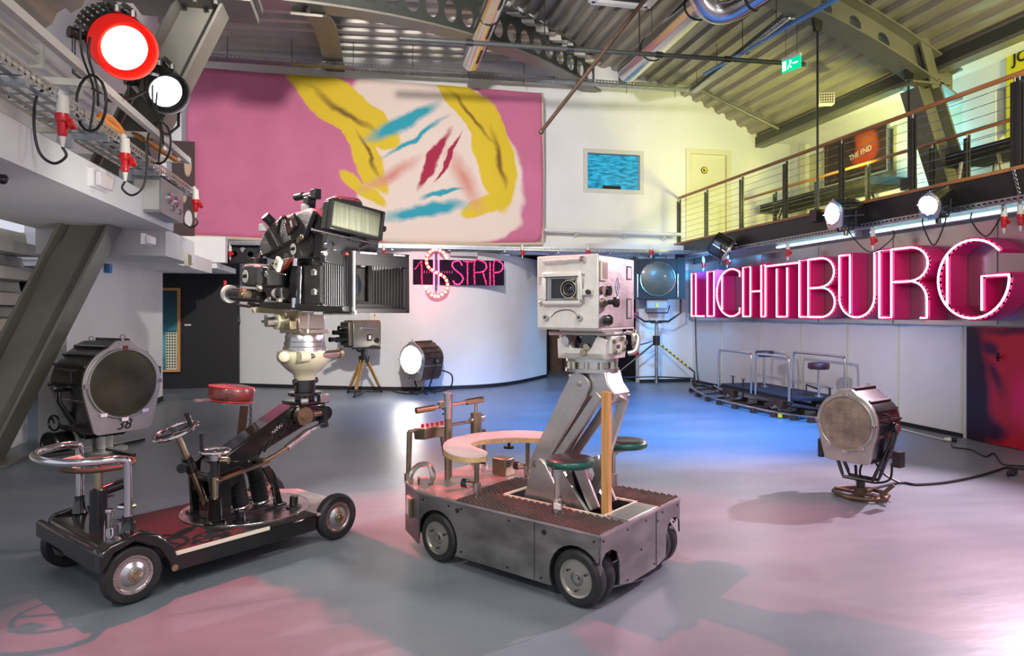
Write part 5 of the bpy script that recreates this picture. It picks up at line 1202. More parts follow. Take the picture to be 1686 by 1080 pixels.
hood = MB().prism([(-0.125, 0.19), (-0.13, 0.30), (-0.10, 0.325), (0.10, 0.325), (0.17, 0.26), (0.19, 0.15), (0.1, 0.13), (-0.1, 0.13)], -0.36, 0.36, 'black_gloss', plane='xz').build('hood', LD, 0.012)
MB().box((-0.165, -0.40, 0.205), (-0.125, 0.46, 0.30), 'black_metal').build('bumper', LD, 0.012)
MB().cyl((0.20, -0.455, 0.135), (0.20, -0.475, 0.135), 0.018, 'brass', n=12).build('tow_pin', LD)
# push bar
q = MB().tube([(0.02, -0.33, 0.34), (0.02, -0.33, 0.68), (-0.01, -0.325, 0.73), (-0.10, -0.31, 0.735), (-0.24, -0.20, 0.735), (-0.29, 0.0, 0.735), (-0.24, 0.20, 0.735), (-0.10, 0.31, 0.735), (-0.01, 0.325, 0.73), (0.02, 0.33, 0.68), (0.02, 0.33, 0.34)], 0.021, 'chrome', n=14, smooth=5)
q.build('push_bar', LD)
for s_ in (-1, 1): MB().lathe([(0.045, 0), (0.035, 0.03), (0.028, 0.07), (0.028, 0.1)], (0.02, s_*0.33, 0.33), (0, 0, 1), 'black_gloss', 20).build('bar_socket', LD)
# steering column and ring
MB().cyl((0.0, 0, 0.30), (0.0, 0, 0.52), 0.045, 'black_metal').cyl((-0.02, 0.0, 0.50), (0.14, 0.03, 0.52), 0.03, 'black_metal').sphere((0.15, 0.03, 0.52), 0.035, 'black_metal').build('steering_column', LD, 0.003)
MB().cyl((0, 0, 0.50), (0, 0, 0.66), 0.022, 'brass').build('column_shaft', LD)
sr = MB().torus((0.0, 0, 0.66), (0, 0, 1), 0.175, 0.013, 'rust_brown', 48, 10).build('steering_ring', LD)
for a in (20, 140, 260): MB().bar((0, 0, 0.66), (0.17*math.cos(math.radians(a)), 0.17*math.sin(math.radians(a)), 0.66), 0.02, 0.012, 'rust_brown').build('spoke', sr)
q = MB().cbox((-0.12, -0.03, 0.70), (0.10, 0.12, 0.002), 'pink_card', rot=rotm('X', 18) @ rotm('Z', 12)); cd = q.build('paper_tag', LD)
q = MB()
for i in range(5): q.cbox((-0.145+0.012*i, -0.03, 0.7025), (0.004, 0.09, 0.001), 'red_paint', rot=rotm('X', 18) @ rotm('Z', 12))
q.build('tag_print', cd)
for x, y, r in ((0.08, -0.17, 0.045), (0.10, 0.17, 0.045), (-0.02, -0.20, 0.02)):
    MB().cyl((x, y, 0.32), (x, y, 0.345), r, 'chrome').cyl((x, y, 0.345), (x, y, 0.43), 0.012, 'steel').lathe([(r, 0), (r*1.1, 0.01), (r, 0.02)], (x, y, 0.43), (0, 0, 1), 'chrome', 8).build('clamp_wheel', LD)
# tower plates
for ypl, k in ((-0.10, 'black_gloss'), (0.16, 'black_gloss')):
    P = [(0.60, 0.215), (0.58, 0.52), (0.66, 0.58), (0.78, 0.56), (0.80, 0.46), (0.72, 0.40), (0.72, 0.215)]
    MB().prism(P, ypl-0.012, ypl+0.012, k, plane='xz').build('tower_plate', LD, 0.003)
P = [(1.08, 0.215), (1.02, 0.44), (0.98, 0.50), (0.93, 0.49), (1.0, 0.36), (1.02, 0.215)]
for ypl in (-0.12, 0.15): MB().prism(P, ypl-0.012, ypl+0.012, 'black_gloss', plane='xz').build('rear_leg', LD, 0.003)
MB().box((0.58, -0.14, 0.215), (1.10, -0.08, 0.235), 'black_metal').box((0.58, 0.14, 0.215), (1.10, 0.20, 0.235), 'black_metal').build('tower_base', LD, 0.003)
# bellows struts
for a, b in (((0.775, -0.04, 0.53), (0.83, -0.04, 0.235)), ((0.925, -0.02, 0.52), (0.985, -0.02, 0.235))):
    a, b = Vector(a), Vector(b); prof = []; L = (a-b).length
    prof.append((0.052, 0)); prof.append((0.052, 0.03))
    for i in range(13): h = 0.03+(L-0.09)*i/13; prof += [(0.040, h+0.004), (0.055, h+0.012), (0.040, h+0.019)]
    prof += [(0.05, L-0.05), (0.05, L-0.02), (0.03, L)]
    bw = MB().lathe(prof, b, a-b, 'black_rubber', 24).build('bellows', LD, ang=60)
    MB().torus(b+(a-b)*0.06, a-b, 0.053, 0.008, 'chrome', 24, 6).build('end_band', bw)
# arm
arm = px_poly(FL, -0.085, [(352, 762), (372, 750), (482, 668), (524, 668), (527, 690), (496, 706), (408, 760), (366, 802), (350, 792)])
A_ = MB().prism(arm, -0.085, 0.085, 'black_gloss', plane='xz').build('crane_arm', LD, 0.012)
q = MB()
for i in range(6):      # lattice openings drawn as recessed struts on the lower flank
    t0 = i/6; x0 = 0.84+0.36*t0; z0 = 0.50+0.255*t0; q.bar((x0, -0.09, z0), (x0+0.05, -0.09, z0+0.07), 0.012, 0.008, 'black_metal', up=(0, 1, 0)).bar((x0+0.05, -0.09, z0+0.07), (x0+0.07, -0.09, z0+0.05), 0.012, 0.008, 'black_metal', up=(0, 1, 0))
q.build('lattice', A_)
q = MB(); m_ = Matrix.Translation((1.06, -0.088, 0.725)) @ rotm('Y', -33) @ rotm('X', 90); q.tube([m_ @ Vector((-0.045+0.010*i, (0.010 if i % 2 else -0.008)+(0.008 if i in (0, 5) else 0), 0)) for i in range(10)], 0.0018, 'grey_plastic', n=5, smooth=4); q.build('maker_script', A_)
# levelling rod
MB().bar((0.60, -0.16, 0.475), (0.96, -0.15, 0.535), 0.014, 0.034, 'brass', up=(0, 1, 0)).cyl((0.93, -0.15, 0.54), (1.10, -0.14, 0.60), 0.014, 'brass').cyl((1.10, -0.14, 0.60), (1.28, -0.12, 0.685), 0.022, 'steel').cyl((1.28, -0.12, 0.685), (1.40, -0.10, 0.715), 0.014, 'chrome').sphere((1.41, -0.10, 0.715), 0.03, 'black_metal').build('levelling_rod', LD)
MB().cyl((0.93, -0.16, 0.54), (0.93, 0.16, 0.54), 0.02, 'brass').build('cross_pin', LD)
MB().cyl((0.62, -0.14, 0.47), (0.62, 0.18, 0.47), 0.03, 'black_metal').build('pivot_shaft', LD)
# arm head
hx = 1.335
MB().box((hx-0.13, -0.11, 0.74), (hx+0.10, 0.11, 0.865), 'black_gloss').build('head_block', LD, 0.012)
MB().cyl((hx-0.10, -0.10, 0.795), (hx-0.10, -0.155, 0.795), 0.062, 'brass', n=28).cyl((hx-0.10, -0.155, 0.795), (hx-0.10, -0.17, 0.795), 0.028, 'brass', n=8).build('pivot_disc', LD)
MB().cyl((hx+0.08, -0.10, 0.795), (hx+0.08, -0.14, 0.795), 0.05, 'black_gloss', n=24).cyl((hx-0.02, -0.12, 0.80), (hx+0.07, -0.13, 0.80), 0.022, 'brass').build('pivot_disc', LD)
MB().bar((hx+0.05, -0.12, 0.83), (1.41, -0.12, 0.70), 0.03, 0.07, 'black_gloss', up=(0, 1, 0)).build('head_lever', LD)
MB().box((hx-0.11, -0.12, 0.865), (hx+0.12, 0.12, 0.885), 'black_gloss').cyl((hx, 0, 0.885), (hx, 0, 0.92), 0.07, 'black_gloss').cyl((hx, 0, 0.92), (hx, 0, 0.945), 0.115, 'black_gloss', n=32).build('levelling_plate', LD, 0.003)
MB().cbox((hx+0.08, -0.10, 0.90), (0.07, 0.05, 0.06), 'steel').cyl((hx-0.1, -0.1, 0.895), (hx-0.06, -0.13, 0.895), 0.02, 'chrome').build('levelling_screw', LD, 0.004)
MB().cyl((hx, 0, 0.945), (hx, 0, 1.03), 0.072, 'black_gloss', n=32).cyl((hx-0.09, 0, 1.02), (hx+0.1, 0, 1.02), 0.022, 'black_gloss').build('neck', LD, 0.003)
# cream pan head bowl
MB().lathe([(0.07, 1.03), (0.075, 1.05), (0.08, 1.07), (0.12, 1.10), (0.155, 1.135), (0.182, 1.175), (0.19, 1.21), (0.185, 1.235), (0.15, 1.24)], (hx, 0, 0), (0, 0, 1), 'cream_enamel', 44).build('pan_head_bowl', LD, ang=60)
MB().lathe([(0.15, 1.235), (0.15, 1.265), (0.142, 1.27), (0.142, 1.30), (0.135, 1.305), (0.135, 1.345), (0.125, 1.36), (0.0, 1.36)], (hx, 0, 0), (0, 0, 1), 'steel', 44).build('pan_rings', LD)
MB().cyl((hx-0.14, -0.15, 1.205), (hx+0.16, -0.17, 1.215), 0.028, 'nickel').cyl((hx-0.15, -0.15, 1.205), (hx-0.08, -0.155, 1.205), 0.04, 'cream_enamel').cyl((hx+0.16, -0.17, 1.215), (hx+0.185, -0.17, 1.216), 0.036, 'brass', n=10).build('worm_shaft', LD)
MB().lathe([(0.045, 0), (0.05, 0.03), (0.035, 0.08), (0.0, 0.1)], (hx-0.18, -0.02, 1.20), (-0.5, -0.8, 0.1), 'cream_enamel', 20).build('pan_knob', LD)
# stool
sx, sy, sz = 0.90, 0.22, 0.945
st = MB().lathe([(0.130, 0), (0.143, 0.01), (0.148, 0.03), (0.148, 0.085), (0.140, 0.103), (0.10, 0.113), (0.0, 0.116)], (sx, sy, sz-0.045), (0.10, -0.04, 1), 'red_leather', 44).build('stool_seat', LD, ang=50)
MB().torus((sx+0.008, sy, sz+0.055), (0.10, -0.04, 1), 0.143, 0.004, 'red_paint', 44, 6).torus((sx, sy, sz-0.035), (0.10, -0.04, 1), 0.145, 0.004, 'red_paint', 44, 6).build('piping', st)
MB().bar((sx-0.26, sy-0.02, sz-0.01), (sx-0.10, sy, sz-0.02), 0.03, 0.015, 'steel').build('seat_lever', LD)
MB().bar((1.00, 0.22, 0.86), (0.97, 0.22, 0.62), 0.05, 0.022, 'rust_brown', up=(0, 1, 0)).bar((0.97, 0.22, 0.62), (0.86, 0.17, 0.23), 0.05, 0.022, 'black_metal', up=(0, 1, 0)).bar((sx-0.05, sy, sz-0.055), (1.02, 0.22, sz-0.065), 0.05, 0.012, 'steel').build('seat_bracket', LD)
for i in range(7): MB().torus((1.035+0.002*(i % 2), 0.20, 0.86-0.022*i), (1, 0, 0) if i % 2 else (0, 1, 0), 0.009, 0.003, 'black_metal', 10, 5).build('chain_link', LD)
# tiller hand wheels
c = Vector((0.44, 0.03, 0.782)); ax = Vector((-0.28, 0.02, 0.75)).normalized(); base = Vector((0.64, 0.0, 0.24))
q = MB().torus(c, ax, 0.125, 0.013, 'chrome', 44, 10); hw = q.build('handwheel', LD)
fr0 = ax.to_track_quat('Z', 'Y').to_matrix()
for a in (30, 102, 174, 246, 318):
    d_ = fr0 @ Vector((math.cos(math.radians(a)), math.sin(math.radians(a)), 0)); MB().bar(c-ax*0.02, c+d_*0.122, 0.022, 0.014, 'black_gloss', up=ax).build('spoke', hw)
d_ = fr0 @ Vector((0.85, 0.52, 0)); MB().cyl(c+d_*0.12, c+d_*0.12+ax*0.10, 0.012, 'black_gloss', r1=0.015).build('crank_handle', hw)
MB().cyl(base+(c-base)*0.0, c-ax*0.01, 0.019, 'brass').build('tiller_shaft', LD)
m_ = base+(c-base)*0.60; MB().cyl(m_-ax*0.05, m_+ax*0.05, 0.034, 'black_metal').cyl(m_, m_+Vector((-0.06, -0.05, 0.0)), 0.012, 'black_metal').cyl(m_+Vector((-0.06, -0.05, 0.0)), m_+Vector((-0.085, -0.07, 0.0)), 0.03, 'black_metal', n=12).build('shaft_clamp', LD)
MB().box((0.60, -0.06, 0.216), (0.74, 0.07, 0.34), 'black_gloss').build('tiller_base', LD, 0.012)
c2 = Vector((0.60, -0.14, 0.655))
q = MB().torus(c2, (0, 0, 1), 0.086, 0.011, 'chrome', 40, 10); hw = q.build('handwheel', LD)
for a in (0, 60, 120, 180, 240, 300): MB().bar(c2-Vector((0, 0, 0.0)), c2+Vector((0.084*math.cos(math.radians(a)), 0.084*math.sin(math.radians(a)), 0)), 0.018, 0.014, 'black_gloss').build('spoke', hw)
MB().cyl(c2+Vector((-0.075, 0.02, 0.01)), c2+Vector((-0.075, 0.02, 0.12)), 0.012, 'black_gloss', r1=0.015).build('crank_handle', hw)
MB().cyl((c2.x, c2.y, 0.36), (c2.x, c2.y, 0.60), 0.019, 'brass').cyl((c2.x, c2.y, 0.50), (c2.x, c2.y, 0.60), 0.028, 'black_metal').cyl((c2.x, c2.y, 0.60), (c2.x, c2.y, 0.64), 0.035, 'steel').build('column_shaft', LD)
MB().cyl((c2.x+0.02, c2.y-0.03, 0.60), (c2.x+0.05, c2.y-0.07, 0.60), 0.022, 'brass', n=12).build('clamp_knob', LD)
MB().lathe([(0.07, 0.216), (0.07, 0.228), (0.045, 0.24), (0.04, 0.36), (0.046, 0.37), (0.03, 0.375)], (c2.x, c2.y, 0), (0, 0, 1), 'black_gloss', 24).build('column_foot', LD)
for x, y in ((0.70, -0.26), (1.10, -0.22)):
    MB().cyl((x, y, 0.216), (x, y, 0.226), 0.05, 'black_metal', n=24).cyl((x, y, 0.226), (x, y, 0.29), 0.028, 'black_gloss', n=24).cyl((x, y, 0.29), (x, y, 0.295), 0.018, 'brass').build('stub_socket', LD)
MB().tube([(1.20, 0.28, 0.22), (1.24, 0.30, 0.24), (1.28, 0.28, 0.22)], 0.02, 'rust_brown').build('lashing_lug', LD)

# ================================================================== BIG BLACK FILM CAMERA
CA = -56.8
HW = (LD.location.x+hx*math.cos(math.radians(39.2)), LD.location.y+hx*math.sin(math.radians(39.2)))
FC = Fr(HW[0], HW[1], CA)
BC = thing('film_camera', 'huge vintage black film camera with bellows lens shade on the left dolly', 'film camera', (HW[0], HW[1], 1.36), CA)
Z0 = 1.36
def L3(u, v, k): p = FC.y_(u, v, k); return Vector((p.x, p.y, p.z-Z0))
def poly(k, pix): return [(p.x, p.z) for p in [L3(u, v, k) for u, v in pix]]
# tilt cradle
MB().box((-0.16, -0.11, 0.0), (0.14, 0.11, 0.03), 'nickel').box((-0.10, -0.10, 0.03), (-0.05, 0.10, 0.15), 'nickel').box((0.05, -0.10, 0.03), (0.10, 0.10, 0.13), 'nickel').build('tilt_cradle', BC, 0.004)
MB().cyl((-0.10, -0.09, 0.08), (-0.10, -0.17, 0.08), 0.055, 'cream_enamel').cyl((-0.10, -0.17, 0.08), (-0.10, -0.24, 0.08), 0.035, 'steel').build('tilt_drum', BC)
MB().cbox((0.06, -0.14, 0.06), (0.08, 0.05, 0.06), 'brass').cyl((-0.02, -0.12, 0.13), (-0.02, -0.15, 0.13), 0.03, 'brass').cbox((0.0, -0.11, 0.06), (0.05, 0.04, 0.05), 'cream_enamel').build('tilt_bearing', BC, 0.004)
MB().bar((-0.42, -0.16, 0.165), (0.16, -0.12, 0.14), 0.03, 0.035, 'brass').cyl((-0.43, -0.17, 0.165), (-0.40, -0.17, 0.165), 0.022, 'cream_enamel').build('tilt_bar', BC)
MB().tube([(-0.44, -0.2, 0.19), (-0.55, -0.22, 0.20), (-0.60, -0.22, 0.19), (-0.57, -0.23, 0.13), (-0.56, -0.23, 0.07), (-0.60, -0.23, 0.05)], 0.011, 'black_metal', smooth=4).build('crank', BC)
MB().cyl((-0.25, -0.17, 0.13), (-0.25, -0.17, 0.09), 0.01, 'black_metal').cyl((-0.25, -0.17, 0.09), (-0.25, -0.17, 0.075), 0.03, 'black_metal', n=12).build('clamp_screw', BC)
MB().cyl((0.24, -0.1, 0.14), (0.22, -0.1, 0.02), 0.008, 'steel').cyl((0.22, -0.1, 0.03), (0.22, -0.1, 0.01), 0.02, 'brass').build('hanging_pin', BC)
MB().box((-0.40, -0.15, 0.155), (0.42, 0.20, 0.185), 'steel').build('base_plate', BC, 0.003)
MB().prism([(-0.62, 0.19), (-0.55, 0.235), (0.76, 0.185), (0.76, 0.15), (0.45, 0.15)], -0.16, 0.24, 'black_metal', plane='xz').build('camera_base', BC, 0.004)
# main body blocks
k = -0.12
MB().prism(poly(k, [(481, 434), (500, 437), (500, 503), (478, 500)]), k-0.01, 0.24, 'black_crackle', plane='xz').build('body', BC, 0.008)
MB().prism(poly(k, [(440, 432), (482, 420), (522, 424), (522, 436), (480, 442), (478, 500), (440, 495)]), k+0.03, 0.22, 'black_metal', plane='xz').build('film_gate_housing', BC, 0.006)
MB().cyl(L3(495, 439, k-0.02), L3(493, 502, k-0.02), 0.022, 'black_gloss').cyl(L3(487, 418, k-0.03), L3(487, 438, k-0.03), 0.022, 'chrome').cyl(L3(486, 490, k-0.03), L3(485, 506, k-0.03), 0.022, 'chrome').build('door_hinge', BC)
MB().prism(poly(k, [(504, 437), (532, 436), (532, 500), (506, 504)]), k-0.02, 0.26, 'black_crackle', plane='xz').build('lens_housing', BC, 0.012)
for v in (449, 481):
    p = L3(517, v, k-0.03); MB().cbox((p.x, p.y, p.z), (0.055, 0.02, 0.045), 'chrome').build('latch', BC, 0.006)
# bellows box
xa, xb = 0.44, 0.74; za0, za1 = 0.185, 0.50; zb0, zb1 = 0.165, 0.515; ya0, ya1 = -0.115, 0.24; yb0, yb1 = -0.105, 0.31
q = MB(); n_ = 24; vs_ = []; fs = []
for i in range(n_+1):
    t_ = i/n_; o_ = 0.0 if i % 2 else -0.026; x = xa+(xb-xa)*t_
    y0_, y1_, z0_, z1_ = ya0+(yb0-ya0)*t_-o_, ya1+(yb1-ya1)*t_+o_, za0+(zb0-za0)*t_-o_, za1+(zb1-za1)*t_+o_
    vs_ += [(x, y0_, z0_), (x, y1_, z0_), (x, y1_, z1_), (x, y0_, z1_)]
for i in range(n_):
    for j in range(4): fs.append((4*i+j, 4*i+(j+1) % 4, 4*i+4+(j+1) % 4, 4*i+4+j))
q.add(vs_, fs, 'bellows'); ob = q.build('bellows', BC, ang=10)
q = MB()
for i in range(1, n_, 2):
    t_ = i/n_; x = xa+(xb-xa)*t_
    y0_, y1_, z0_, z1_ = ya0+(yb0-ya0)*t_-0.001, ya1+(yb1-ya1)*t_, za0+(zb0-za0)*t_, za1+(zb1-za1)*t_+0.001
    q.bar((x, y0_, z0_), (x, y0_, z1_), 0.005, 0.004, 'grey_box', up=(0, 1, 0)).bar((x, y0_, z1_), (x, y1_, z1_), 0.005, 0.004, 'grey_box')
q.build('pleat_highlights', ob)  # light grey bars stand in for highlights on the pleat crests
# matte box: hood with sloping inner fins
x0_, x1_ = 0.74, 0.80
q = MB(); Y0, Y1, Zb, Zt = -0.115, 0.315, 0.155, 0.525
q.box((x0_, Y0, Zb), (x1_, Y0+0.02, Zt), 'black_dull').box((x0_, Y1-0.02, Zb-0.01), (x1_, Y1, Zt), 'black_dull').box((x0_, Y0, Zb-0.01), (x1_, Y1, Zb+0.015), 'black_dull').box((x0_, Y0, Zt-0.02), (x1_, Y1, Zt), 'black_dull')
mbx = q.build('matte_box', BC, 0.003)
q = MB()
q.box((x1_-0.005, Y0+0.02, Zt-0.085), (x1_+0.001, Y1-0.02, Zt-0.02), 'black_dull'); q.build('top_flap', mbx)
MB().cyl((x1_, Y0+0.01, Zb), (x1_, Y0+0.01, Zt), 0.011, 'steel').cyl((x1_, Y0+0.02, Zb+0.0), (x1_, Y0+0.02, Zb-0.02), 0.014, 'steel').build('edge_rod', mbx)
q = MB(); q.box((x1_+0.001, -0.06, Zt-0.012), (x1_+0.004, 0.06, Zt-0.002), 'grey_plastic'); q.build('scale_strip', mbx); q = MB(); q.box((x1_+0.001, 0.19, Zt-0.012), (x1_+0.004, 0.28, Zt-0.002), 'grey_plastic'); q.build('scale_strip', mbx)
for i in range(14):     # fins on the far inner wall
    t_ = i/13; x = x1_-0.01-0.34*t_; y = Y1-0.03-0.08*t_; MB().box((x-0.005, y-0.010, Zb+0.02+0.02*t_), (x+0.005, y+0.012, Zt-0.09-0.01*t_), 'bellows').build('inner_fin', mbx)
q = MB(); q.frame(-0.03, 0.20, 0.19, 0.49, -0.004, 0.004, 0.03, 'black_metal', Matrix.Translation((xa+0.10, 0, 0)) @ rotm('Z', 90)); q.build('filter_frame', mbx)
MB().cyl((0.36, 0.08, 0.33), (0.47, 0.08, 0.33), 0.09, 'black_metal', n=28).cyl((0.47, 0.08, 0.33), (0.475, 0.08, 0.33), 0.07, 'dark_glass', n=28).build('lens', BC)
for y, z in ((-0.10, 0.14), (-0.10, 0.52)): MB().cyl((0.40, y+0.02, z), (0.78, y, z), 0.01, 'steel').build('support_rod', BC)
MB().bar(L3(532, 421, -0.12), L3(573, 418, -0.12), 0.03, 0.015, 'red_leather').build('red_slide', BC)
# upper blimp magazine
k = -0.20
mag = poly(k, [(423, 420), (420, 405), (426, 386), (440, 367), (460, 354), (500, 341), (512, 345), (519, 360), (516, 380), (500, 388), (430, 424)])
MB().prism(mag, k+0.02, 0.22, 'black_crackle', plane='xz').build('magazine_cover', BC, 0.028)
low = poly(k, [(445, 424), (490, 388), (522, 380), (542, 378), (545, 352), (562, 360), (560, 400), (548, 424), (500, 428), (492, 424), (444, 426)])
MB().prism(poly(k, [(430, 424), (506, 380), (505, 414), (498, 424), (444, 427)]), k+0.03, 0.2, 'black_crackle', plane='xz').build('magazine_body', BC, 0.012)
MB().prism(poly(k, [(504, 424), (508, 384), (516, 356), (534, 332), (538, 340), (536, 400), (528, 426)]), k+0.04, 0.2, 'black_crackle', plane='xz').build('upper_housing', BC, 0.015)
MB().cyl(L3(505, 388, k), L3(520, 350, k), 0.02, 'black_gloss').build('strap_ring', BC)
def on_mag(u, v, w, h, kk, name, k_='black_crackle', rot=None):
    p = L3(u, v, kk); return MB().cbox((p.x, p.y, p.z), (w, 0.012, h), k_, rot=rotm('Y', -24)).build(name, BC, 0.003)
on_mag(480, 370, 0.14, 0.10, k+0.012, 'name_plate', 'black_metal'); on_mag(480, 370, 0.115, 0.075, k+0.007, 'plate_field', 'maroon_leather'); on_mag(480, 369, 0.02, 0.05, k+0.003, 'plate_stripe', 'grey_plastic')
a, b, c_ = L3(457, 384, k-0.0), L3(462, 362, k-0.03), L3(469, 357, k+0.02); MB().tube([a, b, c_], 0.012, 'black_metal', smooth=4).build('carry_strap', BC)
p = L3(496, 393, k+0.01); MB().cbox((p.x, p.y, p.z), (0.09, 0.03, 0.035), 'brass', rot=rotm('Y', -15)).build('latch', BC, 0.006)
p = L3(430, 420, k+0.01); MB().cbox((p.x, p.y, p.z), (0.06, 0.03, 0.03), 'nickel', rot=rotm('Y', -24)).build('latch', BC, 0.006)
p = L3(449, 368, -0.14); MB().cyl(p, p+Vector((0.0, -0.06, 0.05)), 0.035, 'black_metal').cbox(p+Vector((-0.05, -0.05, -0.03)), (0.05, 0.04, 0.05), 'grey_plastic').build('cable_connector', BC, 0.003)
# round maker badges
for (u, v, kk, r, nm) in ((483, 410, k+0.027, 0.038, 'maker_badge'), (404, 455, -0.305, 0.045, 'maker_badge')):
    p = L3(u, v, kk); bd = MB().cyl(p, p-Vector((0, 0.004, 0)), r, 'grey_plastic', n=28).build(nm, BC)
    q = MB(); text_mb(q, 'ARRI', r*0.75, Matrix.Translation(p-Vector((0, 0.0055, 0))) @ rotm('X', 90), 'black_dull', bold=0.001); q.build('badge_letters', bd)
# focus motor, viewfinder housing, eyepiece
k = -0.30
vf = poly(k, [(396, 440), (403, 433), (422, 433), (440, 437), (441, 468), (432, 474), (398, 470), (394, 462)])
MB().prism(poly(k, [(397, 440), (403, 434), (420, 434), (424, 440), (424, 468), (418, 473), (398, 471), (394, 462)]), k, k+0.16, 'black_crackle', plane='xz').build('viewfinder_case', BC, 0.02)
MB().prism(poly(k+0.04, [(422, 438), (440, 440), (440, 470), (422, 474)]), k+0.04, k+0.18, 'black_metal', plane='xz').build('viewfinder_block', BC, 0.006)
p = L3(438, 452, k+0.035); MB().torus(p, (0, 1, 0), 0.016, 0.005, 'steel', 16, 6).build('adjust_ring', BC)
p = L3(424, 431, k+0.08); MB().cbox(p, (0.10, 0.10, 0.05), 'black_metal').build('top_switch_box', BC, 0.004)
a, b = L3(378, 484, k), L3(428, 488, k+0.05)
MB().cyl(a+Vector((0, 0, 0)), b, 0.048, 'black_gloss', n=24).build('eyepiece_tube', BC)
d_ = (a-b).normalized(); MB().cyl(a+d_*-0.02, a+d_*0.01, 0.066, 'grey_plastic', n=28).cyl(a+d_*0.01, a+d_*0.045, 0.055, 'black_rubber', n=28, r1=0.05).build('eyecup', BC)
MB().cyl(a+d_*0.045, a+d_*0.047, 0.035, 'dark_glass').build('eyepiece_lens', BC)
MB().tube([a+Vector((-0.02, 0, 0.03)), a+Vector((-0.07, 0, 0.06)), a+Vector((-0.08, 0, 0.10))], 0.012, 'plug_red', smooth=4).build('red_handle', BC)
p = L3(411, 484, k+0.0); MB().cyl(p, p+Vector((0, -0.06, 0.0)), 0.035, 'brass', n=10).cyl(p+Vector((0, -0.06, 0)), p+Vector((0, -0.07, 0)), 0.025, 'brass').build('focus_knob', BC)
p = L3(428, 474, k+0.02); MB().sphere(p, 0.03, 'nickel', 14).build('small_knob', BC)
p = L3(424, 492, k+0.06); MB().sphere(p, 0.035, 'cream_paint', 14).build('cream_knob', BC)
a, b = L3(443, 440, -0.2), L3(462, 425, -0.2); MB().prism(poly(-0.2, [(442, 446), (458, 427), (478, 424), (470, 436), (454, 450), (444, 452)]), -0.2, -0.16, 'red_leather', plane='xz').build('red_lever', BC, 0.006)
p = L3(458, 435, -0.22); MB().cbox(p, (0.07, 0.03, 0.09), 'cream_paint', rot=rotm('Y', 35)).cyl(p, p+Vector((0, -0.02, 0)), 0.012, 'black_metal').build('film_counter', BC, 0.008)
MB().bar(L3(446, 448, -0.22), L3(470, 452, -0.22), 0.008, 0.008, 'steel').build('pin', BC)
p = L3(455, 483, -0.2); MB().sphere(p, 0.035, 'grey_plastic', 14).cyl(p+Vector((0.05, 0, 0)), p+Vector((0.11, 0, 0)), 0.04, 'black_gloss').build('drive_knob', BC)
MB().prism(poly(-0.1, [(440, 444), (478, 442), (478, 498), (420, 490), (424, 476), (442, 470)]), -0.1, 0.18, 'black_metal', plane='xz').build('gear_case', BC, 0.006)
for i, (u, v) in enumerate(((432, 488), (446, 492), (460, 494))):
    p = L3(u, v, -0.2); MB().cbox(p, (0.04, 0.03, 0.03), 'nickel').build('fitting', BC, 0.004)
# viewfinder monitor at the top right, tilted screen
m0 = [FC.x_(u, v, 0.74) for u, v in ((552, 327), (637, 350), (621, 395), (539, 375))]
m0 = [Vector((p.x, p.y, p.z-Z0)) for p in m0]
cen = sum(m0, Vector())/4; ex = ((m0[1]-m0[0])+(m0[2]-m0[3])).normalized(); ez = ((m0[0]-m0[3])+(m0[1]-m0[2])).normalized(); nn = ex.cross(ez).normalized()
if nn.x < 0: nn = -nn
W_ = (m0[1]-m0[0]).length/2; Hh_ = (m0[0]-m0[3]).length/2
ez = nn.cross(ex).normalized()
Tm = Matrix(((ex.x, nn.x, ez.x, cen.x), (ex.y, nn.y, ez.y, cen.y), (ex.z, nn.z, ez.z, cen.z), (0, 0, 0, 1)))
mo = MB().frame(-W_, W_, -Hh_, Hh_, -0.04, 0.012, 0.012, 'black_metal', Tm).box((-W_+0.01, -0.12, -Hh_+0.01), (W_-0.01, -0.03, Hh_-0.01), 'black_metal', Tm).build('viewfinder_hood', BC, 0.003)
MB().box((-W_+0.012, -0.03, -Hh_+0.012), (W_-0.012, -0.022, Hh_-0.012), 'screen_green', Tm).build('ground_glass', mo)
q = MB(); q.T = Tm; q.cyl((W_, -0.02, -0.01), (W_+0.03, -0.02, -0.01), 0.02, 'black_metal', n=12); q.build('side_knob', mo)
q = MB(); q.T = Tm; q.cyl((-W_-0.10, -0.02, -Hh_-0.025), (W_-0.06, -0.02, -Hh_-0.025), 0.009, 'chrome').cyl((-0.03, -0.02, -Hh_-0.025), (0.03, -0.02, -Hh_-0.025), 0.018, 'black_metal'); q.build('slide_rod', BC)
q = MB(); q.T = Tm; q.box((-W_+0.02, -0.10, -Hh_-0.20), (0.06, -0.04, -Hh_-0.02), 'black_metal'); q.bar((0.14, -0.05, -Hh_-0.02), (0.05, -0.05, -Hh_-0.10), 0.03, 0.02, 'black_metal'); q.build('hood_bracket', BC, 0.003)
q = MB(); q.T = Tm; q.cyl((-W_+0.0, -0.0, -Hh_-0.11), (-W_+0.0, 0.03, -Hh_-0.11), 0.022, 'chrome', n=12).cyl((-W_+0.06, 0.0, -Hh_-0.11), (-W_+0.06, 0.03, -Hh_-0.11), 0.018, 'chrome', n=12).cyl((-W_-0.02, 0.0, -Hh_-0.16), (-W_-0.02, 0.03, -Hh_-0.16), 0.015, 'steel'); q.build('clamp_screws', BC)
k = -0.08
MB().prism(poly(k, [(524, 346), (536, 326), (550, 320), (556, 330), (548, 372), (528, 380)]), k, 0.12, 'black_crackle', plane='xz').build('prism_housing', BC, 0.02)
p = L3(541, 344, k-0.01); MB().torus(p, (0.2, 1, 0), 0.035, 0.010, 'black_metal', 24, 8).build('port_ring', BC)
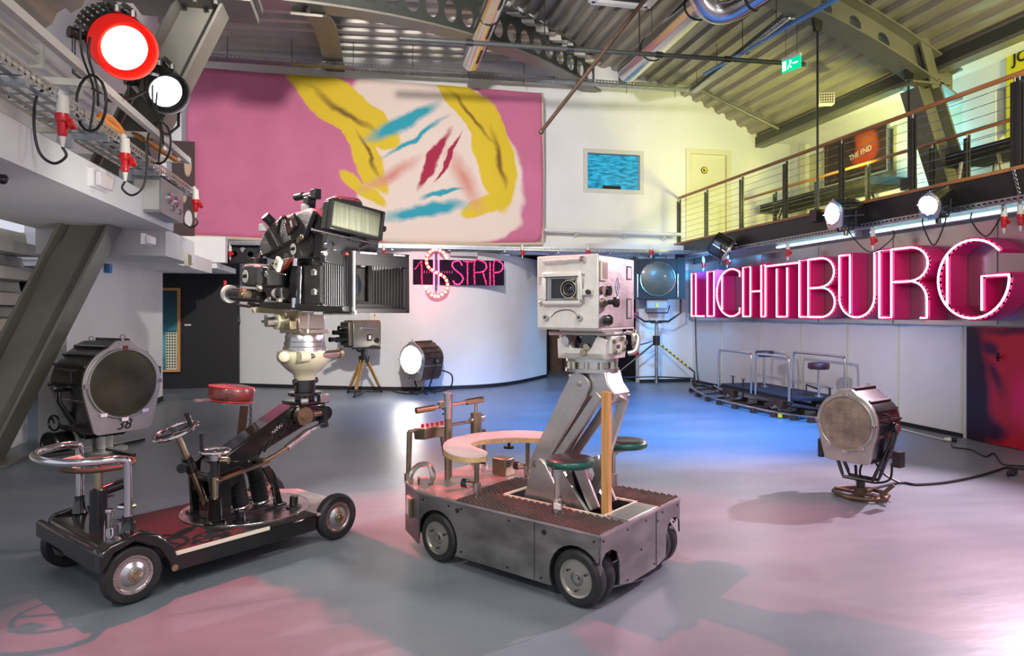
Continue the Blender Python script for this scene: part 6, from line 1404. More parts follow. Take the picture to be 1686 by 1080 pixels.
p = L3(524, 358, k-0.06); MB().cbox(p, (0.05, 0.04, 0.06), 'grey_plastic', rot=rotm('Y', -20)).build('spirit_level', BC, 0.006)
a, b = L3(520, 383, k-0.08), L3(524, 362, k-0.08); MB().tube([a, b], 0.02, 'black_metal').cyl(L3(530, 383, -0.16), L3(562, 391, -0.10), 0.010, 'chrome').build('focus_rod', BC)
# top handle with clamp
a, b = L3(488, 325, -0.05), L3(512, 320, -0.05)
MB().cyl(a, a+(b-a)*0.45, 0.026, 'black_metal').cyl(a+(b-a)*0.45, b, 0.014, 'steel').build('pan_handle', BC)
MB().cbox(L3(520, 320, -0.05), (0.06, 0.05, 0.07), 'black_metal').bar(L3(514, 322, -0.05), L3(512, 348, -0.05), 0.04, 0.05, 'black_metal').cbox(L3(508, 331, -0.08), (0.06, 0.05, 0.05), 'black_metal').build('handle_clamp', BC, 0.004)
p = L3(502, 342, -0.1); MB().cbox(p, (0.05, 0.04, 0.05), 'grey_plastic').build('cream_knob', BC, 0.01)

# ================================================================== RIGHT DOLLY
RDX, RDY, RDA = 1.10, 4.01, -51.3
FR_ = Fr(RDX, RDY, RDA)
RD_ = thing('camera_dolly', 'silver metal camera dolly with green stools and curved wooden table carrying the cream camera', 'camera dolly', (RDX, RDY, 0), RDA)
ZD = 0.388
for x, y, s_ in ((0.50, -0.425, -1), (-0.50, -0.425, -1), (-0.50, 0.385, 1), (0.50, 0.385, 1), (0.50, -0.335, -1), (0.50, 0.295, 1)):
    wheel(RD_, (x, y, 0.148), 0.148, 0.075, s_, 'double')
for x in (-0.5, 0.5): MB().cyl((x, -0.40, 0.148), (x, 0.36, 0.148), 0.025, 'black_metal').build('axle', RD_)
def side_poly(x0, x1, zt, z0=0.075, r=0.168):
    P = [(x1, zt), (x0, zt), (x0, 0.10)]
    P += [(-0.50+r*math.cos(math.radians(a)), 0.148+r*math.sin(math.radians(a))) for a in range(180, -31, -15) if -0.50+r*math.cos(math.radians(a)) > x0+0.0]
    P += [(-0.34, z0), (0.34, z0)]
    P += [(0.50+r*math.cos(math.radians(a)), 0.148+r*math.sin(math.radians(a))) for a in range(205, -1, -15) if 0.50+r*math.cos(math.radians(a)) < x1-0.002]
    P += [(x1, 0.20)] if False else []
    return P
for y0, y1 in ((-0.462, -0.452), (0.412, 0.422)):
    P = side_poly(-0.66, 0.65, ZD)
    sp = MB().prism(P, y0, y1, 'alu_brushed', plane='xz').build('side_panel', RD_)
    yy = y0-0.001 if y0 < 0 else y1+0.001
    for x, z in ((-0.62, 0.36), (-0.40, 0.36), (-0.30, 0.36), (0.06, 0.36), (0.30, 0.35), (0.61, 0.36), (0.61, 0.25), (-0.30, 0.11), (0.28, 0.10), (0.05, 0.10)):
        MB().cyl((x, yy, z), (x, yy-0.003*(1 if y0 < 0 else -1), z), 0.007, 'black_metal', n=8).build('screw', sp)
    MB().box((0.235, min(yy, yy-0.001), 0.08), (0.238, max(yy, yy+0.001), 0.385), 'black_dull').build('seam', sp)
    MB().cyl((-0.33, yy, 0.345), (-0.33, yy-0.004*(1 if y0 < 0 else -1), 0.345), 0.014, 'black_dull', n=12).build('hole', sp); MB().cyl((0.30, yy, 0.345), (0.30, yy-0.004*(1 if y0 < 0 else -1), 0.345), 0.014, 'black_dull', n=12).build('hole', sp)
# end panel (right) with wheel openings: polygon in yz
r = 0.165
ep = [(-0.462, ZD), (-0.462, 0.20), (-0.455, 0.27), (-0.42, 0.30), (-0.36, 0.305), (-0.31, 0.28), (-0.285, 0.22), (-0.28, 0.10), (-0.16, 0.075), (0.12, 0.075), (0.24, 0.10), (0.245, 0.22), (0.27, 0.28), (0.32, 0.305), (0.38, 0.30), (0.415, 0.27), (0.422, 0.20), (0.422, ZD)]
e_ = MB().prism(ep, 0.642, 0.652, 'alu_brushed', plane='yz').build('end_panel', RD_)
for y, z in ((-0.44, 0.365), (-0.2, 0.365), (0.0, 0.365), (0.2, 0.365), (0.39, 0.365), (-0.2, 0.10), (0.1, 0.10), (0.14, 0.33), (-0.05, 0.22)): MB().cyl((0.652, y, z), (0.655, y, z), 0.007, 'black_metal', n=8).build('screw', e_)
MB().box((0.652, 0.12, 0.08), (0.654, 0.123, 0.385), 'black_dull').build('seam', e_)
# chamfered nose
nose = [(-0.66, -0.462), (-0.92, -0.33), (-0.92, 0.28), (-0.66, 0.422)]
q = MB()
for i in range(3):
    a, b = nose[i], nose[i+1]; q.bar((a[0], a[1], 0.235), (b[0], b[1], 0.235), 0.01, ZD*2-0.47-0.0, 'alu_brushed')
q.build('nose_panel', RD_)
MB().box((-0.92, -0.33, 0.09), (-0.66, 0.28, 0.10), 'alu_brushed').build('floor_pan', RD_)
MB().cbox((-0.815, -0.395, 0.27), (0.10, 0.022, 0.12), 'table_laminate', rot=rotm('Z', -27)).build('hatch_flap', RD_, 0.006)
MB().cbox((-0.775, -0.425, 0.27), (0.02, 0.026, 0.12), 'brass', rot=rotm('Z', -27)).build('hatch_hinge', RD_, 0.003)
# deck with opening
ox0, ox1, oy0, oy1 = -0.20, 0.50, -0.19, 0.17
q = MB(); q.prism([(-0.93, -0.335), (-0.66, -0.468), (ox0, -0.468), (ox0, 0.428), (-0.66, 0.428), (-0.93, 0.285)], ZD, ZD+0.012, 'deck_alu')
q.box((ox0, -0.468, ZD), (0.655, oy0, ZD+0.012), 'deck_alu').box((ox0, oy1, ZD), (0.655, 0.428, ZD+0.012), 'deck_alu').box((ox1, oy0, ZD), (0.655, oy1, ZD+0.012), 'deck_alu')
dk = q.build('deck', RD_)
MB().frame(ox0-0.012, ox1+0.012, oy0-0.012, oy1+0.012, -ZD-0.02, -ZD+0.10, 0.012, 'cream_paint', rotm('X', -90) @ Matrix.Scale(1, 4)).build('opening_rim', RD_) if False else None
q = MB(); q.box((ox0, oy0, 0.16), (ox0+0.01, oy1, ZD+0.010), 'black_dull').box((ox1-0.01, oy0, 0.16), (ox1, oy1, ZD+0.010), 'black_dull').box((ox0, oy0, 0.16), (ox1, oy0+0.01, ZD+0.010), 'black_dull').box((ox0, oy1-0.01, 0.16), (ox1, oy1, ZD+0.010), 'black_dull'); q.build('well_lining', RD_)
q = MB()
for a_, b_ in (((ox0, oy0), (ox1, oy0)), ((ox1, oy0), (ox1, oy1)), ((ox1, oy1), (ox0, oy1)), ((ox0, oy1), (ox0, oy0))): q.bar((a_[0], a_[1], ZD+0.016), (b_[0], b_[1], ZD+0.016), 0.014, 0.010, 'cream_paint')
q.build('well_rim', RD_)
MB().box((ox0, oy0, 0.15), (ox1, oy1, 0.16), 'black_dull').build('well_floor', RD_)
MB().box((0.5, -0.17, ZD+0.012), (0.64, 0.16, ZD+0.02), 'alu').build('rear_cover', RD_, 0.002)
# studded treads
mat('tread_rubber', (0.09, 0.05, 0.042), 0.35, coat=0.3, var=0.2)
def tread(x0, x1, y0, y1, name='tread_strip'):
    q = MB().box((x0, y0, ZD+0.012), (x1, y1, ZD+0.018), 'tread_rubber'); st = 0.028; i = 0; x = x0+st/2
    while x < x1:
        y = y0+st/2+(st/2 if i % 2 else 0)
        while y < y1-0.004:
            q.lathe([(0.0115, 0), (0.008, 0.008), (0.0, 0.010)], (x, y, ZD+0.018), (0, 0, 1), 'tread_rubber', 6); y += st
        x += st*0.8; i += 1
    return q.build(name, RD_, fix=False)
tread(-0.34, 0.645, -0.462, -0.215); tread(0.10, 0.645, 0.19, 0.422); tread(-0.40, -0.215, -0.21, 0.19)
# control mast with handlebar
mx, my = -0.76, -0.10
MB().cyl((mx, my, ZD), (mx, my, 0.87), 0.026, 'olive_metal', n=20).build('mast', RD_)
MB().cyl((mx, my, 0.87), (mx, my, 0.97), 0.030, 'steel', n=20).cyl((mx, my, 0.80), (mx, my, 0.87), 0.028, 'nickel', n=20).build('mast_top', RD_)
for i in range(3): MB().cyl((mx-0.02, my-0.024, 0.90-0.035*i), (mx-0.025, my-0.032, 0.90-0.035*i), 0.006, 'black_dull', n=8).build('pin_hole', RD_)
ha, hb = Vector((mx-0.08, my-0.18, 0.868)), Vector((mx+0.06, my+0.24, 0.905))
hb_ = MB().cyl(ha, hb, 0.012, 'nickel').build('handlebar', RD_)
d_ = (hb-ha).normalized(); MB().cyl(ha-d_*0.03, ha+d_*0.10, 0.021, 'brass').build('grip', hb_); MB().cyl(hb-d_*0.10, hb+d_*0.03, 0.021, 'brass').build('grip', hb_)
MB().cbox(ha+(hb-ha)*0.38+Vector((0, 0, 0.01)), (0.04, 0.08, 0.045), 'nickel').build('clamp', hb_, 0.004)
# box with red valves on cross rod
ra, rb = Vector((-0.93, -0.30, 0.72)), Vector((-0.80, 0.30, 0.74))
MB().cyl(ra, rb, 0.012, 'nickel').build('cross_rod', RD_)
cb = MB().prism([(-0.05, 0.66), (0.05, 0.67), (0.06, 0.745), (-0.06, 0.735)], -0.25, 0.0, 'olive_metal', Matrix.Translation((-0.88, 0, 0)) @ rotm('Z', 0), plane='xz').build('valve_box', RD_, 0.006)
for i in range(5): MB().cyl((-0.88, -0.22+0.045*i, 0.742), (-0.88, -0.22+0.045*i, 0.765), 0.011, 'plug_red', n=10).build('valve_knob', cb)
MB().prism([(-0.05, 0.0), (0.05, 0.0), (0.01, -0.13), (-0.02, -0.13)], -0.02, 0.0, 'olive_metal', Matrix.Translation((-0.84, -0.03, 0.66)), plane='yz').build('gusset', RD_)
MB().cyl((-0.93, -0.30, ZD), (-0.93+0.01, -0.30, 0.72), 0.018, 'olive_metal').cyl((-0.93, -0.30, ZD), (-0.93, -0.30, ZD+0.06), 0.028, 'nickel').build('side_post', RD_)
MB().cyl((-0.80, 0.22, 0.60), (-0.80, 0.22, 0.80), 0.04, 'olive_metal', n=10).cyl((-0.80, 0.22, 0.80), (-0.80, 0.22, 0.86), 0.012, 'nickel').cyl((-0.80, 0.16, 0.75), (-0.80, 0.3, 0.76), 0.018, 'nickel').build('pump_head', RD_)
for dx in (-0.02, 0.025): MB().cyl((-0.80+dx, 0.22, ZD), (-0.80+dx, 0.22, 0.62), 0.014, 'nickel').build('pump_rod', RD_)
MB().cyl((-0.80, 0.22, ZD), (-0.80, 0.22, ZD+0.06), 0.035, 'nickel').tube([(-0.86, 0.22, 0.47), (-0.74, 0.22, 0.47)], 0.018, 'black_metal').build('pump_foot', RD_)
MB().tube([(-0.85, -0.35, ZD+0.02), (-0.85, -0.35, ZD+0.07), (-0.84, -0.30, ZD+0.12), (-0.80, -0.24, ZD+0.12), (-0.76, -0.24, ZD+0.05), (-0.78, -0.26, ZD+0.01)], 0.018, 'nickel', smooth=4).build('bent_handle', RD_)
MB().frame(-0.035, 0.035, 0, 0.06, -0.02, 0.03, 0.012, 'nickel', Matrix.Translation((-0.74, -0.36, ZD+0.012)) @ rotm('Z', -30)).build('square_socket', RD_)
MB().box((-0.60, 0.16, ZD+0.012), (-0.48, 0.26, ZD+0.13), 'olive_metal').build('battery_box', RD_, 0.006)
MB().cyl((-0.62, 0.12, ZD+0.09), (-0.75, 0.02, ZD+0.12), 0.006, 'black_metal').sphere((-0.76, 0.01, ZD+0.12), 0.02, 'black_gloss', 14).build('gear_lever', RD_)
# horseshoe table
cx, cy_ = -0.34, -0.10
def hp(a, r): return (cx-0.02+r*math.cos(math.radians(a)), cy_+0.04+r*math.sin(math.radians(a))*1.0)
tz = 0.70
outer = [G(u, v, tz) for u, v in ((800, 750), (780, 752), (752, 750), (733, 742), (730, 732), (742, 722), (775, 714), (815, 710), (860, 708.5), (898, 711), (912, 716))]
inner_ = [G(u, v, tz) for u, v in ((912, 722), (880, 721), (850, 720), (820, 721), (790, 724), (775, 729), (778, 734), (795, 740), (803, 745))]
def tl(p): dx, dy = p.x-RDX, p.y-RDY; return (dx*FR_.c+dy*FR_.s, -dx*FR_.s+dy*FR_.c)
ou = spline([Vector((*tl(p), 0)) for p in outer], 4); inn = spline([Vector((*tl(p), 0)) for p in inner_], 4)
ring = [(p.x, p.y) for p in ou+inn]
tb = MB().prism(ring, tz-0.006, tz, 'table_laminate').build('curved_table', RD_)
MB().prism([(x, y) for x, y in ring], tz-0.034, tz-0.0065, 'ply_edge').build('plywood_edge', tb)
legs_ = [(tl(G(785, 822, ZD)), 0), (tl(G(869, 790, ZD)), 0.06), (tl(G(797, 770, ZD)), 0.0)]
for (x, y), dz in legs_:
    lg = MB().cyl((x, y, ZD), (x, y, tz-0.034), 0.015, 'olive_metal').build('table_leg', RD_)
    MB().cyl((x, y, ZD+0.012), (x, y, ZD+0.10), 0.026, 'nickel').cyl((x-0.07, y-0.01, ZD+0.085), (x, y, ZD+0.085), 0.02, 'nickel').build('leg_socket', lg)
    MB().cyl((x-0.10, y-0.015, ZD+0.085), (x-0.07, y-0.01, ZD+0.085), 0.028, 'black_metal', n=8).build('star_knob', lg)
x, y = tl(G(838, 728, tz-0.06)); MB().cyl((x, y, tz-0.09), (x, y, tz-0.034), 0.01, 'black_metal').cyl((x, y, tz-0.10), (x, y, tz-0.085), 0.035, 'black_metal').build('clamp_knob', RD_)
# stools
def stool(x, y, z, px_, py_):
    s_ = MB().lathe([(0.125, 0), (0.133, 0.006), (0.136, 0.02), (0.133, 0.034), (0.125, 0.041)], (x, y, z-0.045), (0, 0, 1), 'green_leather', 44).build('stool_seat', RD_, ang=60)
    MB().lathe([(0.127, 0.036), (0.12, 0.044), (0.08, 0.049), (0, 0.05)], (x, y, z-0.045), (0, 0, 1), 'black_leather', 44).build('seat_top', s_, ang=60)
    MB().cyl((px_, py_, ZD+0.01), (px_, py_, z-0.06), 0.016, 'nickel').build('stool_post', RD_)
    MB().cyl((px_, py_, ZD+0.012), (px_, py_, ZD+0.10), 0.03, 'steel', n=20).build('post_socket', RD_)
    MB().bar((px_, py_, z-0.055), (x+0.0, y, z-0.055), 0.05, 0.018, 'steel').cyl((px_, py_, z-0.09), (px_, py_, z-0.045), 0.03, 'steel').build('seat_arm', RD_)
    return s_
p1 = tl(G(917, 852, ZD)); s1 = FR_.z_(939, 753, 0.70)
stool(s1.x, s1.y, 0.70, p1[0], p1[1])
s2 = FR_.z_(1033, 722, 0.705); stool(s2.x, s2.y-0.02, 0.70, s2.x-0.06, 0.39)
MB().box((p1[0]+0.01, p1[1]-0.045, ZD+0.06), (p1[0]+0.05, p1[1]-0.035, ZD+0.09), 'paper').build('paper_label', RD_)
MB().bar((s2.x-0.02, s2.y-0.14, 0.64), (s2.x+0.03, s2.y+0.02, 0.64), 0.03, 0.01, 'brass').build('seat_lever', RD_)
# pedestal and parallelogram arm
def P3(u, v, k): return FR_.y_(u, v, k)
for k0 in (-0.12, 0.09):
    off = 0.0
    P = [(p.x, p.z) for p in [P3(u, v, -0.12) for u, v in ((862, 828), (876, 772), (888, 754), (900, 765), (932, 838), (905, 834))]]
    MB().prism(P, k0-0.012, k0+0.012, 'alu', plane='xz').build('pedestal_plate', RD_, 0.003)
    P = [(p.x, p.z) for p in [P3(u, v, -0.12) for u, v in ((934, 836), (905, 772), (926, 772), (978, 858), (958, 852))]]
    MB().prism(P, k0-0.012, k0+0.012, 'alu', plane='xz').build('rear_strut', RD_, 0.003)
for yy in (-0.13, 0.13):
    a = P3(945, 762, -0.12); b = P3(975, 840, -0.12)
    MB().bar((a.x, yy*0.7, a.z), (b.x, yy*0.7, b.z), 0.07, 0.02, 'alu', up=(0, 1, 0)).build('rear_leg', RD_, 0.003)
q = MB(); q.T = Matrix.Translation((0.13, -0.06, 0.42)) @ rotm('Y', -18); q.cyl((0, 0, -0.05), (0, 0, 0.10), 0.035, 'green_cell', n=20).cyl((0, 0, 0.10), (0, 0, 0.13), 0.037, 'black_metal'); q.build('cylinder_cell', RD_)
MB().cbox((0.26, -0.03, 0.50), (0.06, 0.07, 0.20), 'black_metal', rot=rotm('Y', -18)).build('relay_box', RD_, 0.004)
lp = P3(882, 766, -0.12); up_ = P3(952, 632, -0.12)
for yy in (-0.105, 0.105):
    d_ = Vector((up_.x-lp.x, 0, up_.z-lp.z)).normalized(); nn = Vector((d_.z, 0, -d_.x))
    A_, B_ = Vector((lp.x, 0, lp.z)), Vector((up_.x, 0, up_.z))
    pl = []
    pts = [A_-d_*0.02-nn*0.045, A_-nn*0.055+d_*0.04]
    outl = []
    for a in range(90, 271, 15): v_ = A_+d_*0.055*math.cos(math.radians(a))+nn*0.055*math.sin(math.radians(a)); outl.append((v_.x, v_.z))
    for a in range(-90, 91, 15): v_ = B_+d_*0.062*math.cos(math.radians(a))+nn*0.072*math.sin(math.radians(a)); outl.append((v_.x, v_.z))
    MB().prism(outl, yy-0.011, yy+0.011, 'alu', plane='xz').build('main_arm', RD_, 0.003)
    for A0, s_ in ((A_, 0.026), (B_, 0.018)):
        MB().cyl((A0.x, yy-0.02, A0.z), (A0.x, yy+0.02, A0.z), s_, 'steel', n=24).cyl((A0.x, yy-0.028, A0.z), (A0.x, yy+0.028, A0.z), s_*0.5, 'brass', n=6).build('pivot_bolt', RD_)
    C_ = A_+Vector((0.11, 0, 0.02)); D_ = B_+Vector((0.125, 0, -0.055))
    MB().bar((C_.x, yy*0.93, C_.z), (D_.x, yy*0.93, D_.z), 0.052, 0.018, 'alu', up=(0, 1, 0)).build('parallel_arm', RD_, 0.003)
MB().cyl((lp.x, -0.12, lp.z), (lp.x, 0.12, lp.z), 0.03, 'steel').build('pivot_tube', RD_)
MB().bar((A_.x+0.0, 0, A_.z+0.05), (B_.x-0.02, 0, B_.z-0.05), 0.20, 0.02, 'alu', up=nn).build('arm_web', RD_)
MB().bar((0.30, 0.03, 0.46), (0.50, 0.03, 1.02), 0.05, 0.03, 'alu', up=(0, 1, 0)).build('damper_strut', RD_)
# knuckle with turntable flange
kn = poly_ = [(p.x, p.z) for p in [P3(u, v, -0.09) for u, v in ((934, 616), (996, 612), (1000, 632), (1012, 650), (1004, 666), (985, 652), (972, 654), (950, 650), (936, 640))]]
MB().prism(kn, -0.085, 0.085, 'alu', plane='xz').build('knuckle', RD_, 0.008)
MB().cyl((kn[4][0], -0.11, kn[4][1]+0.03), (kn[4][0], 0.11, kn[4][1]+0.03), 0.014, 'brass').build('knuckle_pin', RD_)
TX, TY = 0.30, 0.01
MB().cyl((TX, TY, 1.165), (TX, TY, 1.185), 0.155, 'steel', n=40).cyl((TX, TY, 1.185), (TX, TY, 1.225), 0.12, 'nickel', n=40).cyl((TX, TY, 1.225), (TX, TY, 1.243), 0.15, 'steel', n=40).build('pan_rings', RD_)
for i in range(10):
    a = 2*PI*i/10; MB().cyl((TX+0.135*math.cos(a), TY+0.135*math.sin(a), 1.185), (TX+0.135*math.cos(a), TY+0.135*math.sin(a), 1.225), 0.014, 'nickel', n=8).build('spacer_bolt', RD_)
# wooden prop between arm head and deck
MB().box((0.455, -0.145, ZD-0.22), (0.50, -0.105, 1.07), 'pine_wood').build('wooden_prop', RD_, 0.002)

# ================================================================== CREAM GEAR HEAD AND BLIMPED CAMERA
BX, BY, BA = 1.278, 3.817, -45.5
GHc = (RDX+TX*FR_.c-TY*FR_.s, RDY+TX*FR_.s+TY*FR_.c)
GH = thing('gear_head', 'cream painted geared head between the silver arm and the square camera', 'gear head', (GHc[0], GHc[1], 1.243), BA)
MB().prism([(-0.15, 0.0), (0.15, 0.0), (0.155, 0.11), (0.10, 0.135), (0.06, 0.06), (-0.06, 0.06), (-0.10, 0.135), (-0.155, 0.11)], -0.14, -0.10, 'alu_cream', plane='xz').build('front_cradle', GH, 0.004)
MB().prism([(-0.15, 0.0), (0.15, 0.0), (0.155, 0.11), (0.10, 0.135), (0.06, 0.06), (-0.06, 0.06), (-0.10, 0.135), (-0.155, 0.11)], 0.09, 0.13, 'alu_cream', plane='xz').build('rear_cradle', GH, 0.004)
MB().box((-0.15, -0.14, 0.0), (0.15, 0.13, 0.035), 'alu_cream').build('base', GH, 0.004)
MB().box((0.13, -0.1, 0.03), (0.17, 0.1, 0.13), 'alu_cream').build('side_wall', GH, 0.006)
MB().box((-0.165, -0.1, 0.03), (-0.13, 0.1, 0.13), 'alu_cream').build('side_wall', GH, 0.006)
MB().cyl((-0.09, -0.145, 0.10), (-0.09, -0.165, 0.10), 0.025, 'steel').build('knob', GH)
MB().lathe([(0.0, -0.08), (0.07, -0.08), (0.07, 0.05), (0, 0.05)], (0, 0, 0.09), (0, 1, 0), 'dark_glass', 24).build('drum', GH)
for i, z in enumerate((0.04, 0.07)): MB().cyl((0.02+i*0.02, -0.13, z), (0.02+i*0.02, -0.16, z), 0.018, 'brass', n=12).build('brass_knob', GH)
MB().torus((0.0, -0.15, 0.14), (0, 1, 0), 0.12, 0.006, 'brass', 32, 6).build('tilt_sector', GH) if False else None
for i, (y, z) in enumerate(((-0.08, 0.10), (-0.03, 0.07), (0.02, 0.11), (0.05, 0.05), (-0.07, 0.04), (0.08, 0.09))): MB().cyl((0.17, y, z), (0.185, y, z), 0.012, 'olive_metal', n=8).build('side_bolt', GH)
MB().tube([(0.18, 0.08, 0.15), (0.25, 0.08, 0.13), (0.25, 0.05, 0.05), (0.21, 0.03, 0.03)], 0.014, 'alu', smooth=4).torus((0.22, 0.10, 0.11), (1, 0.3, 0), 0.045, 0.012, 'nickel', 24).build('side_handle', GH)
MB().box((-0.17, -0.16, 0.135), (0.17, 0.14, 0.150), 'alu').build('slide_plate', GH, 0.003)
MB().cyl((-0.20, -0.15, 0.143), (0.20, -0.15, 0.143), 0.011, 'steel').build('slide_bar', GH)
MB().box((-0.14, -0.14, 0.150), (0.13, 0.14, 0.172), 'alu_cream').build('wedge_plate', GH, 0.003)
BL = thing('film_camera', 'square cream and silver blimped film camera on the right dolly', 'film camera', (BX, BY, 1.418), BA)
w_, d2, h_ = 0.19, 0.24, 0.402
MB().box((-w_, -d2, 0), (w_, d2, h_), 'alu').build('blimp', BL, 0.006)
MB().box((-w_-0.003, -d2-0.012, -0.002), (w_+0.003, -d2, h_+0.004), 'alu_cream').build('front_plate', BL, 0.006)
MB().box((-w_, -d2, -0.008), (w_, d2, 0.0), 'alu_cream').build('bottom_rim', BL)
F_ = -d2-0.012
dr = MB().frame(-w_+0.04, 0.10, 0.125, 0.315, F_-0.03, F_, 0.028, 'alu_cream').build('window_door', BL, 0.012)
MB().box((-w_+0.065, F_-0.012, 0.15), (0.075, F_-0.002, 0.29), 'black_metal').build('window_recess', dr)
MB().frame(-0.10, 0.07, 0.155, 0.285, F_-0.018, F_-0.012, 0.010, 'grey_box').build('inner_frame', dr, 0.003)
MB().box((-0.115, F_-0.020, 0.155), (-0.098, F_-0.014, 0.285), 'grey_box').build('filter_slot', dr)
lc = (0.028, 0, 0.215)
MB().lathe([(0.052, 0), (0.052, 0.016), (0.044, 0.022), (0.040, 0.014), (0.028, 0.010)], (lc[0], F_-0.012, lc[2]), (0, -1, 0), 'black_gloss', 32).build('lens_barrel', BL)
MB().torus((lc[0], F_-0.032, lc[2]), (0, 1, 0), 0.047, 0.0035, 'nickel', 32, 6).torus((lc[0], F_-0.030, lc[2]), (0, 1, 0), 0.033, 0.002, 'brass', 32, 6).build('lens_scale', BL)
MB().lathe([(0, 0.012), (0.02, 0.008), (0.028, 0)], (lc[0], F_-0.018, lc[2]), (0, -1, 0), 'dark_glass', 28).build('lens_glass', BL, ang=80)
for y_ in (0.262, 0.168): MB().bar((lc[0]-0.02, F_-0.025, y_), (lc[0]+0.035, F_-0.025, y_+(0.006 if y_ > 0.2 else -0.004)), 0.012, 0.006, 'brass', up=(0, 1, 0)).build('lens_tab', BL)
q = MB(); q.tube([(-w_+0.05, F_-0.02, 0.375), (-0.03, F_-0.024, 0.377), (0.09, F_-0.02, 0.378)], 0.012, 'alu_cream', n=8); 
for i in range(8): q.sphere((-w_+0.06+0.018*i, F_-0.024, 0.368), 0.008, 'alu_cream', 8)
q.build('front_handle', BL)
MB().cyl((0.10, F_-0.022, 0.378), (0.12, F_-0.022, 0.378), 0.016, 'steel').build('handle_end', BL)
for x in (-w_+0.062, 0.085): MB().cyl((x, F_, 0.06), (x, F_-0.022, 0.06), 0.017, 'steel', n=16).cyl((x, F_-0.022, 0.06), (x, F_-0.024, 0.06), 0.007, 'black_dull', n=8).build('front_knob', BL)
for z0_, z1_ in ((0.25, 0.29), (0.13, 0.165)): MB().cyl((-w_+0.025, F_-0.008, z0_), (-w_+0.025, F_-0.008, z1_), 0.010, 'steel').build('door_hinge', BL)
MB().box((0.10, F_-0.022, 0.18), (0.165, F_-0.004, 0.215), 'alu_cream').cyl((0.15, F_-0.022, 0.198), (0.15, F_-0.045, 0.198), 0.014, 'black_metal').build('door_latch', BL, 0.003)
# arched groove on the front
MB().tube([(-0.10, F_-0.002, 0.06), (-0.075, F_-0.002, 0.085), (-0.03, F_-0.002, 0.10), (0.02, F_-0.002, 0.10), (0.055, F_-0.002, 0.085), (0.07, F_-0.002, 0.06)], 0.003, 'olive_metal', n=6, smooth=4).build('arched_rib', BL)
# right side (x+)
X_ = w_
def sidebox(y0, y1, z0, z1, t_, k, name, bv=0.003, x=X_): return MB().box((x, y0, z0), (x+t_, y1, z1), k).build(name, BL, bv)
sw = sidebox(-0.225, -0.145, 0.26, 0.37, 0.012, 'cream_paint', 'side_window_frame'); MB().box((X_+0.012, -0.215, 0.27), (X_+0.014, -0.155, 0.36), 'lens_clear').build('side_window', sw)
def ring_on(y, z, r, k, name, t_=0.014): return MB().cyl((X_, y, z), (X_+t_, y, z), r, k, n=24).build(name, BL)
ring_on(-0.205, 0.208, 0.022, 'rust_brown', 'side_port'); ring_on(-0.125, 0.208, 0.028, 'black_gloss', 'side_port'); ring_on(-0.20, 0.14, 0.026, 'olive_metal', 'side_port'); 
MB().cyl((X_, -0.115, 0.145), (X_+0.03, -0.115, 0.145), 0.014, 'black_metal').lathe([(0.014, 0), (0.03, 0.006), (0.03, 0.026), (0.02, 0.03), (0, 0.03)], (X_+0.03, -0.115, 0.145), (1, 0, 0), 'black_gloss', 24).build('focus_knob', BL)
MB().lathe([(0.03, 0), (0.034, 0.02), (0.025, 0.035), (0, 0.036)], (X_, -0.155, 0.045), (1, 0, 0), 'black_gloss', 12).build('lower_knob', BL)
mat('mark_blue', (0.12, 0.22, 0.40), 0.5)
dm = MB(); cyy, czz = 0.0, 0.235
for a, b in (((cyy, czz+0.052), (cyy+0.03, czz)), ((cyy+0.03, czz), (cyy, czz-0.052)), ((cyy, czz-0.052), (cyy-0.03, czz)), ((cyy-0.03, czz), (cyy, czz+0.052))):
    dm.bar((X_+0.001, a[0], a[1]), (X_+0.001, b[0], b[1]), 0.005, 0.002, 'mark_blue', up=(1, 0, 0))
dg_ = dm.build('diamond_mark', BL)
q = MB().box((X_, cyy-0.016, czz-0.002), (X_+0.002, cyy+0.016, czz+0.002), 'mark_blue').box((X_, cyy-0.002, czz-0.020), (X_+0.002, cyy+0.002, czz+0.020), 'mark_blue'); q.build('mark_cross', dg_)
for y0, z0, z1 in ((0.13, 0.28, 0.36), (0.13, 0.05, 0.17)):
    MB().frame(0, 0.065, z0, z1, -0.001, 0.001, 0.006, 'black_dull', Matrix.Translation((X_+0.002, y0, 0)) @ rotm('Z', 90)).box((0.008, -0.001, z0+0.008), (0.057, 0.0005, z1-0.008), 'alu', Matrix.Translation((X_+0.002, y0, 0)) @ rotm('Z', 90)).build('side_hatch', BL)
MB().cyl((-w_-0.02, -0.05, 0.05), (-w_, -0.05, 0.05), 0.02, 'plug_red').build('red_button', BL)
q = MB(); q.bar((-0.06, -0.12, h_+0.01), (-0.06, 0.14, h_+0.01), 0.03, 0.012, 'alu'); q.build('top_handle', BL)

